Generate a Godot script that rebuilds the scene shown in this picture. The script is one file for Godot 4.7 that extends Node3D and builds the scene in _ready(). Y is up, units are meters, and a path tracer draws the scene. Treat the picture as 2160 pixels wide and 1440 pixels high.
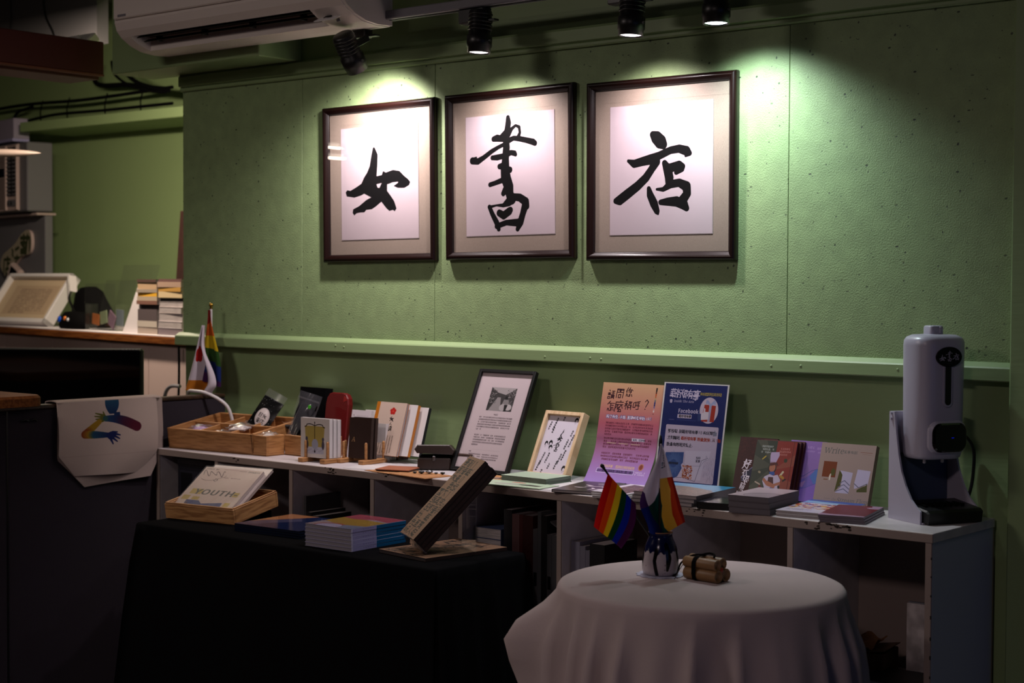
extends Node3D
# A bookshop corner: green wall with three framed characters under track spots, a long white
# display shelf, a black draped table and a round table. y up, metres; the wall's face is z = 0.

const SHELF_Y := 0.829
const TABLE_Y := 0.655
const ROUND_Y := 0.72

var used := {}
var rng := RandomNumberGenerator.new()
var M := {}

func _ready() -> void:
	rng.seed = 7
	# ---- camera ----
	var cam := Camera3D.new()
	cam.name = "camera"
	var yaw := deg_to_rad(40.105)
	var pitch := deg_to_rad(2.06)
	var roll := deg_to_rad(0.304)
	var fwd := Vector3(-sin(yaw) * cos(pitch), -sin(pitch), -cos(yaw) * cos(pitch))
	var rt := Vector3(cos(yaw), 0, -sin(yaw))
	var up := rt.cross(fwd)
	cam.transform = Transform3D(Basis(rt * cos(roll) + up * sin(roll), up * cos(roll) - rt * sin(roll), -fwd), Vector3(3.2208, 1.40, 3.8245))
	var ca := CameraAttributesPhysical.new()
	ca.frustum_focal_length = 57.5
	ca.frustum_focus_distance = 4.4
	ca.frustum_near = 0.05
	ca.frustum_far = 100.0
	ca.exposure_aperture = 4.5
	cam.attributes = ca
	cam.fov = 23.57
	add_child(cam)
	cam.current = true
	# ---- sky (dusk blue, reaches the room only through the window) and exposure ----
	var we := WorldEnvironment.new()
	we.name = "environment"
	var e := Environment.new()
	e.background_mode = Environment.BG_COLOR
	e.background_color = Color(0.34, 0.44, 0.72)
	e.background_energy_multiplier = 0.8
	e.tonemap_mode = Environment.TONE_MAPPER_LINEAR
	e.tonemap_exposure = 1.0
	e.sdfgi_enabled = true
	e.ssao_enabled = true
	e.ssil_enabled = true
	we.environment = e
	add_child(we)
	make_materials()
	# ---- lamps that fill the room ----
	fluorescent(Vector3(-7.35, 2.54, 5.8), 0.0, 1.2, 2.2, "fluorescent tube light on the ceiling far behind the counter, nearer one")
	fluorescent(Vector3(-8.35, 2.54, 6.8), 0.0, 1.2, 2.2, "fluorescent tube light on the ceiling far behind the counter, farther one")
	fluorescent(Vector3(-2.52, 2.325, -0.10), PI / 2, 0.5, 3.6, "fluorescent tube light over the back counter, hidden behind the dark red board", 0.7)
	ceiling_panel(Vector3(2.2, 2.875, 4.4), 3.0, Color(1.0, 0.90, 0.90), "square ceiling light panel above the shop floor, behind the viewer")
	ceiling_panel(Vector3(-1.0, 2.875, 2.8), 3.0, Color(1.0, 0.93, 0.90), "square ceiling light panel over the aisle left of the black table")
	track_lights()
	# ---- structure, then things ----
	build_room()
	build_shelf()
	wall_frames()
	air_conditioner()
	recess_things()
	partition_things()
	shelf_things_left()
	shelf_things_middle()
	shelf_things_right()
	dispenser()
	bay_things()
	black_table()
	round_table()

# =============================== naming ===============================
func numbered(called: String) -> String:
	if not used.has(called):
		used[called] = 0
		return called
	used[called] += 1
	return "%s_%03d" % [called, used[called]]

func tag(o: Node3D, label: String, category: String, group := "") -> Node3D:
	o.set_meta("label", label)
	o.set_meta("category", category)
	if group != "":
		o.set_meta("group", group)
	return o

func thing(called: String, label: String, category: String, xf: Transform3D, group := "") -> Node3D:
	var o := Node3D.new()
	o.name = numbered(called)
	add_child(o)
	o.transform = xf
	tag(o, label, category, group)
	return o

func struct(called: String, label := "") -> Node3D:
	var o := Node3D.new()
	o.name = numbered(called)
	add_child(o)
	o.set_meta("kind", "structure")
	if label != "":
		o.set_meta("label", label)
	return o

# commits a shape as one named mesh; parts of one thing may share a name
func obj(called: String, s: Shape, m: Material, parent: Node3D = null) -> MeshInstance3D:
	var mi := MeshInstance3D.new()
	mi.mesh = s.done()
	mi.mesh.surface_set_material(0, m)
	return put(called, mi, parent)

func put(called: String, mi: MeshInstance3D, parent: Node3D = null) -> MeshInstance3D:
	if parent == null:
		mi.name = numbered(called)
		add_child(mi)
		return mi
	var n := called
	var k := 0
	while parent.has_node(NodePath(n)):
		k += 1
		n = "%s_%03d" % [called, k]
	mi.name = n
	parent.add_child(mi)
	return mi

# two surfaces in one mesh: the plain body and its printed face
func obj2(called: String, a: Shape, ma: Material, b: Shape, mb: Material, parent: Node3D = null) -> MeshInstance3D:
	var mi := MeshInstance3D.new()
	var me := a.done()
	b.finish()
	b.st.commit(me)
	me.surface_set_material(0, ma)
	me.surface_set_material(1, mb)
	mi.mesh = me
	return put(called, mi, parent)

func at(x: float, y: float, z: float, yaw_deg := 0.0) -> Transform3D:
	return Transform3D(Basis(Vector3.UP, deg_to_rad(yaw_deg)), Vector3(x, y, z))

# leaning back against something behind it
func leaned(x: float, y: float, z: float, yaw_deg: float, tilt_deg: float) -> Transform3D:
	return Transform3D(Basis(Vector3.UP, deg_to_rad(yaw_deg)) * Basis(Vector3.RIGHT, -deg_to_rad(tilt_deg)), Vector3(x, y, z))

# lying flat, face up, its top pointing away from the reader
func laid(x: float, y: float, z: float, yaw_deg: float) -> Transform3D:
	return Transform3D(Basis(Vector3.UP, deg_to_rad(yaw_deg)) * Basis(Vector3.RIGHT, -PI / 2), Vector3(x, y, z))

# =============================== shapes ===============================
class Shape:
	var st := SurfaceTool.new()
	var smooth := false
	func _init() -> void:
		st.begin(Mesh.PRIMITIVE_TRIANGLES)
	func finish() -> void:
		st.generate_normals()
	func done() -> ArrayMesh:
		finish()
		return st.commit()
	func v(p: Vector3, uv := Vector2.ZERO) -> void:
		st.set_smooth_group(0 if smooth else 0xFFFFFFFF)
		st.set_uv(uv)
		st.add_vertex(p)
	# corners run counter-clockwise seen from outside
	func tri(a: Vector3, b: Vector3, c: Vector3, ua := Vector2.ZERO, ub := Vector2.ZERO, uc := Vector2.ZERO) -> void:
		v(a, ua)
		v(c, uc)
		v(b, ub)
	func quad(a: Vector3, b: Vector3, c: Vector3, d: Vector3, ua := Vector2(0, 1), ub := Vector2(1, 1), uc := Vector2(1, 0), ud := Vector2(0, 0)) -> void:
		tri(a, b, c, ua, ub, uc)
		tri(a, c, d, ua, uc, ud)
	func away(pts: Array, mid: Vector3) -> void:
		var n: Vector3 = (pts[1] - pts[0]).cross(pts[2] - pts[0])
		var q := pts.duplicate()
		if n.dot(pts[0] - mid) < 0:
			q.reverse()
		for i in range(1, q.size() - 1):
			tri(q[0], q[i], q[i + 1])
	# box with chamfered edges
	func box(mid: Vector3, size: Vector3, b := 0.0, bs := Basis.IDENTITY) -> void:
		var h := size / 2
		b = minf(b, minf(h.x, minf(h.y, h.z)) * 0.9)
		var P := func(x: float, y: float, z: float) -> Vector3: return mid + bs * Vector3(x, y, z)
		if b <= 0.0:
			for ax in 3:
				for s in [-1.0, 1.0]:
					var pts := []
					for k in [[-1, -1], [1, -1], [1, 1], [-1, 1]]:
						var w := Vector3.ZERO
						w[ax] = s * h[ax]
						w[(ax + 1) % 3] = k[0] * h[(ax + 1) % 3]
						w[(ax + 2) % 3] = k[1] * h[(ax + 2) % 3]
						pts.append(mid + bs * w)
					away(pts, mid)
			return
		var g := h - Vector3(b, b, b)
		for ax in 3:
			var u := (ax + 1) % 3
			var t := (ax + 2) % 3
			for s in [-1.0, 1.0]:
				var pts := []
				for k in [[-1, -1], [1, -1], [1, 1], [-1, 1]]:
					var w := Vector3.ZERO
					w[ax] = s * h[ax]
					w[u] = k[0] * g[u]
					w[t] = k[1] * g[t]
					pts.append(mid + bs * w)
				away(pts, mid)
			# the four edges that run along this axis
			for su in [-1.0, 1.0]:
				for sv in [-1.0, 1.0]:
					var pts := []
					for k in [[-1, 0], [1, 0], [1, 1], [-1, 1]]:
						var w := Vector3.ZERO
						w[ax] = k[0] * g[ax]
						w[u] = su * (h[u] if k[1] == 0 else g[u])
						w[t] = sv * (g[t] if k[1] == 0 else h[t])
						pts.append(mid + bs * w)
					away(pts, mid)
		for sx in [-1.0, 1.0]:
			for sy in [-1.0, 1.0]:
				for sz in [-1.0, 1.0]:
					away([P.call(sx * h.x, sy * g.y, sz * g.z), P.call(sx * g.x, sy * h.y, sz * g.z), P.call(sx * g.x, sy * g.y, sz * h.z)], mid)
	func span(a: Vector3, b: Vector3, bev := 0.0) -> void:
		box((a + b) / 2, (b - a).abs(), bev)
	# a round bar along a path
	func tube(path: Array, r: float, sides := 8, caps := true) -> void:
		var n := path.size()
		var side := Vector3.ZERO
		var rings := []
		for i in n:
			var d: Vector3 = (path[mini(i + 1, n - 1)] - path[maxi(i - 1, 0)]).normalized()
			if side == Vector3.ZERO:
				side = d.cross(Vector3.UP if absf(d.y) < 0.9 else Vector3.RIGHT).normalized()
			side = (side - d * side.dot(d)).normalized()
			var up2 := d.cross(side)
			var ring := []
			for k in sides:
				var a := TAU * k / sides
				ring.append(path[i] + (side * cos(a) + up2 * sin(a)) * r)
			rings.append(ring)
		loft(rings, true, caps)
	# joins rings of equal count (counter-clockwise seen from the end they run towards)
	func loft(rings: Array, closed := true, caps := false) -> void:
		var n: int = rings[0].size()
		var m := n if closed else n - 1
		smooth = true
		for i in rings.size() - 1:
			for k in m:
				var k2 := (k + 1) % n
				quad(rings[i][k], rings[i][k2], rings[i + 1][k2], rings[i + 1][k], Vector2(float(k) / m, float(i) / (rings.size() - 1)), Vector2(float(k + 1) / m, float(i) / (rings.size() - 1)), Vector2(float(k + 1) / m, float(i + 1) / (rings.size() - 1)), Vector2(float(k) / m, float(i + 1) / (rings.size() - 1)))
		smooth = false
		if caps:
			for e in [0, rings.size() - 1]:
				var c := Vector3.ZERO
				for p in rings[e]:
					c += p
				c /= n
				for k in n:
					if e == 0:
						tri(c, rings[e][(k + 1) % n], rings[e][k])
					else:
						tri(c, rings[e][k], rings[e][(k + 1) % n])
	# profile of Vector2(radius, height) from bottom to top, turned round y
	func lathe(prof: Array, seg := 24, c := Vector3.ZERO, bs := Basis.IDENTITY) -> void:
		var rings := []
		for p in prof:
			var ring := []
			for k in seg:
				var a := -TAU * k / seg
				ring.append(c + bs * Vector3(cos(a) * p.x, p.y, sin(a) * p.x))
			rings.append(ring)
		loft(rings)
	# outline (counter-clockwise in its own x,y) pushed along z, with a chamfer on the front
	func prism(poly: PackedVector2Array, z0: float, z1: float, xf := Transform3D.IDENTITY, bev := 0.0) -> void:
		var p := poly.duplicate()
		if Geometry2D.is_polygon_clockwise(p):
			p.reverse()
		var n := p.size()
		var top := p
		if bev > 0.0:
			var off := Geometry2D.offset_polygon(p, -bev)
			if off.size() == 1 and off[0].size() == n:
				top = off[0]
				# start both outlines at the nearest pair
				var best := 0
				for i in n:
					if top[i].distance_to(p[0]) < top[best].distance_to(p[0]):
						best = i
				var turned := PackedVector2Array()
				for i in n:
					turned.append(top[(best + i) % n])
				top = turned
				if Geometry2D.is_polygon_clockwise(top):
					top.reverse()
			else:
				bev = 0.0
				top = p
		var W := func(q: Vector2, z: float) -> Vector3: return xf * Vector3(q.x, q.y, z)
		var t := Geometry2D.triangulate_polygon(p)
		for i in range(0, t.size(), 3):
			var a := p[t[i]]
			var b := p[t[i + 1]]
			var c := p[t[i + 2]]
			if (b - a).cross(c - a) < 0:
				var s := b
				b = c
				c = s
			tri(W.call(a, z0), W.call(c, z0), W.call(b, z0))
		t = Geometry2D.triangulate_polygon(top)
		for i in range(0, t.size(), 3):
			var a := top[t[i]]
			var b := top[t[i + 1]]
			var c := top[t[i + 2]]
			if (b - a).cross(c - a) < 0:
				var s := b
				b = c
				c = s
			tri(W.call(a, z1), W.call(b, z1), W.call(c, z1), a, b, c)
		for i in n:
			var j := (i + 1) % n
			quad(W.call(p[i], z0), W.call(p[j], z0), W.call(p[j], z1 - bev), W.call(p[i], z1 - bev))
			if bev > 0.0:
				quad(W.call(p[i], z1 - bev), W.call(p[j], z1 - bev), W.call(top[j], z1), W.call(top[i], z1))
	# a cloth: f(u, v) -> Vector3, given a thickness
	func cloth(nu: int, nv: int, f: Callable, thick := 0.002) -> void:
		smooth = true
		var F := []
		var B := []
		for j in nv + 1:
			var fr := []
			var br := []
			for i in nu + 1:
				var u := float(i) / nu
				var w := float(j) / nv
				var p: Vector3 = f.call(u, w)
				var du: Vector3 = f.call(minf(u + 0.01, 1.0), w) - f.call(maxf(u - 0.01, 0.0), w)
				var dv: Vector3 = f.call(u, minf(w + 0.01, 1.0)) - f.call(u, maxf(w - 0.01, 0.0))
				var n := dv.cross(du).normalized()
				fr.append(p + n * thick / 2)
				br.append(p - n * thick / 2)
			F.append(fr)
			B.append(br)
		for j in nv:
			for i in nu:
				var a := Vector2(float(i) / nu, float(j) / nv)
				var b := Vector2(float(i + 1) / nu, float(j) / nv)
				var c := Vector2(float(i + 1) / nu, float(j + 1) / nv)
				var d := Vector2(float(i) / nu, float(j + 1) / nv)
				quad(F[j + 1][i], F[j + 1][i + 1], F[j][i + 1], F[j][i], d, c, b, a)
				quad(B[j][i], B[j][i + 1], B[j + 1][i + 1], B[j + 1][i], a, b, c, d)
		smooth = false
		for i in nu:
			quad(F[0][i], F[0][i + 1], B[0][i + 1], B[0][i], Vector2(float(i) / nu, 0), Vector2(float(i) / nu, 0), Vector2(float(i) / nu, 0), Vector2(float(i) / nu, 0))
			var q := Vector2(float(i) / nu, 1)
			quad(B[nv][i], B[nv][i + 1], F[nv][i + 1], F[nv][i], q, q, q, q)
		for j in nv:
			var q := Vector2(0, float(j) / nv)
			quad(B[j][0], B[j + 1][0], F[j + 1][0], F[j][0], q, q, q, q)
			q = Vector2(1, float(j) / nv)
			quad(F[j][nu], F[j + 1][nu], B[j + 1][nu], B[j][nu], q, q, q, q)
	# rectangle facing +z, picture upright
	func face(x0: float, y0: float, x1: float, y1: float, z: float, xf := Transform3D.IDENTITY) -> void:
		quad(xf * Vector3(x0, y0, z), xf * Vector3(x1, y0, z), xf * Vector3(x1, y1, z), xf * Vector3(x0, y1, z))

func rounded(w: float, h: float, r: float, seg := 4, cx := 0.0, cy := 0.0) -> PackedVector2Array:
	var p := PackedVector2Array()
	for c in 4:
		var o := Vector2(cx + (w / 2 - r) * [1, -1, -1, 1][c], cy + (h / 2 - r) * [1, 1, -1, -1][c])
		for k in seg + 1:
			p.append(o + Vector2.from_angle(PI / 2 * (c + float(k) / seg)) * r)
	return p

func oval(w: float, h: float, n := 28, cx := 0.0, cy := 0.0) -> PackedVector2Array:
	var p := PackedVector2Array()
	for k in n:
		p.append(Vector2(cx + cos(TAU * k / n) * w / 2, cy + sin(TAU * k / n) * h / 2))
	return p

func bx(a: Vector3, b: Vector3, bev := 0.0) -> Shape:
	var s := Shape.new()
	s.span(a, b, bev)
	return s

func smoothed(pts: Array, n := 6) -> Array:
	var c := Curve3D.new()
	for i in pts.size():
		var t: Vector3 = (pts[mini(i + 1, pts.size() - 1)] - pts[maxi(i - 1, 0)]) / 6.0
		c.add_point(pts[i], -t, t)
	var out := []
	for i in (pts.size() - 1) * n + 1:
		out.append(c.samplef(float(i) / n))
	return out

# =============================== materials ===============================
func mat(c: Color, rough := 0.7, metal := 0.0) -> StandardMaterial3D:
	var m := StandardMaterial3D.new()
	m.albedo_color = c
	m.roughness = rough
	m.metallic = metal
	return m

func noise_tex(freq: float, seed_: int, size := 512, ramp: Array = [], type := FastNoiseLite.TYPE_SIMPLEX_SMOOTH, octaves := 4, normal := false, bump := 4.0) -> NoiseTexture2D:
	var n := FastNoiseLite.new()
	n.noise_type = type
	n.seed = seed_
	n.frequency = freq
	n.fractal_octaves = octaves
	var t := NoiseTexture2D.new()
	t.width = size
	t.height = size
	t.seamless = true
	t.noise = n
	t.as_normal_map = normal
	t.bump_strength = bump
	if ramp.size():
		var g := Gradient.new()
		g.offsets = PackedFloat32Array(ramp.map(func(r): return r[0]))
		g.colors = PackedColorArray(ramp.map(func(r): return r[1]))
		t.color_ramp = g
	return t

func tri(m: StandardMaterial3D, sc: Vector3, world := false) -> StandardMaterial3D:
	m.uv1_triplanar = true
	m.uv1_world_triplanar = world
	m.uv1_scale = sc
	return m

func glass(c: Color, alpha := 0.08, rough := 0.02) -> StandardMaterial3D:
	var m := mat(Color(c.r, c.g, c.b, alpha), rough)
	m.transparency = BaseMaterial3D.TRANSPARENCY_ALPHA
	return m

# wood: long grain streaks across the second axis
func wood_mat(a: Color, b: Color, seed_: int, sc: Vector3, rough := 0.55) -> StandardMaterial3D:
	var m := mat(Color.WHITE, rough)
	m.albedo_texture = noise_tex(0.012, seed_, 512, [[0.25, b], [0.5, a.lerp(b, 0.35)], [0.75, a]], FastNoiseLite.TYPE_SIMPLEX, 4)
	return tri(m, sc)

func make_materials() -> void:
	# green paint on rough stucco: fine grain, soft lumps and scattered open pits
	var n := 1024
	var im := Image.create(n, n, false, Image.FORMAT_RGB8)
	var hm := Image.create(n, n, false, Image.FORMAT_RGB8)
	var f1 := FastNoiseLite.new()
	f1.frequency = 0.15
	f1.seed = 3
	f1.fractal_octaves = 3
	var g1 := f1.get_seamless_image(n, n)
	var f2 := FastNoiseLite.new()
	f2.frequency = 0.012
	f2.seed = 9
	var g2 := f2.get_seamless_image(n, n)
	var base := Color(0.50, 0.585, 0.405)
	for y in n:
		for x in n:
			var a := g1.get_pixel(x, y).r
			var b := g2.get_pixel(x, y).r
			var k := 1.0 + (b - 0.5) * 0.10 + (a - 0.5) * 0.06
			im.set_pixel(x, y, Color(base.r * k, base.g * k, base.b * k))
			var hgt := 0.45 + (a - 0.5) * 0.75 + (b - 0.5) * 0.2
			hm.set_pixel(x, y, Color(hgt, hgt, hgt))
	for i in 620:
		var p := Vector2i(rng.randi_range(6, n - 8), rng.randi_range(6, n - 8))
		var r := 0.8 + pow(rng.randf(), 4.0) * 3.0
		var dark := base.lerp(Color(0.10, 0.13, 0.09), 0.35 + 0.6 * rng.randf())
		var st := rng.randf_range(0.5, 1.3)
		for dy in range(-4, 5):
			for dx in range(-4, 5):
				if (dx * st) ** 2 + (dy / st) ** 2 + dx * dy * 0.3 <= r * r:
					im.set_pixel(p.x + dx, p.y + dy, dark)
					hm.set_pixel(p.x + dx, p.y + dy, Color(0.05, 0.05, 0.05))
	var pt := mat(Color.WHITE, 0.62)
	pt.albedo_texture = ImageTexture.create_from_image(im)
	hm.bump_map_to_normal_map(3.0)
	pt.normal_enabled = true
	pt.normal_texture = ImageTexture.create_from_image(hm)
	pt.normal_scale = 0.34
	M.stucco = tri(pt, Vector3(1.15, 1.15, 1.15), true)
	# the same paint brushed on boards: level streaks
	var br := mat(Color(0.50, 0.585, 0.405), 0.5)
	br.normal_enabled = true
	br.normal_texture = noise_tex(0.02, 21, 512, [], FastNoiseLite.TYPE_SIMPLEX_SMOOTH, 4, true, 3.0)
	br.normal_scale = 0.16
	M.brushed = tri(br, Vector3(0.5, 7.0, 0.5), true)
	var rc := mat(Color(0.51, 0.59, 0.40), 0.7)
	rc.normal_enabled = true
	rc.normal_texture = noise_tex(0.03, 22, 512, [], FastNoiseLite.TYPE_SIMPLEX_SMOOTH, 4, true, 3.0)
	rc.normal_scale = 0.15
	M.recess = tri(rc, Vector3(1.0, 1.0, 1.0), true)
	M.ceiling = mat(Color(0.46, 0.46, 0.47), 0.9)
	M.darkwall = mat(Color(0.30, 0.29, 0.30), 0.9)
	M.floor = wood_mat(Color(0.30, 0.25, 0.22), Color(0.20, 0.16, 0.14), 5, Vector3(0.3, 0.3, 2.0), 0.5)
	# chipped white melamine
	var ch := mat(Color.WHITE, 0.38)
	ch.albedo_texture = noise_tex(0.02, 31, 512, [[0.0, Color(0.70, 0.675, 0.685)], [0.6, Color(0.74, 0.715, 0.725)], [1.0, Color(0.77, 0.745, 0.755)]])
	M.melamine = tri(ch, Vector3(1.5, 1.5, 1.5))
	M.edge = mat(Color(0.56, 0.50, 0.47), 0.6)
	M.chip = mat(Color(0.16, 0.12, 0.09), 0.9)
	M.endpanel = mat(Color(0.66, 0.68, 0.74), 0.45)
	M.bamboo = wood_mat(Color(0.66, 0.47, 0.28), Color(0.55, 0.37, 0.20), 41, Vector3(1.5, 14.0, 1.5))
	M.pine = wood_mat(Color(0.70, 0.52, 0.33), Color(0.53, 0.36, 0.21), 42, Vector3(1.2, 12.0, 1.2))
	M.palewood = wood_mat(Color(0.83, 0.72, 0.58), Color(0.76, 0.63, 0.48), 43, Vector3(10.0, 1.5, 1.5))
	M.counterwood = wood_mat(Color(0.46, 0.27, 0.12), Color(0.36, 0.19, 0.08), 44, Vector3(0.7, 10.0, 10.0), 0.6)
	M.counterwood.metallic_specular = 0.25
	M.darkwood = wood_mat(Color(0.23, 0.15, 0.09), Color(0.13, 0.08, 0.05), 45, Vector3(1.0, 6.0, 6.0), 0.4)
	M.frame = mat(Color(0.075, 0.022, 0.016), 0.34)
	M.frame.metallic_specular = 0.35
	M.frame.clearcoat_enabled = true
	M.frame.clearcoat = 0.2
	M.frame.clearcoat_roughness = 0.15
	M.black = mat(Color(0.035, 0.035, 0.04), 0.4)
	M.matblack = mat(Color(0.04, 0.038, 0.042), 0.85)
	M.matblack.metallic_specular = 0.12
	M.gloss = mat(Color(0.012, 0.012, 0.016), 0.06)
	M.white = mat(Color(0.80, 0.78, 0.78), 0.4)
	M.paper = mat(Color(0.80, 0.77, 0.78), 0.75)
	M.pages = mat(Color(0.66, 0.62, 0.62), 0.85)
	var pg := noise_tex(0.05, 51, 256, [[0.3, Color(0.50, 0.47, 0.47)], [0.7, Color(0.68, 0.64, 0.64)]])
	M.pages.albedo_color = Color.WHITE
	M.pages.albedo_texture = pg
	tri(M.pages, Vector3(1.0, 1.0, 60.0))
	M.acplastic = mat(Color(0.80, 0.76, 0.73), 0.42)
	M.acdark = mat(Color(0.055, 0.055, 0.07), 0.5)
	M.greyplastic = mat(Color(0.42, 0.41, 0.43), 0.55)
	M.oldplastic = mat(Color(0.74, 0.65, 0.63), 0.6)
	M.red = mat(Color(0.28, 0.03, 0.03), 0.5)
	M.acrylic = glass(Color(1, 1, 1), 0.003, 0.02)
	M.pane = glass(Color(1, 1, 1), 0.002, 0.01)
	M.bag = glass(Color(0.95, 0.95, 1.0), 0.02, 0.09)
	M.felt = mat(Color(0.19, 0.172, 0.195), 0.95)
	M.felt.metallic_specular = 0.15
	M.felt.normal_enabled = true
	M.felt.normal_texture = noise_tex(0.2, 61, 512, [], FastNoiseLite.TYPE_SIMPLEX_SMOOTH, 3, true, 4.0)
	M.felt.normal_scale = 0.5
	tri(M.felt, Vector3(4, 4, 4))
	M.blackcloth = mat(Color(0.05, 0.05, 0.055), 0.95)
	M.blackcloth.metallic_specular = 0.08
	M.linen = mat(Color(0.66, 0.60, 0.60), 0.9)
	M.linen.normal_enabled = true
	M.linen.normal_texture = noise_tex(0.25, 62, 512, [], FastNoiseLite.TYPE_SIMPLEX_SMOOTH, 3, true, 4.0)
	M.linen.normal_scale = 0.35
	tri(M.linen, Vector3(5, 5, 5))
	M.brass = mat(Color(0.75, 0.58, 0.25), 0.25, 1.0)
	M.steel = mat(Color(0.55, 0.55, 0.57), 0.3, 1.0)
	M.cable = mat(Color(0.62, 0.60, 0.60), 0.5)
	M.leather = mat(Color(0.15, 0.09, 0.065), 0.5)
	M.kraft = mat(Color(0.62, 0.43, 0.26), 0.8)

func lamp_mat(c: Color, e: float) -> StandardMaterial3D:
	var m := mat(c, 0.5)
	m.emission_enabled = true
	m.emission = c
	m.emission_energy_multiplier = e
	return m

func print_mat(p: Pic, rough := 0.5) -> StandardMaterial3D:
	var m := mat(Color.WHITE, rough)
	m.albedo_texture = p.tex()
	m.metallic_specular = 0.35
	m.texture_repeat = false
	return m

# =============================== print ===============================
# strokes on a 10 x 10 grid (x right, y down), two digits per point
const HAN := {
	"請": "1021 0333 0434 0535 0737 0709 3739 0939 5191 5393 4595 7175 5659 5696 9699 5797 5898",
	"問": "0109 0141 4144 0242 0444 5191 9199 5154 5292 5494 3666 3639 6669 3969",
	"您": "2004 1216 5033 4282 8293 6266 4345 7375 1719 2739 3969 6967 5758 8799",
	"怎": "3003 1292 4246 4484 4686 1719 2739 3969 6967 5758 8799",
	"麼": "5060 0191 0107 0709 1343 2316 3336 5393 7356 7396 5537 3767 6749 4979 7789",
	"稱": "3011 0343 2129 2306 2346 5181 6163 7173 9183 5495 5459 9499 4797 7497",
	"呼": "0231 0207 3137 0737 9041 5254 8274 4595 7189 7959",
	"除": "0109 0131 3123 2335 3517 6034 6093 4575 3696 6679 7969 4638 7689",
	"了": "1181 8154 5457 5739",
	"先": "3014 1383 5055 0595 3538 3809 6568 6889 8998",
	"生": "2004 1282 5059 1585 0999",
	"小": "5058 5838 2317 7387",
	"姐": "2016 1648 0343 3119 5159 5181 8189 5484 5686 4999",
	"直": "1181 5053 2327 2373 7377 2474 2575 2777 0999 0929",
	"接": "0131 1018 1808 0535 6070 4191 5263 8273 4494 6549 4679 4696 8538",
	"叫": "0237 0207 3237 0737 5157 5774 8089",
	"名": "4013 3171 7116 2343 3659 3656 5689 3989",
	"字": "5060 0292 0203 9293 2474 7455 5558 5848 0696",
	"也": "0494 3038 6066 9496 9686 1117 1719 1999 9998",
	"藝": "0191 3032 6062 0353 2335 0555 1557 0757 6363 5595 7387 4799 0898 3859",
	"術": "2012 2205 0449 1549 3353 4129 4656 6191 5494 7489 8979",
	"很": "2003 2305 1549 4181 4148 8184 4484 4282 4868 5589 8597",
	"有": "0292 4007 3439 3484 8489 8979 3686 3787",
	"事": "0191 5059 5949 2273 2224 2474 7274 0595 1676 7678 1878",
	"粉": "0213 4233 2029 0545 2507 2547 6143 7194 5585 8589 6558",
	"絲": "3013 1333 3315 1545 2529 0818 3848 8063 6383 8365 6595 7579 5868 8898",
	"團": "0199 0109 9199 0191 0999 2272 5057 3363 3355 2777 4678",
	"按": "0131 1018 1808 0535 6061 4191 4142 5294 4696 6359 8249",
	"讚": "1021 0333 0434 0535 0709 0939 4151 6191 4393 5549 5559 9599 5797 5979",
	"享": "5060 0191 2343 2373 2475 2575 2777 5679 0898",
	"好": "2016 1648 0343 3119 5191 9173 7379 7959 4595",
	"禮": "1020 0232 3207 2529 2546 5181 5185 8185 5383 6062 7072 4797 5876 9999 4999",
	"即": "0141 0149 4145 0343 0545 0949 3749 5191 9197 5159 9787",
	"日": "2181 2189 2129 8189 2585 2989",
	"起": "1141 2024 0343 0559 2427 2547 1799 5191 9194 5494 5457 5797",
	"到": "0151 2113 1343 4354 0555 2538 0757 0959 7177 9099 9989",
	"頁": "0191 5042 2282 2287 8287 2484 2585 2787 3819 6899",
	"立": "5061 1282 3346 7357 0999",
	"刻": "2031 0151 3113 1343 4305 3548 4319 7177 9099 9989",
	"贈": "0141 0147 4147 0343 0545 0747 1809 3849 5062 9082 4393 4396 9396 6366 4696 5799 5797 5999",
	"送": "1021 0323 2337 0799 4050 8070 3282 2494 5427 5498",
	"限": "0109 0131 3123 2335 3517 4191 4149 9194 4494 4262 4969 6599 9587",
	"量": "2171 2124 7174 2474 2272 0595 2676 2678 7678 2878 5059 0999",
	"鏡": "2003 2043 1333 0545 2529 0949 5181 6263 7273 4393 5484 5487 8487 5789 6709 7899",
	"頭": "0141 1343 1316 4346 1646 0949 5191 5393 5397 9397 5595 5797 6859 8899",
	"夾": "0191 5059 2335 7375 2417 7487 5509 5599",
	"個": "2003 2229 3199 3139 9199 4383 6257 4757 5787 3999",
	"數": "0151 0343 2024 0454 3519 0757 0949 6043 5393 8359 6499",
	"完": "5060 0191 0103 9193 3373 1585 3538 3809 6568 6898",
	"為": "2031 5013 1353 1535 3565 2787 8789 8979 1828 3848 5868",
	"止": "5059 5484 2329 0999",
	"美": "3041 7060 1181 2373 1585 5055 0797 5709 5799",
	"味": "0237 0207 3237 0737 5191 4494 7079 7448 7498",
	"型": "0151 0353 2127 3147 6064 8085 8575 1686 5659 0999",
	"男": "2171 2125 7175 2575 2373 5155 1787 8779 5709",
	"活": "0112 0314 0918 8041 3595 6467 4787 4749 8789 4989",
	"動": "0151 0353 0356 5356 0656 3037 0757 0959 6191 9199 9989 7058 5849",
	"不": "0191 5123 5159 5498",
	"人": "5045 4509 4599",
	"書": "1181 1383 2575 5058 0595 2676 2679 7679 2878 2979",
	"店": "5060 1191 1106 0609 5155 5383 3686 3639 8689 3989",
	"女": "4013 1378 7378 0393 6318 4399",
	"衣": "5060 0292 4216 3339 3959 5299",
	"脂": "1119 1131 3139 1434 1636 6063 6393 8152 5585 5559 8589 5787 5989",
	"記": "1021 0333 0434 0535 0737 0709 3739 5191 9194 5494 5458 5898 9896",
	"議": "1021 0333 0535 0709 3739 5060 4191 4393 4595 4797 7089 6549",
}
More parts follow.
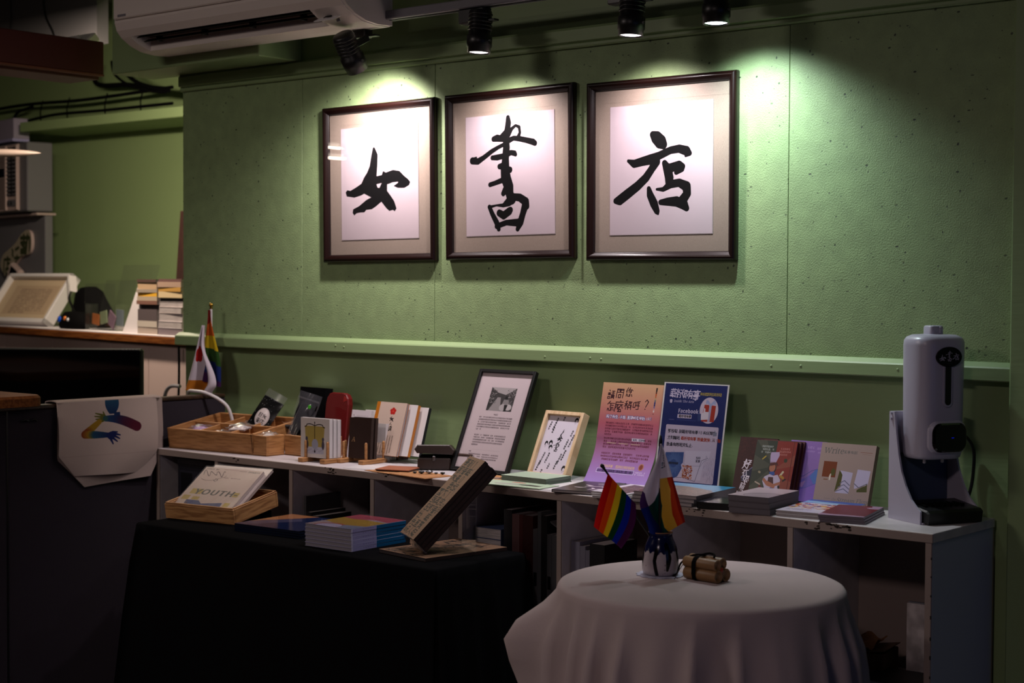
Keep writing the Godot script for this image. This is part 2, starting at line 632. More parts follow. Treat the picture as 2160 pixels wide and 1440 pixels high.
const POOL := "請問您怎麼稱除先直接名字藝術很有事粉團按讚享禮起到頁刻贈送限量鏡頭個數完為味型男活動書店議"

class Pic:
	var im: Image
	var k := 1.0
	var W := 0.0
	var H := 0.0
	# size in millimetres, pixels per millimetre
	func _init(w: float, h: float, ppm: float, c: Color) -> void:
		W = w
		H = h
		k = ppm
		im = Image.create(int(w * ppm), int(h * ppm), false, Image.FORMAT_RGB8)
		im.fill(c)
	func tex() -> ImageTexture:
		return ImageTexture.create_from_image(im)
	func rect(x: float, y: float, w: float, h: float, c: Color) -> void:
		im.fill_rect(Rect2i(int(x * k), int(y * k), maxi(1, int(w * k)), maxi(1, int(h * k))), c)
	func fade(y0: float, y1: float, a: Color, b: Color, c: Color) -> void:
		for y in range(int(y0 * k), int(y1 * k)):
			var t := (y / k - y0) / (y1 - y0)
			im.fill_rect(Rect2i(0, y, im.get_width(), 1), a.lerp(b, t * 2) if t < 0.5 else b.lerp(c, t * 2 - 1))
	func disc(x: float, y: float, r: float, c: Color, ry := -1.0) -> void:
		var R := r * k
		var RY := (ry if ry > 0 else r) * k
		var cx := x * k
		var cy := y * k
		for j in range(int(floor(cy - RY)), int(ceil(cy + RY)) + 1):
			var d := 1.0 - pow((j + 0.5 - cy) / RY, 2)
			if d > 0:
				var h := R * sqrt(d)
				im.fill_rect(Rect2i(roundi(cx - h), j, maxi(1, roundi(2 * h)), 1), c)
	# filled outlines, even-odd
	func poly(loops: Array, c: Color) -> void:
		var lo := 1e9
		var hi := -1e9
		for l in loops:
			for p in l:
				lo = minf(lo, p.y * k)
				hi = maxf(hi, p.y * k)
		for j in range(maxi(0, int(lo)), mini(im.get_height(), int(hi) + 1)):
			var y := j + 0.5
			var xs := []
			for l in loops:
				var n: int = l.size()
				for i in n:
					var a: Vector2 = l[i] * k
					var b: Vector2 = l[(i + 1) % n] * k
					if (a.y <= y) != (b.y <= y):
						xs.append(a.x + (y - a.y) / (b.y - a.y) * (b.x - a.x))
			xs.sort()
			for i in range(0, xs.size() - 1, 2):
				var x0 := roundi(xs[i])
				var x1 := roundi(xs[i + 1])
				if x1 > x0:
					im.fill_rect(Rect2i(x0, j, x1 - x0, 1), c)
	# a brush stroke through points Vector3(x, y, radius)
	func brush(pts: Array, c: Color) -> void:
		for i in pts.size() - 1:
			var a: Vector3 = pts[i]
			var b: Vector3 = pts[i + 1]
			var d := Vector2(b.x - a.x, b.y - a.y).length()
			var n := maxi(1, int(d / maxf(0.35 * minf(a.z, b.z), 0.5 / k)))
			for s in n + 1:
				var q := a.lerp(b, float(s) / n)
				disc(q.x, q.y, q.z, c)
	func line(pts: Array, r: float, c: Color) -> void:
		var q := []
		for p in pts:
			q.append(Vector3(p.x, p.y, r))
		brush(q, c)
	func han(ch: String, x: float, y: float, s: float, c: Color, w := 0.07, sx := 1.0, slant := 0.0) -> void:
		if not HAN.has(ch):
			return
		for stroke in HAN[ch].split(" "):
			var pts := []
			for i in range(0, stroke.length() - 1, 2):
				var px := float(stroke[i]) / 9.0
				var py := float(stroke[i + 1]) / 9.0
				pts.append(Vector3(x + (px * sx + (0.5 - py) * slant) * s, y + py * s, w * s))
			brush(pts, c)
	func hans(t: String, x: float, y: float, s: float, c: Color, w := 0.07, gap := 1.15, sx := 1.0) -> float:
		for ch in t:
			if ch == " ":
				x += s * 0.4
				continue
			if ch == "，" or ch == "。" or ch == "、":
				disc(x + s * 0.2, y + s * 0.8, s * 0.09, c)
				x += s * 0.6
				continue
			if HAN.has(ch):
				han(ch, x, y, s, c, w, sx)
				x += s * gap * sx
			else:
				x += text(ch, x, y + s, s * 1.2, c) + s * 0.06
		return x
	# lines too small to read: dense little characters
	func small(x: float, y: float, w: float, n: int, s: float, gap: float, c: Color, seed_: int, last := 0.6, pool := "") -> void:
		var r := RandomNumberGenerator.new()
		r.seed = seed_
		for i in n:
			var xx := x
			var end := x + w * (last if i == n - 1 else 1.0)
			while xx < end:
				if r.randf() > 0.09:
					han(pool[r.randi() % pool.length()], xx, y + i * gap, s, c, 0.06)
				xx += s * 1.14
	# Latin letters from the engine's own fonts; returns the width
	func text(t: String, x: float, y: float, size: float, c: Color, font := "Droid Sans", slant := 0.0, sx := 1.0, bold := false) -> float:
		var f := SystemFont.new()
		f.font_names = PackedStringArray([font])
		f.font_weight = 700 if bold else 400
		var rid: RID = f.get_rids()[0]
		var ts := TextServerManager.get_primary_interface()
		var x0 := x
		for ch in t:
			var g: int = ts.font_get_glyph_index(rid, 64, ch.unicode_at(0), 0)
			var d: Dictionary = ts.font_get_glyph_contours(rid, 64, g)
			var loops := []
			if d.has("points"):
				var from := 0
				for e in d.contours:
					var raw := []
					for i in range(from, e + 1):
						raw.append(d.points[i])
					from = e + 1
					var n := raw.size()
					var flat := PackedVector2Array()
					for i in n:
						var p: Vector3 = raw[i]
						var q: Vector3 = raw[(i + 1) % n]
						var o: Vector3 = raw[(i + n - 1) % n]
						if int(p.z) == 1:
							flat.append(Vector2(p.x, p.y))
						else:
							var a := Vector2(o.x, o.y) if int(o.z) == 1 else Vector2(o.x + p.x, o.y + p.y) / 2
							var b := Vector2(q.x, q.y) if int(q.z) == 1 else Vector2(q.x + p.x, q.y + p.y) / 2
							var m := Vector2(p.x, p.y)
							for s in [0.25, 0.5, 0.75]:
								flat.append(a.lerp(m, s).lerp(m.lerp(b, s), s))
							flat.append(b)
					var sc := size / 64.0
					var out := PackedVector2Array()
					for p in flat:
						out.append(Vector2(x + (p.x * sx - p.y * slant) * sc, y + p.y * sc))
					loops.append(out)
				poly(loops, c)
			x += ts.font_get_glyph_advance(rid, 64, g).x * size / 64.0 * sx
		return x - x0

func V2(a: Array) -> PackedVector2Array:
	var p := PackedVector2Array()
	for i in range(0, a.size() - 1, 2):
		p.append(Vector2(a[i], a[i + 1]))
	return p

func V3(a: Array) -> Array:
	var p := []
	for i in range(0, a.size() - 2, 3):
		p.append(Vector3(a[i], a[i + 1], a[i + 2]))
	return p

# the three brush characters of the frames, in millimetres about the sheet's middle (y up)
func brush_character(p: Pic, which: int, cx: float, cy: float, s: float, c: Color) -> void:
	if which == 0:
		var a := V2([-22, 117, -16, 111, -5, 91, -7, 55, -11, 21, 13, 24, 18, 35, 22, 36, 30, 31, 64, 38, 93, 33, 114, 16, 130, 6, 140, -4, 135, -14, 114, -22, 85, -21, 66, -14, 85, -5, 87, -1, 61, -2, 46, -6, 37, -7, 36, -28, 55, -48, 68, -63, 78, -87, 70, -96, 62, -91, 46, -94, 34, -86, 10, -63, -17, -78, -35, -86, -60, -87, -69, -95, -90, -95, -106, -97, -116, -104, -124, -95, -121, -83, -94, -74, -60, -55, -37, -47, -54, -40, -69, -34, -84, -39, -115, -45, -134, -42, -151, -40, -156, -26, -148, -19, -134, -22, -103, -10, -81, 0, -69, 19, -54, 35, -42, 56, -33, 95, -27, 114])
		var b := V2([-12, -5, 12, -2, 1, -18, -7, -16])
		var loops := []
		for l in [a, b]:
			var q := PackedVector2Array()
			for v in l:
				q.append(Vector2(cx + v.x * s, cy - v.y * s))
			loops.append(q)
		p.poly(loops, c)
		return
	var strokes := [
		[-4, 173, 5, -3, 156, 7.5, -8, 131, 7.5, -12, 111, 8.3, -11, 81, 9.2, -15, 48, 9.2, -17, 14, 11.7, -14, -11, 13.3, -3, -37, 12.5, 0, -58, 10.4, 8, -75, 11.7],
		[-62, 111, 5.8, -48, 113, 7.5, -26, 109, 6.2, 2, 104, 5.8, 18, 109, 5, 40, 106, 5.8, 67, 100, 5.8, 94, 93, 6.7, 101, 89, 5.8],
		[-1, 119, 4.2, 10, 137, 4.2, 26, 147, 2.9, 40, 141, 3.7, 43, 124, 3.3, 34, 108, 5],
		[-15, 128, 5.8, -32, 116, 5],
		[-149, 49, 7.5, -127, 46, 6.7, -104, 56, 5.4, -70, 74, 5, -43, 85, 4.2, -15, 94, 4.2],
		[-153, 54, 2.5, -133, 59, 1.7],
		[-68, 54, 5, -48, 54, 6.2, -15, 58, 5.8, 7, 66, 5.4, 21, 63, 5.8, 25, 59, 4.2],
		[-39, 26, 5.8, -20, 27, 8.3],
		[2, 14, 6.7, -12, 10, 6.7],
		[-78, -28, 5, -59, -24, 5, -31, -17, 5.8, -14, -11, 8.3],
		[-25, -57, 5.8, -14, -45, 8.3],
		[-81, -96, 5, -69, -119, 5.8, -52, -145, 6.7, -44, -165, 5],
		[-78, -96, 3.3, -53, -92, 2.1, -25, -93, 4.2, -3, -83, 9.2, 19, -69, 7.5, 41, -72, 8.3, 63, -85, 9.2, 68, -99, 6.7],
		[63, -93, 9.2, 52, -122, 7.5, 42, -147, 8.3, 31, -167, 5],
		[-52, -156, 5.8, -13, -146, 5.8, 20, -147, 7.5, 42, -147, 8.3],
		[-41, -116, 7.5, -24, -124, 8.3, -2, -112, 8.3, 3, -108, 6.7]]
	if which == 2:
		strokes = [
			[-26, 98, 9, -12, 88, 17, 0, 77, 18, 10, 68, 12],
			[-111, 27, 4.4, -90, 18, 10.5, -65, 23, 11.4, -35, 28, 13.1, -5, 37, 10.5, 35, 51, 9.6, 64, 54, 10.5, 88, 47, 12.2, 99, 40, 7, 86, 33, 3.5],
			[-15, 21, 13.1, -29, 1, 10.5, -49, -23, 11.4, -79, -46, 12.2, -115, -68, 13.1, -141, -84, 13.1, -155, -86, 7.9],
			[15, 16, 7.9, 25, -1, 13.1, 31, -26, 13.1, 31, -42, 11.4],
			[35, 1, 12.2, 64, 9, 10.5, 75, 4, 8.7, 73, -3, 7.9, 55, -11, 7],
			[-11, -57, 3.5, 11, -58, 6.1, 36, -44, 10.5, 65, -41, 10.5, 89, -52, 13.1, 92, -72, 11.4, 75, -92, 13.1],
			[-39, -54, 6.1, -34, -73, 10.5, -21, -97, 12.2, -11, -118, 8.7, -7, -126, 3.5],
			[2, -94, 7, 26, -93, 10.5, 56, -93, 13.1, 80, -102, 13.1, 90, -113, 7.9]]
	for st in strokes:
		var pts := []
		for q in V3(st):
			pts.append(Vector3(cx + q.x * s, cy - q.y * s, q.z * s * (1.5 if which == 1 else 1.12)))
		p.brush(pts, c)

# =============================== books ===============================
# stands with its front towards +z: x across, y up, z from the back cover to the front
func book_parts(t: Node3D, w: float, h: float, d: float, cover: Material, front: Material, spine_right := false, pages: Material = null, spine: Material = null) -> void:
	var b := 0.0009
	var s := Shape.new()
	var sx := w / 2 if spine_right else -w / 2
	s.span(Vector3(-w / 2, 0, 0), Vector3(w / 2, h, b))
	s.span(Vector3(-w / 2, 0, d - b), Vector3(w / 2, h, d))
	s.span(Vector3(sx - (b if spine_right else 0.0), 0, b), Vector3(sx + (0.0 if spine_right else b), h, d - b))
	if front:
		var f := Shape.new()
		f.face(-w / 2, 0, w / 2, h, d + 0.0002)
		obj2("cover", s, cover, f, front, t)
	else:
		obj("cover", s, cover, t)
	var p := Shape.new()
	var x0 := -w / 2 + (0.0015 if spine_right else b)
	var x1 := w / 2 - (b if spine_right else 0.0015)
	p.span(Vector3(x0, 0.001, b), Vector3(x1, h - 0.001, d - b))
	obj("pages", p, pages if pages else M.pages, t)
	if spine:
		var q := Shape.new()
		var sg := 1.0 if spine_right else -1.0
		var xf := Transform3D(Basis(Vector3.UP, sg * PI / 2), Vector3(sx, 0, d / 2))
		q.face(-d / 2, 0, d / 2, h, 0.0003, xf)
		obj("spine_print", q, spine, t)

func book(called: String, label: String, xf: Transform3D, w: float, h: float, d: float, cover: Material, front: Material = null, group := "", spine_right := false, category := "book", pages: Material = null, spine: Material = null) -> Node3D:
	# a book lying flat is placed by its middle
	if absf(xf.basis.y.y) < 0.1:
		xf.origin -= xf.basis.y * h / 2
	var t := thing(called, label, category, xf, group)
	book_parts(t, w, h, d, cover, front, spine_right, pages, spine)
	return t

# =============================== lamps ===============================
func fluorescent(p: Vector3, yaw_: float, length: float, energy: float, label: String, lean := 0.0) -> void:
	var t := thing("fluorescent_light", label, "ceiling light", Transform3D(Basis(Vector3.UP, yaw_) * Basis(Vector3.BACK, lean), p), "fluorescent lights")
	obj("housing", bx(Vector3(-0.05, 0, -length / 2), Vector3(0.05, 0.04, length / 2), 0.006), M.white, t)
	var s := Shape.new()
	s.tube([Vector3(0, -0.02, -length / 2 + 0.03), Vector3(0, -0.02, length / 2 - 0.03)], 0.014, 10)
	for e in [-0.2, 0.2]:
		obj("hanger", bx(Vector3(-0.006, 0.04, e - 0.006), Vector3(0.006, 2.9 - p.y if lean == 0.0 else 0.06, e + 0.006), 0.001), M.white, t)
	obj("tube", s, lamp_mat(Color(1.0, 0.95, 0.88), 3.0), t)
	for e in [-1, 1]:
		obj("socket", bx(Vector3(-0.018, -0.04, e * (length / 2 - 0.02) - 0.012), Vector3(0.018, 0.0, e * (length / 2 - 0.02) + 0.012), 0.003), M.white, t)
	var l := AreaLight3D.new()
	l.name = "area_light"
	l.area_size = Vector2(0.06, length)
	l.light_color = Color(1.0, 0.92, 0.82)
	l.light_energy = energy
	l.shadow_enabled = true
	t.add_child(l)
	l.transform = Transform3D(Basis(Vector3.RIGHT, -PI / 2), Vector3(0, -0.045, 0))

func ceiling_panel(p: Vector3, energy: float, c: Color, label: String) -> void:
	var t := thing("ceiling_light", label, "ceiling light", Transform3D(Basis.IDENTITY, p), "square ceiling light panels")
	obj("frame", bx(Vector3(-0.32, 0, -0.32), Vector3(0.32, 0.02, 0.32), 0.004), M.white, t)
	obj("diffuser", bx(Vector3(-0.30, -0.006, -0.30), Vector3(0.30, 0.0, 0.30), 0.001), lamp_mat(c, 0.8), t)
	var l := AreaLight3D.new()
	l.name = "area_light"
	l.area_size = Vector2(0.6, 0.6)
	l.light_color = c
	l.light_energy = energy
	l.shadow_enabled = true
	t.add_child(l)
	l.transform = Transform3D(Basis(Vector3.RIGHT, -PI / 2), Vector3(0, -0.015, 0))

func track_lights() -> void:
	var tr := thing("light_track", "grey ceiling track running along the wall above the three frames", "light track", at(0, 0, 0))
	obj("rail", bx(Vector3(-0.62, 2.205, 0.167), Vector3(1.9, 2.232, 0.214), 0.003), M.greyplastic, tr)
	var s := Shape.new()
	s.span(Vector3(-0.62, 2.203, 0.184), Vector3(1.9, 2.206, 0.197))
	obj("slot", s, M.black, tr)
	for x in [-0.55, 0.62, 1.8]:
		obj("hanger", bx(Vector3(x - 0.01, 2.23, 0.182), Vector3(x + 0.01, 2.9, 0.20), 0.002), M.greyplastic, tr)
	# lens x, lens y, lens z, which way the light is aimed (towards the wall), colour, strength
	var heads := [
		[-0.455, 2.060, 0.215, -0.75, -0.30, Color(1.0, 0.94, 0.94), 1.25, "first track spotlight from the left, tipped towards the wall below the air conditioner"],
		[0.035, 2.072, 0.20, -0.36, -0.10, Color(1.0, 0.94, 0.95), 0.74, "second track spotlight from the left, lit, above the tall middle character's frame"],
		[0.584, 2.071, 0.20, -0.36, -0.10, Color(1.0, 0.94, 0.96), 0.72, "third track spotlight from the left, lit, above the right frame's left half"],
		[0.858, 2.077, 0.20, -0.36, 0.06, Color(0.90, 0.97, 0.98), 0.74, "rightmost track spotlight, lit, above the right frame's right edge"]]
	const TZ := 0.19
	for h in heads:
		var p := Vector3(h[0], h[1], h[2])
		# the head's own axis is its -y
		# aim of the light added apart from the housing's axis, raising the wall pools
		var throw := Vector3(h[4], -1.0, h[3]).normalized()
		var ax := Vector3(h[4] * 0.3, -1.0, h[3] if h[3] < -0.5 else 0.03).normalized()
		var upv := -ax
		var xx := upv.cross(Vector3(0, 0, 1)).normalized()
		xx = Vector3(0, 0, 1).cross(upv).normalized() * -1.0 if xx == Vector3.ZERO else xx
		var zz := xx.cross(upv)
		var B := Basis(xx, upv, zz)
		var t := thing("track_spotlight", h[7], "spotlight", Transform3D(Basis.IDENTITY, p), "track spotlights above the frames")
		var pivot := B * Vector3(0, 0.085, 0)
		var a := Shape.new()
		a.box(Vector3(-0.025, 2.183 - p.y, TZ - p.z), Vector3(0.10, 0.044, 0.04), 0.004)
		obj("adapter", a, M.black, t)
		var y := Shape.new()
		var top := Vector3(pivot.x + 0.012, 2.165 - p.y, TZ - p.z)
		y.box((top + pivot + Vector3(0.04, 0, 0)) / 2 + Vector3(0.004, 0, 0), Vector3(0.006, absf(top.y - pivot.y) + 0.02, 0.022), 0.001, Basis(Vector3.RIGHT, atan2(pivot.z - top.z, top.y - pivot.y) * -1.0))
		y.box(top + Vector3(0.01, 0.0, 0), Vector3(0.07, 0.006, 0.022), 0.001)
		obj("yoke", y, M.black, t)
		var b := Shape.new()
		b.lathe([Vector2(0.0, 0.125), Vector2(0.030, 0.125), Vector2(0.0335, 0.121), Vector2(0.0335, 0.052), Vector2(0.0375, 0.050), Vector2(0.0375, 0.018), Vector2(0.0345, 0.016), Vector2(0.0345, 0.0), Vector2(0.0315, 0.0), Vector2(0.0315, 0.006), Vector2(0.0, 0.006)], 32, Vector3.ZERO, B)
		var bo := obj("body", b, M.black, t)
		for k in 5:
			var f := Shape.new()
			f.lathe([Vector2(0.0335, 0.115 - k * 0.011), Vector2(0.036, 0.114 - k * 0.011), Vector2(0.036, 0.110 - k * 0.011), Vector2(0.0335, 0.109 - k * 0.011)], 32, Vector3.ZERO, B)
			obj("cooling_fin", f, M.black, bo)
		var sc := Shape.new()
		sc.tube([B * Vector3(0.036, 0.034, 0), B * Vector3(0.043, 0.034, 0)], 0.004, 10)
		obj("tilt_screw", sc, M.steel, bo)
		var le := Shape.new()
		le.lathe([Vector2(0.0, 0.002), Vector2(0.012, 0.0018), Vector2(0.024, 0.002), Vector2(0.0312, 0.004)], 32, Vector3.ZERO, B)
		obj("lens", le, lamp_mat(h[5], 5.0), t)
		var l := SpotLight3D.new()
		l.name = "spot_light"
		l.light_color = h[5]
		l.light_energy = h[6]
		l.spot_angle = 62.0
		l.spot_angle_attenuation = 1.0
		l.spot_range = 12.0
		l.spot_attenuation = 2.0
		l.light_size = 0.022
		l.shadow_enabled = true
		t.add_child(l)
		l.look_at_from_position(p + ax * 0.012, p + ax * 0.012 + throw, Vector3(0, 0, 1))

# =============================== room ===============================
func wall_box(o: Node3D, called: String, a: Vector3, b: Vector3, m: Material, bev := 0.0) -> void:
	obj(called, bx(a, b, bev), m, o)

func extrude_x(prof: Array, x0: float, x1: float) -> Shape:
	# profile of Vector2(z, y), closed, pushed along x
	var s := Shape.new()
	var n := prof.size()
	for i in n:
		var a: Vector2 = prof[i]
		var b: Vector2 = prof[(i + 1) % n]
		s.quad(Vector3(x0, a.y, a.x), Vector3(x1, a.y, a.x), Vector3(x1, b.y, b.x), Vector3(x0, b.y, b.x))
	var poly := PackedVector2Array()
	for p in prof:
		poly.append(p)
	var t := Geometry2D.triangulate_polygon(poly)
	for i in range(0, t.size(), 3):
		var P := [poly[t[i]], poly[t[i + 1]], poly[t[i + 2]]]
		if (P[1] - P[0]).cross(P[2] - P[0]) < 0:
			P.reverse()
		# seen from +x, z runs left
		s.tri(Vector3(x1, P[0].y, P[0].x), Vector3(x1, P[2].y, P[2].x), Vector3(x1, P[1].y, P[1].x))
		s.tri(Vector3(x0, P[0].y, P[0].x), Vector3(x0, P[1].y, P[1].x), Vector3(x0, P[2].y, P[2].x))
	return s

func build_room() -> void:
	var fl := struct("floor")
	wall_box(fl, "slab", Vector3(-11, -0.1, -1.7), Vector3(5.8, 0, 10), M.floor)
	var ce := struct("ceiling")
	wall_box(ce, "slab", Vector3(-11, 2.9, -1.7), Vector3(5.8, 3.0, 10), M.ceiling)
	# the green wall: stucco panels over smooth boards, split by the chair rail
	var w := struct("wall_back")
	wall_box(w, "core", Vector3(-1.583, 0, -0.14), Vector3(5.7, 2.9, -0.012), M.brushed)
	var cuts := [-1.583, -0.94, -0.324, 0.962, 1.70]
	for i in 4:
		wall_box(w, "panel", Vector3(cuts[i] + 0.0007, 1.195, -0.02), Vector3(cuts[i + 1] - 0.0007, 2.12, 0.0003 * (i % 2)), M.stucco, 0.0012)
	var r := struct("trim_1")
	obj("chair_rail", extrude_x([Vector2(-0.012, 1.165), Vector2(0.024, 1.165), Vector2(0.026, 1.168), Vector2(0.025, 1.197), Vector2(0.022, 1.201), Vector2(0.006, 1.211), Vector2(-0.012, 1.213)], -1.60, 1.597), M.brushed, r)
	for x in [-0.75, -0.71, 0.15, 0.32, 0.36, 0.93, 1.02, 1.3]:
		var s := Shape.new()
		s.lathe([Vector2(0.004, 0.0), Vector2(0.0032, 0.0012), Vector2(0.0, 0.0016)], 8, Vector3(x, 1.183 + 0.004 * sin(x * 31.0), 0.0253), Basis(Vector3.RIGHT, PI / 2))
		obj("nail_head", s, M.brushed, r)
	var m := struct("trim_2")
	obj("moulding", extrude_x([Vector2(-0.012, 2.090), Vector2(0.010, 2.090), Vector2(0.013, 2.094), Vector2(0.013, 2.101), Vector2(0.009, 2.104), Vector2(0.020, 2.108), Vector2(0.020, 2.142), Vector2(0.012, 2.150), Vector2(-0.012, 2.152)], -1.583, 1.597), M.brushed, m)
	var pier := struct("wall_pier")
	wall_box(pier, "board", Vector3(1.598, 0, -0.1), Vector3(5.7, 2.9, 0.035), M.brushed, 0.004)
	# ceiling beam over the air conditioner
	var b := struct("ceiling_beam")
	wall_box(b, "casing", Vector3(-1.76, 2.15, -0.01), Vector3(-0.955, 2.9, 0.182), M.brushed, 0.003)
	# recess to the left
	var rc := struct("wall_recess")
	wall_box(rc, "board", Vector3(-11, 0, -1.7), Vector3(-1.45, 2.9, -1.6), M.recess)
	wall_box(rc, "return", Vector3(-1.583, 0, -1.6), Vector3(-1.45, 2.9, -0.012), M.recess)
	wall_box(rc, "pelmet", Vector3(-4.54, 2.1985, -1.6), Vector3(-1.585, 2.25, -1.25), M.recess, 0.003)
	var gw := struct("wall_bulkhead")
	wall_box(gw, "board", Vector3(-5.2, 2.44, -0.56), Vector3(-2.80, 2.9, -0.50), M.darkwall)
	# out of the picture: the rest of the shop
	var wl := struct("wall_left")
	wall_box(wl, "board", Vector3(-11.2, 0, -1.7), Vector3(-11, 2.9, 10), M.darkwall)
	var wf := struct("wall_front")
	wall_box(wf, "board", Vector3(-11.2, 0, 10), Vector3(5.8, 2.9, 10.2), M.darkwall)
	var wr := struct("wall_right")
	wall_box(wr, "under_window", Vector3(5.7, 0, -0.1), Vector3(5.9, 0.8, 10), M.darkwall)
	wall_box(wr, "over_window", Vector3(5.7, 2.3, -0.1), Vector3(5.9, 2.9, 10), M.darkwall)
	wall_box(wr, "near_corner", Vector3(5.7, 0.8, -0.1), Vector3(5.9, 2.3, 0.9), M.darkwall)
	wall_box(wr, "far_corner", Vector3(5.7, 0.8, 3.3), Vector3(5.9, 2.3, 10), M.darkwall)
	var wi := struct("window_1")
	for z in [0.9, 2.08, 3.26]:
		wall_box(wi, "window_frame", Vector3(5.74, 0.8, z), Vector3(5.80, 2.3, z + 0.04), M.greyplastic, 0.004)
	for y in [0.8, 2.26]:
		wall_box(wi, "window_frame", Vector3(5.74, y, 0.9), Vector3(5.80, y + 0.04, 3.3), M.greyplastic, 0.004)
	for z in [0.94, 2.12]:
		wall_box(wi, "pane", Vector3(5.766, 0.84, z), Vector3(5.772, 2.26, z + 1.14), M.pane)

# =============================== wall frames ===============================
func wall_frames() -> void:
	var brocade := Pic.new(120, 120, 4, Color(0.52, 0.46, 0.41))
	var bn := FastNoiseLite.new()
	bn.frequency = 0.045
	bn.seed = 17
	var bi := bn.get_seamless_image(480, 480)
	for y in 480:
		for x in 480:
			var q := absf(bi.get_pixel(x, y).r - 0.5)
			if q < 0.035 or absf(q - 0.17) < 0.03:
				brocade.im.set_pixel(x, y, Color(0.61, 0.55, 0.50))
	var silk := mat(Color.WHITE, 0.42)
	silk.albedo_texture = brocade.tex()
	silk.rim_enabled = true
	silk.rim = 0.4
	tri(silk, Vector3(8.5, 8.5, 8.5))
	var spec := [
		[-0.563, 1.724, "dark wooden frame holding a brush-written 女, leftmost and smallest looking of the three", 0.4],
		[-0.006, 1.729, "dark wooden frame holding a tall brush-written 書, middle of the three", 0.0],
		[0.552, 1.723, "dark wooden frame holding a brush-written 店, rightmost of the three", 0.3]]
	for i in 3:
		var t := thing("picture_frame", spec[i][2], "picture frame", at(spec[i][0], spec[i][1], 0.002), "framed characters on the wall")
		t.rotation_degrees.z = [0.5, 0.6, 0.0][i]
		t.rotation_degrees.x = 0.4
		var W := 0.255
		var H := 0.258
		# four mitred rails of a rounded moulding
		for k in 4:
			var s := Shape.new()
			var a := [Vector2(-W, H), Vector2(W, H), Vector2(W, -H), Vector2(-W, -H)]
			var p: Vector2 = a[k]
			var q: Vector2 = a[(k + 1) % 4]
			var prof := [Vector2(0.0, 0.0), Vector2(0.0, 0.015), Vector2(0.003, 0.021), Vector2(0.009, 0.024), Vector2(0.015, 0.022), Vector2(0.020, 0.016), Vector2(0.023, 0.014), Vector2(0.025, 0.011), Vector2(0.025, 0.0)]
			var rings := []
			for e in [p, q]:
				var ring := []
				for f in prof:
					ring.append(Vector3(e.x - signf(e.x) * f.x, e.y - signf(e.y) * f.x, f.y))
				rings.append(ring)
			s.loft(rings, true)
			obj("rail", s, M.frame, t)
		obj("backing", bx(Vector3(-W + 0.004, -H + 0.004, 0.0), Vector3(W - 0.004, H - 0.004, 0.005)), M.black, t)
		# silk mount in four strips, whose seams show
		var mo := bx(Vector3(-0.232, -0.240, 0.005), Vector3(0.232, 0.240, 0.0065))
		obj("mount", mo, silk, t)
		for yy in [0.196, -0.206]:
			obj("mount_strip", bx(Vector3(-0.232, minf(yy, signf(yy) * 0.24), 0.0065), Vector3(0.232, maxf(yy, signf(yy) * 0.24), 0.0069)), silk, t)
		var pic := Pic.new(354, 370, 2.6, Color(0.70, 0.645, 0.665))
		pic.rect(0, 0, 354, 1.2, Color(0.62, 0.56, 0.55))
		pic.rect(0, 368.8, 354, 1.2, Color(0.55, 0.50, 0.50))
		pic.rect(0, 0, 1.2, 370, Color(0.60, 0.54, 0.54))
		pic.rect(352.8, 0, 1.2, 370, Color(0.55, 0.50, 0.50))
		brush_character(pic, i, 177, 185, 1.0, Color(0.045, 0.04, 0.045))
		var back := bx(Vector3(-0.177, -0.185, 0.0069), Vector3(0.177, 0.185, 0.0078))
		var f2 := Shape.new()
		f2.face(-0.177, -0.185, 0.177, 0.185, 0.008)
		var pm := print_mat(pic, 0.95)
		pm.metallic_specular = 0.05
		obj2("sheet", back, M.paper, f2, pm, t)
		obj("glass", bx(Vector3(-0.232, -0.236, 0.0125), Vector3(0.232, 0.236, 0.0145)), M.pane, t)

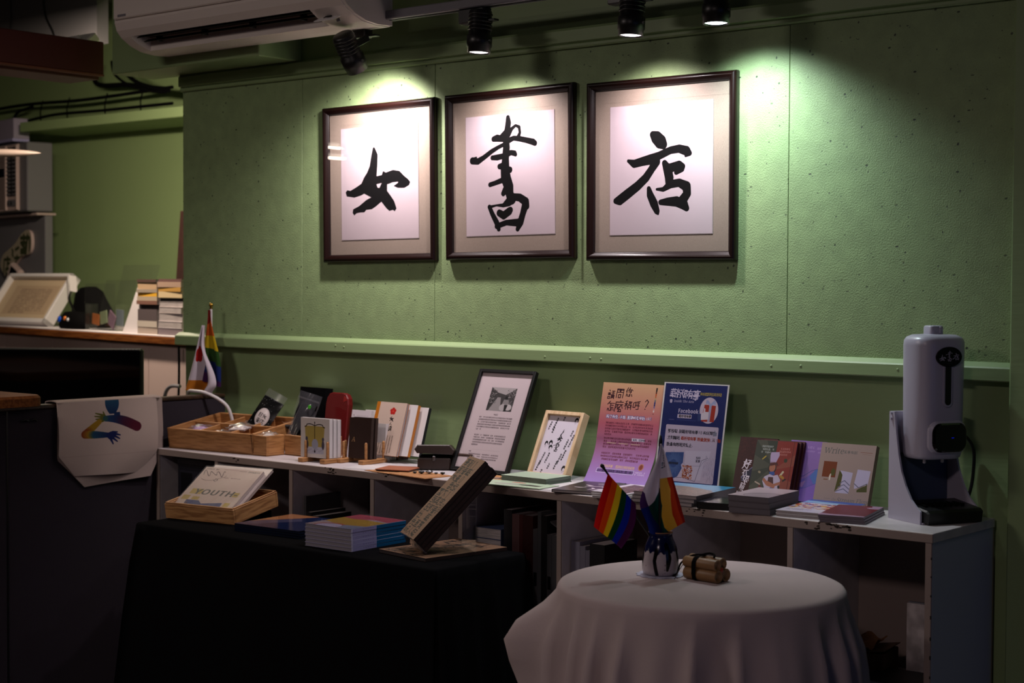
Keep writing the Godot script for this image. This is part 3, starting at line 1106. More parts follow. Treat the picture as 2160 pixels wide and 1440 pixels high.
# =============================== air conditioner ===============================
func air_conditioner() -> void:
	var t := thing("air_conditioner", "white wall-mounted split air conditioner with an open dark vent along its underside", "air conditioner", at(-0.335, 0, 0))
	var L := -1.10
	var prof := [Vector2(0.183, 2.186), Vector2(0.245, 2.184), Vector2(0.300, 2.192)]
	# body behind and above the vent
	var s := Shape.new()
	var outline := PackedVector2Array()
	# the end casings carry the whole rounded outline, the middle leaves the vent open
	var full := [Vector2(0.183, 2.186), Vector2(0.245, 2.184), Vector2(0.300, 2.190), Vector2(0.345, 2.206), Vector2(0.380, 2.228), Vector2(0.400, 2.250), Vector2(0.408, 2.275), Vector2(0.410, 2.46), Vector2(0.39, 2.49), Vector2(0.183, 2.49)]
	var mid := [Vector2(0.183, 2.186), Vector2(0.245, 2.184), Vector2(0.296, 2.190), Vector2(0.292, 2.235), Vector2(0.33, 2.262), Vector2(0.378, 2.262), Vector2(0.3805, 2.229), Vector2(0.400, 2.250), Vector2(0.408, 2.275), Vector2(0.410, 2.46), Vector2(0.39, 2.49), Vector2(0.183, 2.49)]
	obj("casing", extrude_x(mid, L + 0.05, -0.16), M.acplastic, t)
	obj("end_casing", extrude_x(full, -0.16, -0.012), M.acplastic, t)
	obj("end_casing", extrude_x(full, L, L + 0.05), M.acplastic, t)
	var cap := []
	for p in full:
		cap.append(Vector2(0.183 + (p.x - 0.183) * 0.985, 2.33 + (p.y - 2.33) * 0.985))
	obj("end_cap", extrude_x(cap, -0.012, 0.0), M.acplastic, t)
	obj("front_panel", bx(Vector3(L + 0.004, 2.285, 0.408), Vector3(-0.014, 2.47, 0.418), 0.004), M.acplastic, t)
	obj("vent_lining", bx(Vector3(L + 0.05, 2.2355, 0.294), Vector3(-0.16, 2.26, 0.3785)), M.acdark, t)
	for k in 2:
		var lv := Shape.new()
		lv.box(Vector3((L - 0.11) / 2, 2.222 + k * 0.010, 0.318 + k * 0.030), Vector3(-L - 0.22, 0.003, 0.022), 0.001, Basis(Vector3.RIGHT, 0.5))
		obj("louvre", lv, M.acdark, t)
	for k in 4:
		var x := L + 0.12 + k * 0.24
		obj("vane", bx(Vector3(x - 0.004, 2.214, 0.30), Vector3(x + 0.004, 2.238, 0.325), 0.001), M.acdark, t)
	# display plate at the right end of the vent
	var dp := Shape.new()
	var slope := Basis(Vector3.RIGHT, 0.46)
	dp.box(Vector3(-0.105, 2.2075, 0.342), Vector3(0.09, 0.003, 0.07), 0.001, slope)
	var pl := obj("display_plate", dp, M.white, t)
	var d2 := Shape.new()
	d2.box(Vector3(-0.105, 2.208, 0.352), Vector3(0.022, 0.003, 0.012), 0.0, slope)
	d2.box(Vector3(-0.125, 2.206, 0.349), Vector3(0.004, 0.003, 0.012), 0.0, slope)
	obj("display", d2, M.black, pl)
	var bt := Shape.new()
	bt.tube([Vector3(-0.085, 2.1985, 0.332), Vector3(-0.085, 2.193, 0.330)], 0.006, 12)
	obj("button", bt, M.greyplastic, pl)
	# small maker's badge on the front panel
	obj("badge", bx(Vector3(L + 0.03, 2.292, 0.418), Vector3(L + 0.075, 2.300, 0.419)), M.greyplastic, t)
	# red beam hanging at the left
	var rb := thing("red_beam", "dark red hanging board with a lower edge coloured as if lit, top left corner", "board", at(0, 0, 0))
	obj("face_board", bx(Vector3(-1.93, 2.168, 0.115), Vector3(-1.90, 2.288, 1.6), 0.003), M.red, rb)
	obj("underside", bx(Vector3(-2.12, 2.150, 0.115), Vector3(-1.93, 2.168, 1.6), 0.002), M.red, rb)
	obj("edge_strip", bx(Vector3(-1.935, 2.160, 0.115), Vector3(-1.899, 2.168, 1.6), 0.001), mat(Color(0.42, 0.22, 0.14), 0.6), rb)  # light along the lower edge put into the colour as an orange-brown strip
	# cables hanging on the grey board behind
	for d in [[-3.46, -3.45, 0.003], [-3.20, -3.12, 0.005]]:
		var c := Shape.new()
		c.tube(smoothed([Vector3(d[0], 2.9, -0.494), Vector3(d[0] + 0.01, 2.63, -0.494), Vector3(d[1], 2.51, -0.494), Vector3(d[1] + 0.03, 2.44, -0.494)]), d[2], 6)
		tag(obj("hanging_cable", c, M.black), ["thin dark cable on the grey board, leftmost of two", "dark cable bending to the right on the grey board above the red beam"][0 if d[0] < -3.3 else 1], "cable", "cables on the grey board")

# =============================== the white shelf ===============================
const DIV := [-1.29, -0.983, -0.621, -0.260, 0.098, 0.459, 0.820, 1.180, 1.544]
func build_shelf() -> void:
	var t := thing("display_shelf", "long white chipped melamine shelf unit running under the green wall", "shelf", at(0, 0, 0))
	obj("top_board", bx(Vector3(-1.31, 0.807, 0.004), Vector3(1.555, SHELF_Y, 0.341), 0.001), M.melamine, t)
	obj("front_edge", bx(Vector3(-1.31, 0.807, 0.341), Vector3(1.555, SHELF_Y - 0.001, 0.345), 0.001), M.edge, t)
	for i in 9:
		var x: float = DIV[i]
		var d := obj("end_panel" if i == 8 else "divider", bx(Vector3(x - 0.008, 0.0, 0.006), Vector3(x + 0.008, 0.807, 0.338), 0.001), M.endpanel if i == 8 else M.melamine, t)
		obj("edge_strip", bx(Vector3(x - 0.008, 0.0, 0.338), Vector3(x + 0.008, 0.807, 0.343), 0.001), M.edge, d)
	obj("mid_board", bx(Vector3(-1.29, 0.405, 0.006), Vector3(1.536, 0.423, 0.335), 0.001), M.melamine, t)
	obj("bottom_board", bx(Vector3(-1.29, 0.04, 0.006), Vector3(1.536, 0.06, 0.335), 0.001), M.melamine, t)
	obj("back_board", bx(Vector3(-1.31, 0.0, 0.0), Vector3(1.552, 0.807, 0.006)), M.edge, t)
	# chips where the edging has broken away
	for spot in [[0.868, 18, 0.13], [1.285, 26, 0.12], [-0.44, 12, 0.05], [-0.20, 3, 0.03], [-0.9, 4, 0.06]]:
		for k in spot[1]:
			var c := Shape.new()
			var x: float = spot[0] + rng.randf_range(-0.5, 0.5) * spot[2]
			var y := SHELF_Y - 0.001 - rng.randf() * 0.017 * rng.randf()
			var pl := PackedVector2Array()
			var r := rng.randf_range(0.0015, 0.005)
			for j in 7:
				pl.append(Vector2(x, y - r * 0.6) + Vector2.from_angle(TAU * j / 7) * r * rng.randf_range(0.5, 1.1) * Vector2(1.6, 0.8))
			c.prism(pl, 0.3448, 0.3453)
			obj("chipped_spot", c, M.chip, t)
	for k in 16:
		var y := 0.78 - k * 0.048 + rng.randf_range(-0.012, 0.012)
		obj("chipped_spot", bx(Vector3(1.5495, y - 0.004 - rng.randf() * 0.006, 0.3405), Vector3(1.5525, y, 0.3435), 0.0008), M.chip, t)

# =============================== behind the counter ===============================
func recess_things() -> void:
	# counter-local: origin at its right front top corner, x to the right, z towards the camera
	var R := Transform3D(Basis(Vector3.UP, deg_to_rad(-11.1)), Vector3(-2.22, 1.17, -0.47))
	var t := thing("back_counter", "white cupboard counter with a brown wooden top against the recess wall", "counter", R)
	obj("counter_top", bx(Vector3(-3.2, -0.006, -0.46), Vector3(0.06, 0.0, -0.004), 0.001), M.paper, t)
	obj("wooden_edge", bx(Vector3(-3.2, -0.038, -0.46), Vector3(0.06, -0.006, 0.0), 0.003), M.counterwood, t)
	obj("carcass", bx(Vector3(-3.2, -1.1, -0.44), Vector3(0.04, -0.038, -0.045), 0.001), M.oldplastic, t)
	var xs := [-3.2, -2.55, -1.92, -1.325, -0.675, -0.31, 0.04]
	for i in 6:
		var d := obj("door", bx(Vector3(xs[i] + 0.003, -1.05, -0.045), Vector3(xs[i + 1] - 0.003, -0.045, -0.027), 0.002), M.oldplastic, t)
		var k := Shape.new()
		k.lathe([Vector2(0.0, 0.022), Vector2(0.01, 0.021), Vector2(0.012, 0.014), Vector2(0.006, 0.006), Vector2(0.006, 0.0)], 12, Vector3(xs[i + 1] - 0.05, -0.45, -0.027), Basis(Vector3.RIGHT, PI / 2))
		obj("knob", k, M.steel, d)
	# grey board at the left, with the sign
	var gb := thing("grey_partition", "plain grey board standing behind the back counter, under the window air conditioner", "partition", R)
	obj("board", bx(Vector3(-3.3, 0.001, -0.455), Vector3(-2.312, 0.58, -0.41), 0.004), M.greyplastic, gb)
	obj("cap", bx(Vector3(-3.3, 0.58, -0.47), Vector3(-2.305, 0.592, -0.36), 0.002), M.oldplastic, gb)
	var sg := Pic.new(500, 300, 1.2, Color(0.62, 0.58, 0.50))
	var ink := Color(0.20, 0.23, 0.12)
	sg.han("店", 70, 165, 95, ink, 0.085)
	sg.han("活", 195, 110, 105, ink, 0.085)
	sg.han("動", 320, 45, 120, ink, 0.09)
	var blob := PackedVector2Array()
	for q in smoothed([Vector3(-0.18, -0.115, 0), Vector3(-0.10, -0.105, 0), Vector3(-0.02, -0.05, 0), Vector3(0.07, -0.01, 0), Vector3(0.17, 0.005, 0), Vector3(0.205, 0.05, 0), Vector3(0.195, 0.115, 0), Vector3(0.14, 0.135, 0), Vector3(0.06, 0.11, 0), Vector3(-0.02, 0.065, 0), Vector3(-0.10, 0.035, 0), Vector3(-0.20, 0.0, 0), Vector3(-0.24, -0.06, 0), Vector3(-0.18, -0.115, 0)], 5):
		blob.append(Vector2(q.x, q.y))
	blob.remove_at(blob.size() - 1)
	var sxf := R * at(-2.66, 0.37, -0.40)
	var sn := thing("cutout_sign", "cream cloud-shaped cutout sign with dark 活動 characters on the grey board", "sign", sxf)
	var sb := Shape.new()
	sb.prism(blob, -0.008, 0.008)
	var sf := Shape.new()
	var tr := Geometry2D.triangulate_polygon(blob)
	for i in range(0, tr.size(), 3):
		var P := [blob[tr[i]], blob[tr[i + 1]], blob[tr[i + 2]]]
		if (P[1] - P[0]).cross(P[2] - P[0]) < 0:
			P.reverse()
		var U := P.map(func(q): return Vector2((q.x + 0.26) / 0.5, (0.15 - q.y) / 0.3))
		sf.tri(Vector3(P[0].x, P[0].y, 0.0085), Vector3(P[1].x, P[1].y, 0.0085), Vector3(P[2].x, P[2].y, 0.0085), U[0], U[1], U[2])
	obj2("panel", sb, M.oldplastic, sf, print_mat(sg, 0.8), sn)
	# window air conditioner
	var a := thing("window_air_conditioner", "old beige window air conditioner with slatted grilles above the grey board", "air conditioner", R * at(-2.42, 0.60, -0.36))
	obj("case", bx(Vector3(-0.62, 0, -0.1), Vector3(0.10, 0.372, 0.045), 0.006), M.greyplastic, a)
	obj("front_plate", bx(Vector3(-0.62, 0.006, 0.045), Vector3(0.0, 0.366, 0.055), 0.004), M.oldplastic, a)
	obj("grille_well", bx(Vector3(-0.60, 0.02, 0.054), Vector3(-0.165, 0.345, 0.0575)), M.acdark, a)
	for k in 28:
		if k >= 15 and k < 19:
			continue
		obj("slat", bx(Vector3(-0.60, 0.024 + k * 0.0115, 0.056), Vector3(-0.166, 0.030 + k * 0.0115, 0.064), 0.001), M.oldplastic, a)
	obj("blue_panel", bx(Vector3(-0.58, 0.203, 0.058), Vector3(-0.185, 0.233, 0.066), 0.001), mat(Color(0.05, 0.05, 0.11), 0.3), a)
	for x in [-0.165, -0.012]:
		obj("upright", bx(Vector3(x, 0.01, 0.055), Vector3(x + 0.014, 0.36, 0.066), 0.002), M.oldplastic, a)
	obj("vent_well", bx(Vector3(-0.151, 0.085, 0.054), Vector3(-0.012, 0.35, 0.057)), M.acdark, a)
	for k in 12:
		obj("vent_slat", bx(Vector3(-0.150, 0.09 + k * 0.0215, 0.056), Vector3(-0.012, 0.10 + k * 0.0215, 0.063), 0.001), M.greyplastic, a)
	obj("vent_bar", bx(Vector3(-0.075, 0.09, 0.062), Vector3(-0.062, 0.34, 0.066), 0.001), M.acdark, a)
	var cp := obj("control_plate", bx(Vector3(-0.145, 0.03, 0.055), Vector3(-0.02, 0.066, 0.060), 0.002), M.greyplastic, a)
	for x in [-0.13, -0.085]:
		obj("knob", bx(Vector3(x, 0.038, 0.06), Vector3(x + 0.012, 0.058, 0.066), 0.002), M.acdark, cp)
	var bl := thing("blind_box", "pale lilac box between the window air conditioner and the ceiling pelmet", "box", R * at(-2.9, 1.0, -0.36))
	obj("body", bx(Vector3(-0.3, 0.0, -0.06), Vector3(0.36, 0.115, 0.03), 0.004), mat(Color(0.62, 0.58, 0.66), 0.5), bl)
	obj("lower_lip", bx(Vector3(-0.3, -0.012, -0.06), Vector3(0.36, 0.004, 0.036), 0.003), mat(Color(0.70, 0.68, 0.86), 0.4), bl)
	# slim tapered lamp head in front of it
	var lh := thing("slim_lamp", "slim pale tapered lamp arm pointing right across the window air conditioner", "lamp", Transform3D(Basis(Vector3.UP, deg_to_rad(40)), Vector3(-3.16, 1.958, -0.25)))
	var ls := Shape.new()
	var rings := []
	for d in [[-0.14, 0.016, 0.024], [-0.05, 0.018, 0.026], [0.05, 0.017, 0.024], [0.12, 0.012, 0.018], [0.16, 0.006, 0.009], [0.178, 0.001, 0.002]]:
		var ring := []
		for k in 14:
			ring.append(Vector3(d[0], sin(TAU * k / 14) * d[1], cos(TAU * k / 14) * d[2]))
		rings.append(ring)
	ls.loft(rings, true, true)
	obj("head", ls, mat(Color(0.50, 0.44, 0.41), 0.5), lh)
	var bulb := Shape.new()
	bulb.lathe([Vector2(0.0, 0.006), Vector2(0.008, 0.005), Vector2(0.010, 0.0)], 12, Vector3(-0.03, -0.016, 0.012), Basis(Vector3.RIGHT, 2.2))
	obj("knob", bulb, M.black, lh)
	var stem := Shape.new()
	stem.tube(smoothed([Vector3(-0.13, 0, 0), Vector3(-0.22, 0.0, -0.03), Vector3(-0.30, -0.08, -0.05), Vector3(-0.32, -0.45, -0.05), Vector3(-0.32, -0.788, -0.05)], 5), 0.008, 8)
	obj("stem", stem, M.oldplastic, lh)
	# handset on its cradle
	var ph := thing("telephone_handset", "pale handset with a dark screen leaning on the grey board, beside the white frame", "telephone", R * Transform3D(Basis(Vector3.FORWARD, 0.38) * Basis(Vector3.RIGHT, -0.1), Vector3(-2.72, 0.075, -0.36)))
	obj("body", bx(Vector3(-0.07, 0, -0.02), Vector3(0.07, 0.25, 0.02), 0.012), M.oldplastic, ph)
	obj("screen", bx(Vector3(-0.04, 0.17, 0.02), Vector3(0.045, 0.235, 0.0225), 0.001), M.gloss, ph)
	for r in 4:
		for c in 3:
			obj("key", bx(Vector3(-0.042 + c * 0.031, 0.045 + r * 0.029, 0.02), Vector3(-0.019 + c * 0.031, 0.065 + r * 0.029, 0.024), 0.002), M.greyplastic, ph)
	var crd := thing("handset_cradle", "small dark cradle under the pale telephone handset", "cradle", R * at(-2.76, 0, -0.33))
	obj("foot", bx(Vector3(-0.1, 0.0, -0.06), Vector3(0.08, 0.03, 0.05), 0.006), M.greyplastic, crd)
	obj("back_rest", bx(Vector3(-0.06, 0.03, -0.06), Vector3(0.05, 0.11, -0.035), 0.004), M.greyplastic, crd)
	# white deep frame, leaning
	var wf := thing("box_frame", "white deep-sided frame with a faded print leaning back on the wooden counter", "picture frame", R * (at(-1.84, 0.022, -0.03) * Transform3D(Basis(Vector3.UP, 0.2) * Basis(Vector3.FORWARD, 0.0) * Basis(Vector3.RIGHT, -0.62), Vector3.ZERO)))
	var fw := 0.275
	var fh := 0.30
	for e in [[-fw, 0.0, -fw + 0.02, fh], [fw - 0.02, 0.0, fw, fh], [-fw, 0.0, fw, 0.025], [-fw, fh - 0.02, fw, fh]]:
		obj("rail", bx(Vector3(e[0], e[1], -0.06), Vector3(e[2], e[3], 0.0), 0.002), M.white, wf)
	var pr := Pic.new(460, 260, 0.8, Color(0.71, 0.63, 0.52))
	pr.rect(60, 40, 340, 180, Color(0.66, 0.57, 0.47))
	pr.small(110, 60, 240, 12, 9, 13, Color(0.50, 0.42, 0.35), 5, 0.5, POOL)
	var bf := bx(Vector3(-fw + 0.02, 0.025, -0.055), Vector3(fw - 0.02, fh - 0.02, -0.03))
	var ff := Shape.new()
	ff.face(-fw + 0.02, 0.025, fw - 0.02, fh - 0.02, -0.0295)
	obj2("print", bf, M.paper, ff, print_mat(pr, 0.7), wf)
	var cd := thing("folded_card", "small white folded card sticking up behind the white deep frame", "card", R * Transform3D(Basis(Vector3.UP, -0.3) * Basis(Vector3.FORWARD, -0.5), Vector3(-1.53, 0.15, -0.20)))
	obj("leaf", bx(Vector3(-0.03, 0, 0), Vector3(0.03, 0.10, 0.002)), M.white, cd)
	var l2 := Shape.new()
	l2.box(Vector3(0.04, 0.05, -0.02), Vector3(0.002, 0.09, 0.04), 0.0, Basis(Vector3.UP, 0.4))
	obj("leaf", l2, M.paper, cd)
	# black bag with beads, and small coloured bits
	var bk := thing("black_bag", "slumped black bag on the wooden counter behind the white deep frame", "bag", R * at(-1.32, 0, -0.24))
	var bs := Shape.new()
	bs.lathe([Vector2(0.0, 0.20), Vector2(0.05, 0.195), Vector2(0.085, 0.17), Vector2(0.10, 0.13), Vector2(0.125, 0.08), Vector2(0.14, 0.03), Vector2(0.12, 0.0)], 18, Vector3.ZERO, Basis(Vector3(1.15, 0.1, 0), Vector3(-0.35, 1, 0), Vector3(0, 0, 0.7)))
	obj("body", bs, M.matblack, bk)
	var st := Shape.new()
	st.tube(smoothed([Vector3(-0.16, 0.17, 0.05), Vector3(-0.10, 0.14, 0.085), Vector3(-0.03, 0.10, 0.10), Vector3(0.05, 0.04, 0.105)], 5), 0.006, 6)
	obj("strap", st, M.black, bk)
	var bb := thing("black_pouch", "low black pouch with a blue disc and an amber bead on the wooden counter", "pouch", R * at(-1.18, 0, -0.075))
	var pb := Shape.new()
	pb.lathe([Vector2(0.0, 0.085), Vector2(0.07, 0.08), Vector2(0.11, 0.05), Vector2(0.115, 0.01), Vector2(0.10, 0.0)], 18, Vector3.ZERO, Basis(Vector3(1.2, 0, 0), Vector3.UP, Vector3(0, 0, 0.45)))
	obj("body", pb, M.matblack, bb)
	for d in [[-0.065, 0.045, 0.016, Color(0.05, 0.25, 0.65)], [0.0, 0.05, 0.012, Color(0.72, 0.38, 0.12)], [0.035, 0.045, 0.009, Color(0.7, 0.7, 0.72)]]:
		var ds := Shape.new()
		ds.lathe([Vector2(0.0, 0.008), Vector2(d[2] * 0.8, 0.006), Vector2(d[2], 0.0)], 14, Vector3(d[0], d[1], 0.046), Basis(Vector3.RIGHT, PI / 2 - 0.2))
		obj("disc", ds, mat(d[3], 0.25), bb)
	# acrylic box and clear panel
	var ab := thing("acrylic_box", "clear acrylic leaflet box holding small coloured cards, left of the counter's book piles", "leaflet holder", R * at(-0.86, 0.001, -0.09))
	obj("front_pane", bx(Vector3(-0.16, 0, 0.03), Vector3(0.16, 0.215, 0.033)), M.acrylic, ab)
	var lean := Shape.new()
	lean.box(Vector3(0.0, 0.115, -0.05), Vector3(0.32, 0.235, 0.003), 0.0, Basis(Vector3.RIGHT, -0.2))
	obj("back_pane", lean, M.acrylic, ab)
	for x in [-0.1585, 0.1585]:
		obj("side_pane", bx(Vector3(x - 0.0015, 0, -0.03), Vector3(x + 0.0015, 0.12, 0.03)), M.acrylic, ab)
	obj("base_pane", bx(Vector3(-0.16, 0, -0.05), Vector3(0.16, 0.003, 0.03)), M.acrylic, ab)
	var cols := [Color(0.60, 0.33, 0.12), Color(0.45, 0.50, 0.38), Color(0.45, 0.35, 0.42), Color(0.30, 0.33, 0.38)]
	for i in 4:
		var c := Shape.new()
		c.box(Vector3.ZERO, Vector3(0.07, 0.05 + 0.008 * i, 0.006), 0.001)
		var o := obj("leaflet_card", c, mat(cols[i], 0.6))
		o.transform = R * Transform3D(Basis(Vector3.FORWARD, [0.1, -0.15, 0.5, 0.05][i]), Vector3(-0.97 + i * 0.068, 0.05 + 0.01 * (i % 2), -0.088 - 0.008 * i))
		tag(o, ["small orange-brown card inside the acrylic leaflet box", "small grey-green card inside the acrylic leaflet box", "small tilted mauve card inside the acrylic leaflet box", "small slate card inside the acrylic leaflet box, rightmost"][i], "card", "cards in the acrylic box")
	var cp2 := thing("acrylic_sheet", "tall clear acrylic panel leaning behind the acrylic leaflet box", "acrylic panel", R * (at(-0.78, 0.001, -0.16) * Transform3D(Basis(Vector3.RIGHT, -0.25), Vector3.ZERO)))
	obj("sheet", bx(Vector3(-0.2, 0, 0), Vector3(0.17, 0.31, 0.003)), M.acrylic, cp2)
	var pp := thing("paper_wedge", "white paper stand wedged between the acrylic box and the book piles", "paper stand", R * at(-0.50, 0.0, -0.06))
	var pw := Shape.new()
	pw.prism(V2([-0.09, 0.0, 0.06, 0.0, 0.085, 0.19, 0.06, 0.20]), -0.06, 0.02, Transform3D.IDENTITY, 0.001)
	obj("body", pw, M.paper, pp)
	var sl := thing("wood_slab", "reddish brown wooden slab leaning in the corner behind the counter's book piles", "wooden board", R * Transform3D(Basis(Vector3.FORWARD, 0.14), Vector3(-0.72, 0.0, -0.40)))
	obj("plank", bx(Vector3(-0.07, 0, -0.012), Vector3(0.07, 0.55, 0.012), 0.003), wood_mat(Color(0.21, 0.12, 0.10), Color(0.15, 0.08, 0.07), 71, Vector3(12, 1.5, 6)), sl)
	# two piles of books, bottom to top: thickness, inset, cover colour
	var piles := [
		[-0.325, 0.19, [[0.03, 0, Color(0.62, 0.56, 0.52)], [0.026, 0.002, Color(0.70, 0.66, 0.62)], [0.05, 0, Color(0.33, 0.29, 0.30)], [0.02, -0.012, Color(0.18, 0.16, 0.17)], [0.016, 0.004, Color(0.45, 0.32, 0.28)], [0.018, 0.002, Color(0.63, 0.57, 0.50)], [0.016, 0.0, Color(0.80, 0.60, 0.18)], [0.014, 0.004, Color(0.55, 0.50, 0.45)], [0.03, 0.0, Color(0.66, 0.55, 0.44)], [0.012, 0.004, Color(0.30, 0.22, 0.20)]]],
		[-0.115, 0.21, [[0.03, 0, Color(0.45, 0.40, 0.42)], [0.028, 0.002, Color(0.85, 0.82, 0.84)], [0.034, -0.002, Color(0.74, 0.68, 0.68)], [0.026, 0, Color(0.72, 0.66, 0.66)], [0.022, -0.004, Color(0.77, 0.73, 0.73)], [0.016, -0.008, Color(0.08, 0.07, 0.08)], [0.026, 0.0, Color(0.74, 0.66, 0.52)], [0.018, 0.002, Color(0.66, 0.50, 0.25)], [0.022, 0.004, Color(0.60, 0.50, 0.44)], [0.012, 0.0, Color(0.36, 0.26, 0.25)]]]]
	var where := ["bottom", "second from the bottom", "third from the bottom", "fourth from the bottom", "fifth from the bottom", "sixth from the bottom", "fourth from the top", "third from the top", "second from the top", "topmost"]
	for i in 2:
		var y := 0.0
		for k in 10:
			var d: Array = piles[i][2][k]
			var xf := R * (at(piles[i][0], y, -0.03 + d[1]) * laid(0, 0, -0.075, 90 + rng.randf_range(-2, 2)))
			book("piled_book", "book lying in the %s pile on the back counter, %s" % [["left", "right"][i], where[k]], xf * Transform3D(Basis.IDENTITY, Vector3(0, 0, 0)), 0.15, piles[i][1] - 0.006, d[0], mat(d[2], 0.5), null, "books piled on the back counter", i == 1 and k in [1, 2, 3, 4])
			y += d[0] + 0.0004
	# cables and pipes along the recess wall
	var routes := [
		["thick black pipe curving down beside the dark red board", [Vector3(-4.073, 2.536, -1.413), Vector3(-4.062, 2.458, -1.391), Vector3(-3.984, 2.422, -1.380), Vector3(-3.761, 2.408, -1.369), Vector3(-3.616, 2.385, -1.358), Vector3(-3.360, 2.352, -1.324)], 0.013],
		["second black pipe bundled above the recess pelmet", [Vector3(-3.795, 2.536, -1.369), Vector3(-3.728, 2.463, -1.347), Vector3(-3.628, 2.408, -1.336), Vector3(-3.483, 2.369, -1.324), Vector3(-3.327, 2.341, -1.302)], 0.011],
		["grey cord looping down into the black pipe bundle", [Vector3(-3.884, 2.536, -1.369), Vector3(-3.795, 2.458, -1.324), Vector3(-3.650, 2.391, -1.308), Vector3(-3.483, 2.352, -1.297), Vector3(-3.327, 2.330, -1.280)], 0.007],
		["long dark cable sagging along the recess wall to the left edge", [Vector3(-5.264, 2.341, -1.380), Vector3(-4.930, 2.360, -1.380), Vector3(-4.596, 2.366, -1.380), Vector3(-4.151, 2.355, -1.369), Vector3(-3.650, 2.360, -1.358), Vector3(-3.327, 2.360, -1.324)], 0.009],
		["dark cable with a hooked end lying on the recess pelmet", [Vector3(-4.596, 2.349, -1.369), Vector3(-4.730, 2.330, -1.369), Vector3(-4.774, 2.296, -1.369), Vector3(-4.730, 2.271, -1.369), Vector3(-4.373, 2.291, -1.358), Vector3(-3.928, 2.285, -1.347), Vector3(-3.327, 2.280, -1.324)], 0.008]]
	for q in routes:
		var s := Shape.new()
		s.tube(smoothed(q[1], 8), q[2], 8)
		tag(obj("cable", s, M.matblack), q[0], "cable", "cables over the recess")
	for x in [-3.72, -3.5, -3.2, -2.93]:
		var s := Shape.new()
		var x2: float = 3.2208 + (x - 3.2208) * 1.1134
		s.tube([Vector3(x2, 2.245, -1.36), Vector3(x2 + 0.01, 2.315, -1.35), Vector3(x2 + 0.02, 2.374, -1.36)], 0.004, 6)
		tag(obj("cable_tie", s, M.matblack), {-3.72: "leftmost dark tie holding the recess cables", -3.5: "second dark tie from the left on the recess cables", -3.2: "third dark tie from the left on the recess cables", -2.93: "dark tie round the black pipe bundle, nearest the green wall's edge"}[x], "cable tie", "ties on the recess cables")
	# cords down the cupboard end
	for q in [["dark cord hanging straight down the white cupboard's right end", [Vector3(-2.19, 1.13, -0.46), Vector3(-2.192, 0.98, -0.462), Vector3(-2.20, 0.7, -0.455)], 0.005, M.matblack], ["grey hooked pipe on the white cupboard's right end", [Vector3(-2.17, 0.965, -0.45), Vector3(-2.23, 0.962, -0.45), Vector3(-2.272, 0.93, -0.455), Vector3(-2.285, 0.86, -0.46), Vector3(-2.29, 0.6, -0.46)], 0.008, M.greyplastic]]:
		var s := Shape.new()
		s.tube(smoothed(q[1], 6), q[2], 8)
		tag(obj("cord", s, q[3]), q[0], "cord", "cords on the cupboard end")

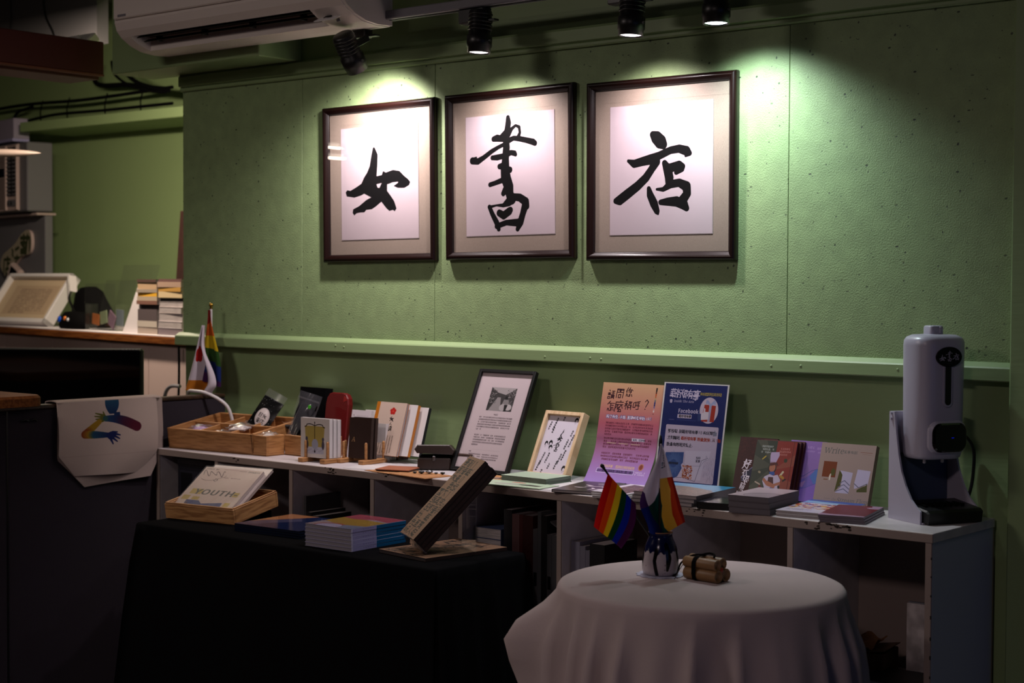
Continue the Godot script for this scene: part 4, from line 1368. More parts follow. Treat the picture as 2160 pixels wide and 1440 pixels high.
# =============================== partition, tote bag, monitor ===============================
func partition_things() -> void:
	var t := thing("felt_partition", "low grey felt desk partition with a wooden cap, running out from the wall", "partition", at(0, 0, 0))
	obj("panel", bx(Vector3(-1.345, 0.0, 0.03), Vector3(-1.305, 0.988, 1.30), 0.006), M.felt, t)
	obj("cap", bx(Vector3(-1.349, 0.986, 0.035), Vector3(-1.301, 1.0, 1.30), 0.004), M.darkwood, t)
	for z in [0.915, 1.29]:
		obj("joint", bx(Vector3(-1.306, 0.0, z), Vector3(-1.3035, 0.986, z + 0.006)), M.black, t)
	var mk := Shape.new()
	mk.tube([Vector3(-1.303, 0.952, 0.87), Vector3(-1.298, 0.956, 0.855), Vector3(-1.303, 0.952, 0.84)], 0.0035, 6)
	mk.tube([Vector3(-1.303, 0.952, 0.835), Vector3(-1.298, 0.957, 0.822), Vector3(-1.303, 0.950, 0.81)], 0.0035, 6)
	obj("hook", mk, M.black, t)
	var dk := thing("desk_top", "rounded brown wooden desk top over the felt partition, left edge of the picture", "desk top", at(0, 0, 0))
	var poly := PackedVector2Array()
	for q in rounded(0.62, 1.2, 0.06, 6, -1.565, -1.40):
		poly.append(q)
	var ds := Shape.new()
	ds.prism(poly, 0.0, 0.034, Transform3D(Basis(Vector3.RIGHT, -PI / 2), Vector3(0, 1.001, 0)), 0.008)
	obj("slab", ds, M.counterwood, dk)
	# tote bag folded over the cap
	var tb := thing("tote_bag", "off-white canvas tote bag with rainbow arms printed on it, folded over the partition", "bag", at(0, 0, 0))
	var tw := 0.40
	var hh := 0.27
	var tp := Pic.new(420, 300, 1.7, Color(0.69, 0.62, 0.585))
	var wv := RandomNumberGenerator.new()
	wv.seed = 4
	for i in 5200:
		var g := wv.randf_range(-0.02, 0.02)
		tp.rect(wv.randf() * 420, wv.randf() * 300, 1.6, 0.5, Color(0.69 + g, 0.62 + g, 0.585 + g))
	# a head seen from behind with one arm, and a second arm, shaded from colour to colour
	var shade := func(x: float, stops: Array) -> Color:
		for i in stops.size() - 1:
			if x <= stops[i + 1][0]:
				return stops[i][1].lerp(stops[i + 1][1], clampf((x - stops[i][0]) / (stops[i + 1][0] - stops[i][0]), 0, 1))
		return stops[-1][1]
	var blue := Color(0.07, 0.15, 0.30)
	var teal := Color(0.10, 0.26, 0.36)
	var plum := Color(0.22, 0.06, 0.16)
	var gold := Color(0.55, 0.42, 0.08)
	var rust := Color(0.45, 0.17, 0.08)
	for y in range(0, 56):
		var k := 1.0 - pow((y - 12) / 50.0, 2) * 0.8
		tp.rect(220 - 28 * k, y, 60 * k, 1.2, teal.lerp(blue, y / 56.0))
	tp.rect(228, 50, 26, 26, blue)
	for i in 90:
		var f := i / 89.0
		var x := lerpf(190, 322, f)
		tp.disc(x, lerpf(74, 112, pow(f, 1.2)) - 8 * sin(f * PI), lerpf(11, 20, sin(clampf(f * 1.1, 0, 1) * PI * 0.55)), shade.call(x, [[190, teal], [240, blue], [285, plum], [330, Color(0.30, 0.04, 0.12)]]))
	for f in [[176, 58, 150, 50], [174, 66, 146, 62], [174, 74, 150, 74], [178, 82, 156, 88], [186, 60, 182, 46]]:
		tp.brush([Vector3(192, 72, 7), Vector3(f[0], f[1], 4.5), Vector3(f[2], f[3], 2.4)], Color(0.33, 0.33, 0.10))
	tp.disc(190, 72, 11, Color(0.16, 0.28, 0.27))
	for i in 120:
		var f := i / 119.0
		var a := Vector2(164, 84).lerp(Vector2(102, 132), f / 0.45) if f < 0.45 else Vector2(102, 132).lerp(Vector2(198, 140), (f - 0.45) / 0.55)
		tp.disc(a.x, a.y, lerpf(10, 16, sin(f * PI)), shade.call(f, [[0.0, gold], [0.3, gold], [0.45, rust], [0.6, gold], [0.72, teal], [1.0, blue]]))
	for f in [[220, 130, 238, 130], [226, 136, 250, 143], [224, 144, 247, 157], [218, 152, 237, 168], [210, 156, 220, 177]]:
		tp.brush([Vector3(202, 141, 11), Vector3(f[0], f[1], 5.5), Vector3(f[2], f[3], 2.6)], Color(0.06, 0.10, 0.30))
	tp.rect(8, 218, 404, 1.3, Color(0.60, 0.53, 0.50))
	var canvas := print_mat(tp, 0.92)
	canvas.heightmap_enabled = true
	canvas.heightmap_texture = noise_tex(0.3, 81, 256)
	canvas.heightmap_scale = 0.03
	var front := func(u: float, v: float) -> Vector3:
		var z := lerpf(0.742, 0.348, u)
		if v > 0.72:
			var k := (v - 0.72) / 0.28
			z = lerpf(0.742 - 0.066 * k, 0.348 + 0.068 * k, u)
		var y := 1.004 - (0.242 + 0.008 * u) * v
		var x := -1.288 + 0.010 * sin(v * 3.0) + 0.004 * sin(u * 7.0 + v * 4.0) * v - 0.006 * pow(absf(u - 0.5) * 2, 4)
		return Vector3(x, y, z)
	var s := Shape.new()
	s.cloth(40, 30, front, 0.004)
	obj("front_panel", s, canvas, tb)
	var canvas2 := mat(Color(0.60, 0.535, 0.505), 0.92)
	var back := func(u: float, v: float) -> Vector3:
		var z := lerpf(0.735, 0.318, u)
		if v > 0.66:
			var k := (v - 0.66) / 0.34
			z = lerpf(0.735 - 0.10 * k, 0.318 + 0.060 * k, u)
		var y := 1.0 - (0.278 - 0.016 * u) * v
		return Vector3(-1.300 + 0.003 * sin(v * 9.0 + u * 5.0) * v + 0.012 * v * u, y, z)
	s = Shape.new()
	s.cloth(30, 30, back, 0.003)
	obj("back_panel", s, canvas2, tb)
	var over := func(u: float, v: float) -> Vector3:
		var z := lerpf(0.742, 0.33, u)
		var a := PI * v
		return Vector3(-1.325 + 0.034 * cos(a), 1.002 + 0.007 * sin(a) - (0.0 if v < 0.98 else 0.12), z)
	s = Shape.new()
	s.cloth(20, 14, over, 0.003)
	obj("fold", s, canvas2, tb)
	for z in [0.63, 0.45]:
		var h := Shape.new()
		h.cloth(4, 14, func(u, v): return Vector3(-1.372 - 0.004 * sin(v * 6.0), 0.99 - v * 0.28, z + u * 0.028), 0.003)
		obj("handle", h, canvas2, tb)
	# monitor, seen over the partition
	var mo := thing("monitor", "large glossy black monitor standing behind the felt partition", "monitor", Transform3D(Basis(Vector3.UP, deg_to_rad(40)), Vector3(-1.9, 0.7405, 0.28)))
	obj("screen", bx(Vector3(-0.30, 0.075, -0.006), Vector3(0.27, 0.405, 0.008), 0.004), M.gloss, mo)
	obj("shell", bx(Vector3(-0.305, 0.07, -0.03), Vector3(0.275, 0.41, -0.004), 0.008), M.black, mo)
	obj("neck", bx(Vector3(-0.05, 0.01, -0.06), Vector3(0.02, 0.2, -0.03), 0.004), M.black, mo)
	obj("foot", bx(Vector3(-0.14, 0.0, -0.14), Vector3(0.11, 0.012, 0.06), 0.004), M.black, mo)
	for k in 5:
		obj("button", bx(Vector3(0.20 + k * 0.012, 0.4055, -0.004), Vector3(0.207 + k * 0.012, 0.4075, 0.004)), M.greyplastic, mo)
	var de := thing("work_desk", "dark desk behind the felt partition under the monitor", "desk", at(0, 0, 0))
	obj("desk_board", bx(Vector3(-2.15, 0.715, 0.05), Vector3(-1.36, 0.74, 1.4), 0.003), M.darkwood, de)
	for q in [Vector2(-2.12, 0.08), Vector2(-1.40, 0.08), Vector2(-2.12, 1.36), Vector2(-1.40, 1.36)]:
		obj("leg", bx(Vector3(q.x - 0.02, 0, q.y - 0.02), Vector3(q.x + 0.02, 0.715, q.y + 0.02), 0.003), M.black, de)
	# flag by the wall
	wall_flag()
	var wc := Shape.new()
	wc.tube(smoothed([Vector3(-1.43, 0.99, 0.10), Vector3(-1.40, 1.008, 0.12), Vector3(-1.345, 1.012, 0.14), Vector3(-1.29, 1.008, 0.135), Vector3(-1.245, 0.985, 0.11), Vector3(-1.222, 0.955, 0.09), Vector3(-1.215, 0.90, 0.075), Vector3(-1.21, 0.835, 0.07)], 8), 0.006, 10)
	tag(obj("cable", wc, M.white), "thick white cord arching over the partition's wall end beside the flag", "cord")

func wall_flag() -> void:
	var t := thing("pride_flag", "rainbow and white flag drooping from a brass-tipped pole against the green wall", "flag", at(-1.345, 0, 0.065))
	var s := Shape.new()
	s.tube([Vector3(0.0, 0.72, 0), Vector3(0.0, 1.302, 0)], 0.0045, 8)
	obj("pole", s, M.white, t)
	s = Shape.new()
	s.lathe([Vector2(0.004, 1.300), Vector2(0.007, 1.303), Vector2(0.004, 1.307), Vector2(0.008, 1.313), Vector2(0.006, 1.320), Vector2(0.0, 1.323)], 14)
	obj("finial", s, M.brass, t)
	var p := Pic.new(100, 100, 3, Color(0.5, 0.05, 0.04))
	var cols := [Color(0.42, 0.035, 0.02), Color(0.62, 0.27, 0.02), Color(0.66, 0.56, 0.03), Color(0.10, 0.24, 0.03), Color(0.05, 0.12, 0.35), Color(0.2, 0.05, 0.25)]
	for i in 6:
		p.poly([V2([0, 16 * i + 4, 100, 20 * i - 6, 100, 20 * i + 40, 0, 16 * i + 40])], cols[i])
	p.poly([V2([0, 0, 100, 0, 100, 12, 0, 22])], cols[0])
	var f := func(u: float, v: float) -> Vector3:
		var w := 0.012 + 0.095 * smoothstep(0.0, 0.8, v)
		return Vector3((u - 0.36) * w * 1.0 + 0.004 * v, 1.297 - 0.25 * v - 0.02 * u * v, 0.010 + 0.014 * sin(u * 9.0) * v)
	s = Shape.new()
	s.cloth(24, 24, f, 0.0012)
	var m := print_mat(p, 0.8)
	obj("rainbow_cloth", s, m, t)
	var q := Pic.new(100, 140, 3, Color(0.74, 0.70, 0.74))
	for k in 5:
		var a := TAU * k / 5 - 0.3
		q.disc(26 + cos(a) * 6, 62 + sin(a) * 9, 5.5, Color(0.60, 0.06, 0.04), 9)
	q.rect(0, 118, 70, 22, Color(0.70, 0.42, 0.10))
	q.rect(55, 112, 18, 28, Color(0.68, 0.12, 0.08))
	f = func(u: float, v: float) -> Vector3:
		var l := lerpf(-0.006, -0.085, pow(v, 1.1))
		var r := lerpf(0.0, 0.075, smoothstep(0.2, 0.85, v)) * (1.0 - 0.35 * smoothstep(0.85, 1.0, v))
		var y := 1.243 - 0.232 * v + (0.0 if u < 0.5 else (u - 0.5) * -0.02)
		return Vector3(lerpf(l, r, u), y, 0.032 + 0.018 * sin(u * 8.5 + 0.6) * (0.3 + v))
	s = Shape.new()
	s.cloth(30, 26, f, 0.0012)
	obj("white_cloth", s, print_mat(q, 0.8), t)

# =============================== on the shelf, left ===============================
func shelf_things_left() -> void:
	var Y := SHELF_Y + 0.0003
	# bamboo tray with compartments, its far side propped up
	var T := Transform3D(Basis(Vector3.UP, deg_to_rad(5.0)) * Basis(Vector3.RIGHT, deg_to_rad(8.5)), Vector3(-1.085, Y + 0.128 * sin(deg_to_rad(8.5)), 0.165))
	var prop := thing("tray_prop", "low bamboo block propping up the far side of the compartment tray", "block", at(-1.085, Y, 0.065, 5))
	obj("block", bx(Vector3(-0.15, 0, -0.03), Vector3(0.15, 0.029, 0.0), 0.001), M.bamboo, prop)
	var t := thing("bamboo_tray", "long bamboo tray split into compartments, left end of the white shelf", "tray", T)
	var w := 0.20
	var d := 0.128
	obj("floor_board", bx(Vector3(-w, 0, -d), Vector3(w, 0.006, d), 0.001), M.bamboo, t)
	for z in [-d, d - 0.009]:
		obj("long_side", bx(Vector3(-w, 0.0, z), Vector3(w, 0.07, z + 0.009), 0.0015), M.bamboo, t)
	for x in [-w, w - 0.009]:
		obj("short_side", bx(Vector3(x, 0.0, -d), Vector3(x + 0.009, 0.07, d), 0.0015), M.bamboo, t)
	for x in [-0.075, 0.065]:
		obj("cross_divider", bx(Vector3(x, 0.006, -d + 0.009), Vector3(x + 0.006, 0.062, d - 0.009), 0.001), M.bamboo, t)
	obj("long_divider", bx(Vector3(-w + 0.009, 0.006, -0.004), Vector3(w - 0.009, 0.066, 0.003), 0.001), M.bamboo, t)
	# packets lying in it
	var pk := [
		[-0.125, 0.045, 0.040, 20, Color(0.55, 0.40, 0.62), "mauve plastic-wrapped packet in the bamboo tray's left compartment"],
		[-0.01, 0.060, 0.030, -30, Color(0.10, 0.13, 0.12), "dark plastic-wrapped packet in the bamboo tray's front middle compartment"],
		[0.055, 0.035, 0.052, 10, Color(0.66, 0.62, 0.63), "clear plastic packet puffing out of the bamboo tray's front right compartment"],
		[0.0, -0.065, 0.035, 35, Color(0.30, 0.20, 0.13), "brown plastic-wrapped packet in the bamboo tray's rear middle compartment"]]
	for q in pk:
		packet(T * Transform3D(Basis(Vector3.UP, deg_to_rad(q[3])), Vector3(q[0], q[2], q[1])), 0.085, 0.06, q[4], q[5], "packets in the bamboo tray")
	packet(at(-0.845, Y + 0.052, 0.235, 12), 0.055, 0.05, Color(0.66, 0.62, 0.6), "small clear packet lying in the nearest bamboo box", "")
	# upright black packet with a white oval badge
	var bp := thing("badge_packet", "black spotted packet with a white oval label leaning in the tray's rear right corner", "packet", leaned(-1.035, Y + 0.070, 0.125, 20, 25) * Transform3D(Basis(Vector3.FORWARD, 0.42), Vector3.ZERO))
	var bs := Shape.new()
	bs.cloth(12, 14, func(u, v): return Vector3((u - 0.5) * 0.085, 0.115 * (1.0 - v), 0.012 * sin(PI * clampf(v * 1.05, 0, 1)) * sin(PI * u)), 0.004)
	var bpic := Pic.new(85, 115, 5, Color(0.045, 0.045, 0.05))
	for i in 60:
		bpic.disc(rng.randf() * 85, rng.randf() * 115, 0.4 + rng.randf() * 0.9, Color(0.45, 0.44, 0.45))
	bpic.disc(44, 74, 27, Color(0.70, 0.66, 0.65), 33)
	bpic.disc(44, 74, 25, Color(0.60, 0.56, 0.55), 31)
	bpic.disc(44, 74, 24.2, Color(0.74, 0.70, 0.69), 30)
	bpic.hans("好女", 28, 60, 15, Color(0.22, 0.20, 0.20), 0.06)
	bpic.hans("書店", 28, 80, 15, Color(0.22, 0.20, 0.20), 0.06)
	obj("wrapper", bs, print_mat(bpic, 0.25), bp)
	var fn := Shape.new()
	fn.cloth(10, 6, func(u, v): return Vector3((u - 0.5) * 0.087, 0.113 + 0.028 * (1.0 - v), 0.003 + 0.0012 * sin(u * 5.0)), 0.001)
	obj("clear_flap", fn, M.bag, bp)
	# two small packets further right in the tray
	packet(leaned(-0.865, Y + 0.062, 0.10, 15, 40), 0.085, 0.085, Color(0.10, 0.09, 0.10), "dark packet in clear wrapping leaning at the tray's right rear edge", "")
	# small bamboo boxes
	var boxes := [
		[-0.852, 0.235, 0.079, "small bamboo box with a clear packet in it, nearest the front"],
		[-0.768, 0.155, 0.085, "bamboo box holding the upright black zip pouch"],
		[-0.676, 0.150, 0.085, "bamboo box behind the square book stand, right of the pouch"]]
	for q in boxes:
		var b := thing("bamboo_box", q[3], "box", at(q[0], Y, q[1], 0.5), "small bamboo boxes")
		var h: float = q[2] / 2
		obj("floor_board", bx(Vector3(-h, 0, -h), Vector3(h, 0.005, h), 0.001), M.bamboo, b)
		for e in [[-h, -h, h, -h + 0.006], [-h, h - 0.006, h, h]]:
			obj("side_board", bx(Vector3(e[0], 0, e[1]), Vector3(e[2], 0.067, e[3]), 0.0012), M.bamboo, b)
		for e in [-h, h - 0.006]:
			obj("side_board", bx(Vector3(e, 0, -h + 0.006), Vector3(e + 0.006, 0.067, h - 0.006), 0.0012), M.bamboo, b)
	# zip pouch
	var zp := thing("zip_pouch", "shiny black pouch in a clear zip bag standing in the middle bamboo box", "pouch", leaned(-0.785, Y + 0.008, 0.170, 8, 14) * Transform3D(Basis(Vector3.FORWARD, 0.20), Vector3.ZERO))
	var zs := Shape.new()
	zs.cloth(14, 18, func(u, v): return Vector3((u - 0.5) * (0.070 + 0.012 * (1.0 - v)), 0.165 * (1.0 - v), 0.010 + 0.014 * sin(PI * u) * sin(PI * clampf(v, 0, 1)) + 0.0055 * sin(u * 8.0 + v * 5.0)), 0.006)
	var zm := mat(Color(0.02, 0.018, 0.02), 0.12)
	obj("pouch_body", zs, zm, zp)
	zs = Shape.new()
	zs.cloth(14, 20, func(u, v): return Vector3((u - 0.5) * 0.094, 0.200 * (1.0 - v), 0.018 + 0.012 * sin(PI * u) * sin(PI * v) + 0.003 * sin(u * 17.0 + v * 7.0)), 0.001)
	obj("clear_bag", zs, M.bag, zp)
	zs = Shape.new()
	zs.box(Vector3(0, 0.178, 0.021), Vector3(0.092, 0.005, 0.003), 0.001)
	obj("zip_strip", zs, M.bag, zp)
	obj("green_tag", bx(Vector3(0.018, 0.150, 0.034), Vector3(0.030, 0.162, 0.036), 0.001), mat(Color(0.2, 0.55, 0.1), 0.4), zp)
	# against the wall
	var nb := book("notebook", "tall black hardcover notebook with white page edges against the wall", leaned(-0.842, Y, 0.040, -3, 6), 0.13, 0.212, 0.034, M.matblack, null, "", true, "notebook", M.white)
	nb.position.z = 0.030
	var rd := thing("red_case", "dark red case with rounded top corners and a small gold figure", "case", leaned(-0.705, Y, 0.062, 0, 7))
	var rp := V2([-0.054, 0, 0.054, 0, 0.054, 0.165, 0.050, 0.185, 0.040, 0.198, 0.025, 0.203, -0.025, 0.203, -0.040, 0.198, -0.050, 0.185, -0.054, 0.165])
	var rs := Shape.new()
	rs.prism(rp, 0.0, 0.020, Transform3D.IDENTITY, 0.003)
	obj("body", rs, mat(Color(0.36, 0.025, 0.035), 0.42), rd)
	rs = Shape.new()
	rs.prism(V2([0.030, 0.172, 0.046, 0.178, 0.043, 0.188, 0.030, 0.194]), 0.020, 0.0206)
	obj("embossed_mark", rs, mat(Color(0.5, 0.06, 0.06), 0.3), rd)
	rs = Shape.new()
	rs.lathe([Vector2(0.0, 0.0), Vector2(0.006, 0.002), Vector2(0.004, 0.012), Vector2(0.005, 0.02), Vector2(0.003, 0.024), Vector2(0.0045, 0.030), Vector2(0.0, 0.034)], 12, Vector3(-0.012, 0.082, 0.020), Basis(Vector3(1, 0, 0), Vector3.UP, Vector3(0, 0, 0.4)))
	obj("gold_figure", rs, M.brass, rd)
	# ruled cards
	for i in 2:
		var cp := Pic.new(100, 120, 3, Color(0.78, 0.75, 0.77))
		for k in 5:
			cp.rect(26, 14 + k * 15, 60, 0.7, Color(0.55, 0.52, 0.55))
			cp.disc(12, 14 + k * 15, 2.0, Color(0.35, 0.33, 0.36), 1.6)
		var c := thing("ruled_card", ["white ruled card pad standing right of the red case, front one", "plain white card standing just behind the ruled pad"][i], "card", leaned(-0.590 + i * 0.030, Y, 0.075 - i * 0.032, 0, 10), "")
		var f := Shape.new()
		f.face(-0.045, 0, 0.045, 0.152, 0.0102)
		obj2("pad", bx(Vector3(-0.045, 0, 0), Vector3(0.045, 0.152, 0.010)), M.white, f, print_mat(cp, 0.7) if i == 0 else M.white, c)
	book("white_book", "white square book standing behind the brown card rack", leaned(-0.49, Y, 0.075, 2, 4), 0.135, 0.118, 0.02, M.white, null, "", false)
	book("white_box_set", "white slip-cased set with a navy edge, right of the brown cards", leaned(-0.455, Y, 0.105, 0, 3), 0.075, 0.120, 0.024, M.white, null, "", true, "book", mat(Color(0.14, 0.15, 0.25), 0.6))
	var red_lid := thing("red_tin", "small dark red box peeping over the white slip-cased set", "box", at(-0.455, Y, 0.045))
	obj("body", bx(Vector3(-0.035, 0, -0.03), Vector3(0.035, 0.125, 0.02), 0.002), mat(Color(0.30, 0.03, 0.05), 0.5), red_lid)
	obj("lid", bx(Vector3(-0.036, 0.125, -0.031), Vector3(0.036, 0.132, 0.021), 0.002), mat(Color(0.30, 0.03, 0.05), 0.5), red_lid)
	# wooden peg racks
	for i in 2:
		var r := thing("peg_rack", ["wooden peg rack holding the square white books", "second wooden peg rack with brown cards, behind the square books"][i], "book stand", at([-0.560, -0.452][i], Y, [0.262, 0.20][i], 3.0), "wooden peg racks")
		for x in [-0.055, 0.04]:
			obj("foot_rail", bx(Vector3(x - 0.011, 0, -0.07), Vector3(x + 0.011, 0.014, 0.045), 0.0015), M.bamboo, r)
		obj("cross_rail", bx(Vector3(-0.044, 0.004, -0.03), Vector3(0.029, 0.012, -0.012), 0.001), M.bamboo, r)
		for x in [-0.055, 0.04]:
			for z in [-0.062, 0.020]:
				var pg := Shape.new()
				pg.lathe([Vector2(0.0045, 0.012), Vector2(0.0045, 0.064), Vector2(0.003, 0.068), Vector2(0.0, 0.0685)], 10, Vector3(x, 0, z))
				obj("peg", pg, M.bamboo, r)
	var sq := Pic.new(125, 125, 6, Color(0.80, 0.765, 0.745))
	sq.poly([V2([18, 25, 104, 25, 98, 100, 24, 100])], Color(0.66, 0.58, 0.30))
	sq.poly([V2([18, 92, 100, 90, 100, 112, 22, 114])], Color(0.70, 0.69, 0.74))
	var ik := Color(0.12, 0.09, 0.08)
	sq.brush([Vector3(61, 13, 2.2), Vector3(61, 20, 1.2), Vector3(61, 102, 1.3), Vector3(61, 106, 3.5)], ik)
	var arm := []
	for k in 41:
		var x := lerpf(18, 104, k / 40.0)
		arm.append(Vector3(x, 24 - 5.0 * absf(sin((x - 18) / 86.0 * TAU * 1.0)) + (4.5 if absf(x - 61) > 36 else 0.0), 1.5))
	sq.brush(arm, ik)
	sq.disc(62, 82, 14, Color(0.62, 0.62, 0.68), 16)
	for q in [[26, 66, 5, 7], [27, 84, 7, 14], [97, 66, 5, 6], [97, 84, 6, 14]]:
		sq.disc(q[0], q[1], q[2], Color(0.30, 0.28, 0.34), q[3])
	for i in 14:
		sq.brush([Vector3(22 + i * 5.6, 96 + (i * 7) % 9, 0.6), Vector3(25 + i * 5.6, 99 + (i * 7) % 9, 0.6)], Color(0.45, 0.44, 0.5))
	for i in 3:
		book("square_book", "square white picture book in the wooden peg rack, %s" % ["front one with a lamp-post drawing", "middle one of three", "rearmost of three"][i], at(-0.577 + i * 0.001, Y + 0.0145, 0.2645 - i * 0.0165, 3.0), 0.125, 0.125 - 0.002 * i, 0.0155, M.white, print_mat(sq, 0.45) if i == 0 else null, "square white picture books", false, "book", M.white)
	var bc := Pic.new(90, 135, 3, Color(0.15, 0.075, 0.045))
	bc.text("A", 10, 80, 22, Color(0.55, 0.42, 0.28), "Droid Serif", 0.2)
	var brn := mat(Color(0.15, 0.075, 0.045), 0.6)
	for i in 2:
		book("brown_card_pad", "dark brown card pad in the second peg rack, %s" % ["front one", "rear one"][i], leaned(-0.452, Y + 0.0145, 0.197 - i * 0.018, 3, 4), 0.092, 0.128, 0.012, brn, print_mat(bc, 0.6) if i == 0 else null, "dark brown card pads", true, "card pad", brn)
	# beige book with an ochre band on a clear easel
	easel("clear acrylic easel holding the beige book with the red blossom", at(-0.418, Y, 0.135, -1), 0.075, 0.11)
	var yb := Pic.new(140, 205, 4.2, Color(0.74, 0.655, 0.60))
	yb.rect(0, 0, 16, 205, Color(0.68, 0.40, 0.06))
	for k in 5:
		var a := TAU * k / 5 - PI / 2
		yb.disc(82 + cos(a) * 8, 34 + sin(a) * 8, 6.6, Color(0.66, 0.11, 0.09))
	yb.disc(82, 34, 4, Color(0.75, 0.25, 0.20))
	yb.han("女", 74, 56, 17, ik, 0.085)
	yb.han("人", 76, 76, 12, ik, 0.085)
	yb.han("議", 73, 92, 18, ik, 0.075)
	for c in 7:
		var x := 34.0 + c * 11.2
		var y := 128.0
		while y < 192 + (c % 3) * 3:
			yb.han(POOL[rng.randi() % POOL.length()], x, y, 4.6, Color(0.38, 0.31, 0.27), 0.08)
			y += 5.6
	book("beige_book", "beige book with an ochre spine band and red blossom, on the clear easel", leaned(-0.424, Y + 0.020, 0.128, -1, 17), 0.134, 0.172, 0.010, mat(Color(0.70, 0.40, 0.07), 0.5), print_mat(yb, 0.6), "books on the clear easel")
	book("white_ochre_book", "white book with an ochre edge directly behind the beige blossom book", leaned(-0.392, Y + 0.020, 0.108, -1, 17), 0.134, 0.166, 0.012, mat(Color(0.70, 0.42, 0.09), 0.5), M.white, "books on the clear easel", true)
	book("white_navy_book", "white book with a navy edge, rearmost of the three on the easel", leaned(-0.362, Y + 0.020, 0.088, -1, 17), 0.134, 0.158, 0.012, mat(Color(0.07, 0.07, 0.10), 0.5), M.white, "books on the clear easel", true)
	var cpn := thing("clear_sheet", "tall clear acrylic sheet leaning on the wall behind the easel", "acrylic sheet", leaned(-0.335, Y, 0.062, 0, 12))
	obj("sheet", bx(Vector3(-0.063, 0, 0), Vector3(0.063, 0.22, 0.0025)), M.acrylic, cpn)
	# leather case
	var lb := thing("leather_case", "small dark brown leather case with its faceted lid ajar", "case", at(-0.175, Y + 0.0015, 0.155, 38))
	obj("base", bx(Vector3(-0.05, 0, -0.04), Vector3(0.05, 0.036, 0.045), 0.004), M.leather, lb)
	obj("inner_lining", bx(Vector3(-0.045, 0.036, -0.036), Vector3(0.045, 0.040, 0.040), 0.001), M.matblack, lb)
	var ld := Shape.new()
	ld.prism(V2([-0.052, 0.0, -0.060, 0.012, -0.050, 0.026, 0.048, 0.026, 0.062, 0.010, 0.056, -0.004]), -0.045, 0.048, Transform3D(Basis(Vector3.RIGHT, -0.10), Vector3(0, 0.046, 0)), 0.003)
	obj("lid", ld, M.leather, lb)
	obj("clasp", bx(Vector3(-0.004, 0.028, 0.045), Vector3(0.004, 0.042, 0.048), 0.001), M.steel, lb)
	var lb2 := thing("leather_box", "low brown leather box behind the leather case, beside the black frame", "box", at(-0.085, Y, 0.105, 0))
	obj("base", bx(Vector3(-0.05, 0, -0.03), Vector3(0.045, 0.042, 0.03), 0.003), M.leather, lb2)
	obj("lid", bx(Vector3(-0.052, 0.042, -0.032), Vector3(0.047, 0.052, 0.032), 0.003), mat(Color(0.25, 0.16, 0.13), 0.5), lb2)
	# papers lying flat
	var ws := thing("paper_sheet", "white paper sheet lying flat between the peg rack and the kraft envelope", "paper", at(-0.335, Y, 0.262, 14))
	obj("sheet", bx(Vector3(-0.075, 0, -0.055), Vector3(0.075, 0.0008, 0.055)), M.white, ws)
	var ke := thing("kraft_envelope", "flat tan kraft envelope jutting over the shelf's front edge", "envelope", at(-0.158, Y, 0.298, -7))
	var ks := Shape.new()
	ks.prism(V2([-0.135, -0.055, 0.15, -0.055, 0.15, 0.055, -0.10, 0.06]), 0.0, 0.0014, Transform3D(Basis(Vector3.RIGHT, -PI / 2), Vector3.ZERO))
	obj("body", ks, M.kraft, ke)
	obj("flap", bx(Vector3(-0.02, 0.0014, -0.05), Vector3(0.14, 0.0024, 0.052), 0.0004), M.kraft, ke)
	var wl := thing("tan_wallet", "orange-tan leather folder lying on the kraft envelope", "folder", at(-0.222, Y + 0.0026, 0.268, 20))
	obj("cover", bx(Vector3(-0.055, 0.003, -0.05), Vector3(0.055, 0.006, 0.05), 0.001), mat(Color(0.55, 0.30, 0.18), 0.6), wl)
	obj("leaf", bx(Vector3(-0.053, 0, -0.048), Vector3(0.057, 0.003, 0.048), 0.001), M.leather, wl)
	var bl := thing("bead_charm", "string of small dark and clear beads on the kraft envelope", "charm", at(-0.085, Y + 0.0026, 0.285, 25))
	for k in 5:
		var s := Shape.new()
		var r := [0.007, 0.010, 0.012, 0.006, 0.008][k] as float
		s.lathe([Vector2(0.0, 0.0), Vector2(r, r * 0.45), Vector2(r * 0.8, r * 0.8), Vector2(0.0, r)], 12, Vector3(-0.04 + k * 0.022, 0, 0.004 * sin(k * 2.0)))
		obj("bead", s, [M.black, M.black, M.steel, M.black, M.gloss][k], bl)
	var kk := thing("kraft_packet", "thin tan packet lying half under the black-framed notice", "packet", at(0.135, Y, 0.225, -4))
	obj("body", bx(Vector3(-0.055, 0, -0.05), Vector3(0.045, 0.003, 0.05), 0.0006), M.kraft, kk)
	var lab := Pic.new(40, 24, 6, Color(0.06, 0.06, 0.07))
	lab.rect(6, 9, 26, 3, Color(0.75, 0.74, 0.76))
	lab.rect(9, 4, 20, 2, Color(0.65, 0.64, 0.66))
	var kb := Shape.new()
	kb.face(-0.02, -0.012, 0.02, 0.012, 0.0)
	var bt := thing("black_tag", "small black tag with white bars lying on the tan packet", "tag", laid(0.135, Y + 0.0034, 0.232, 20))
	obj2("plate", bx(Vector3(-0.02, -0.012, -0.0004), Vector3(0.02, 0.012, -0.0001)), M.black, kb, print_mat(lab), bt)

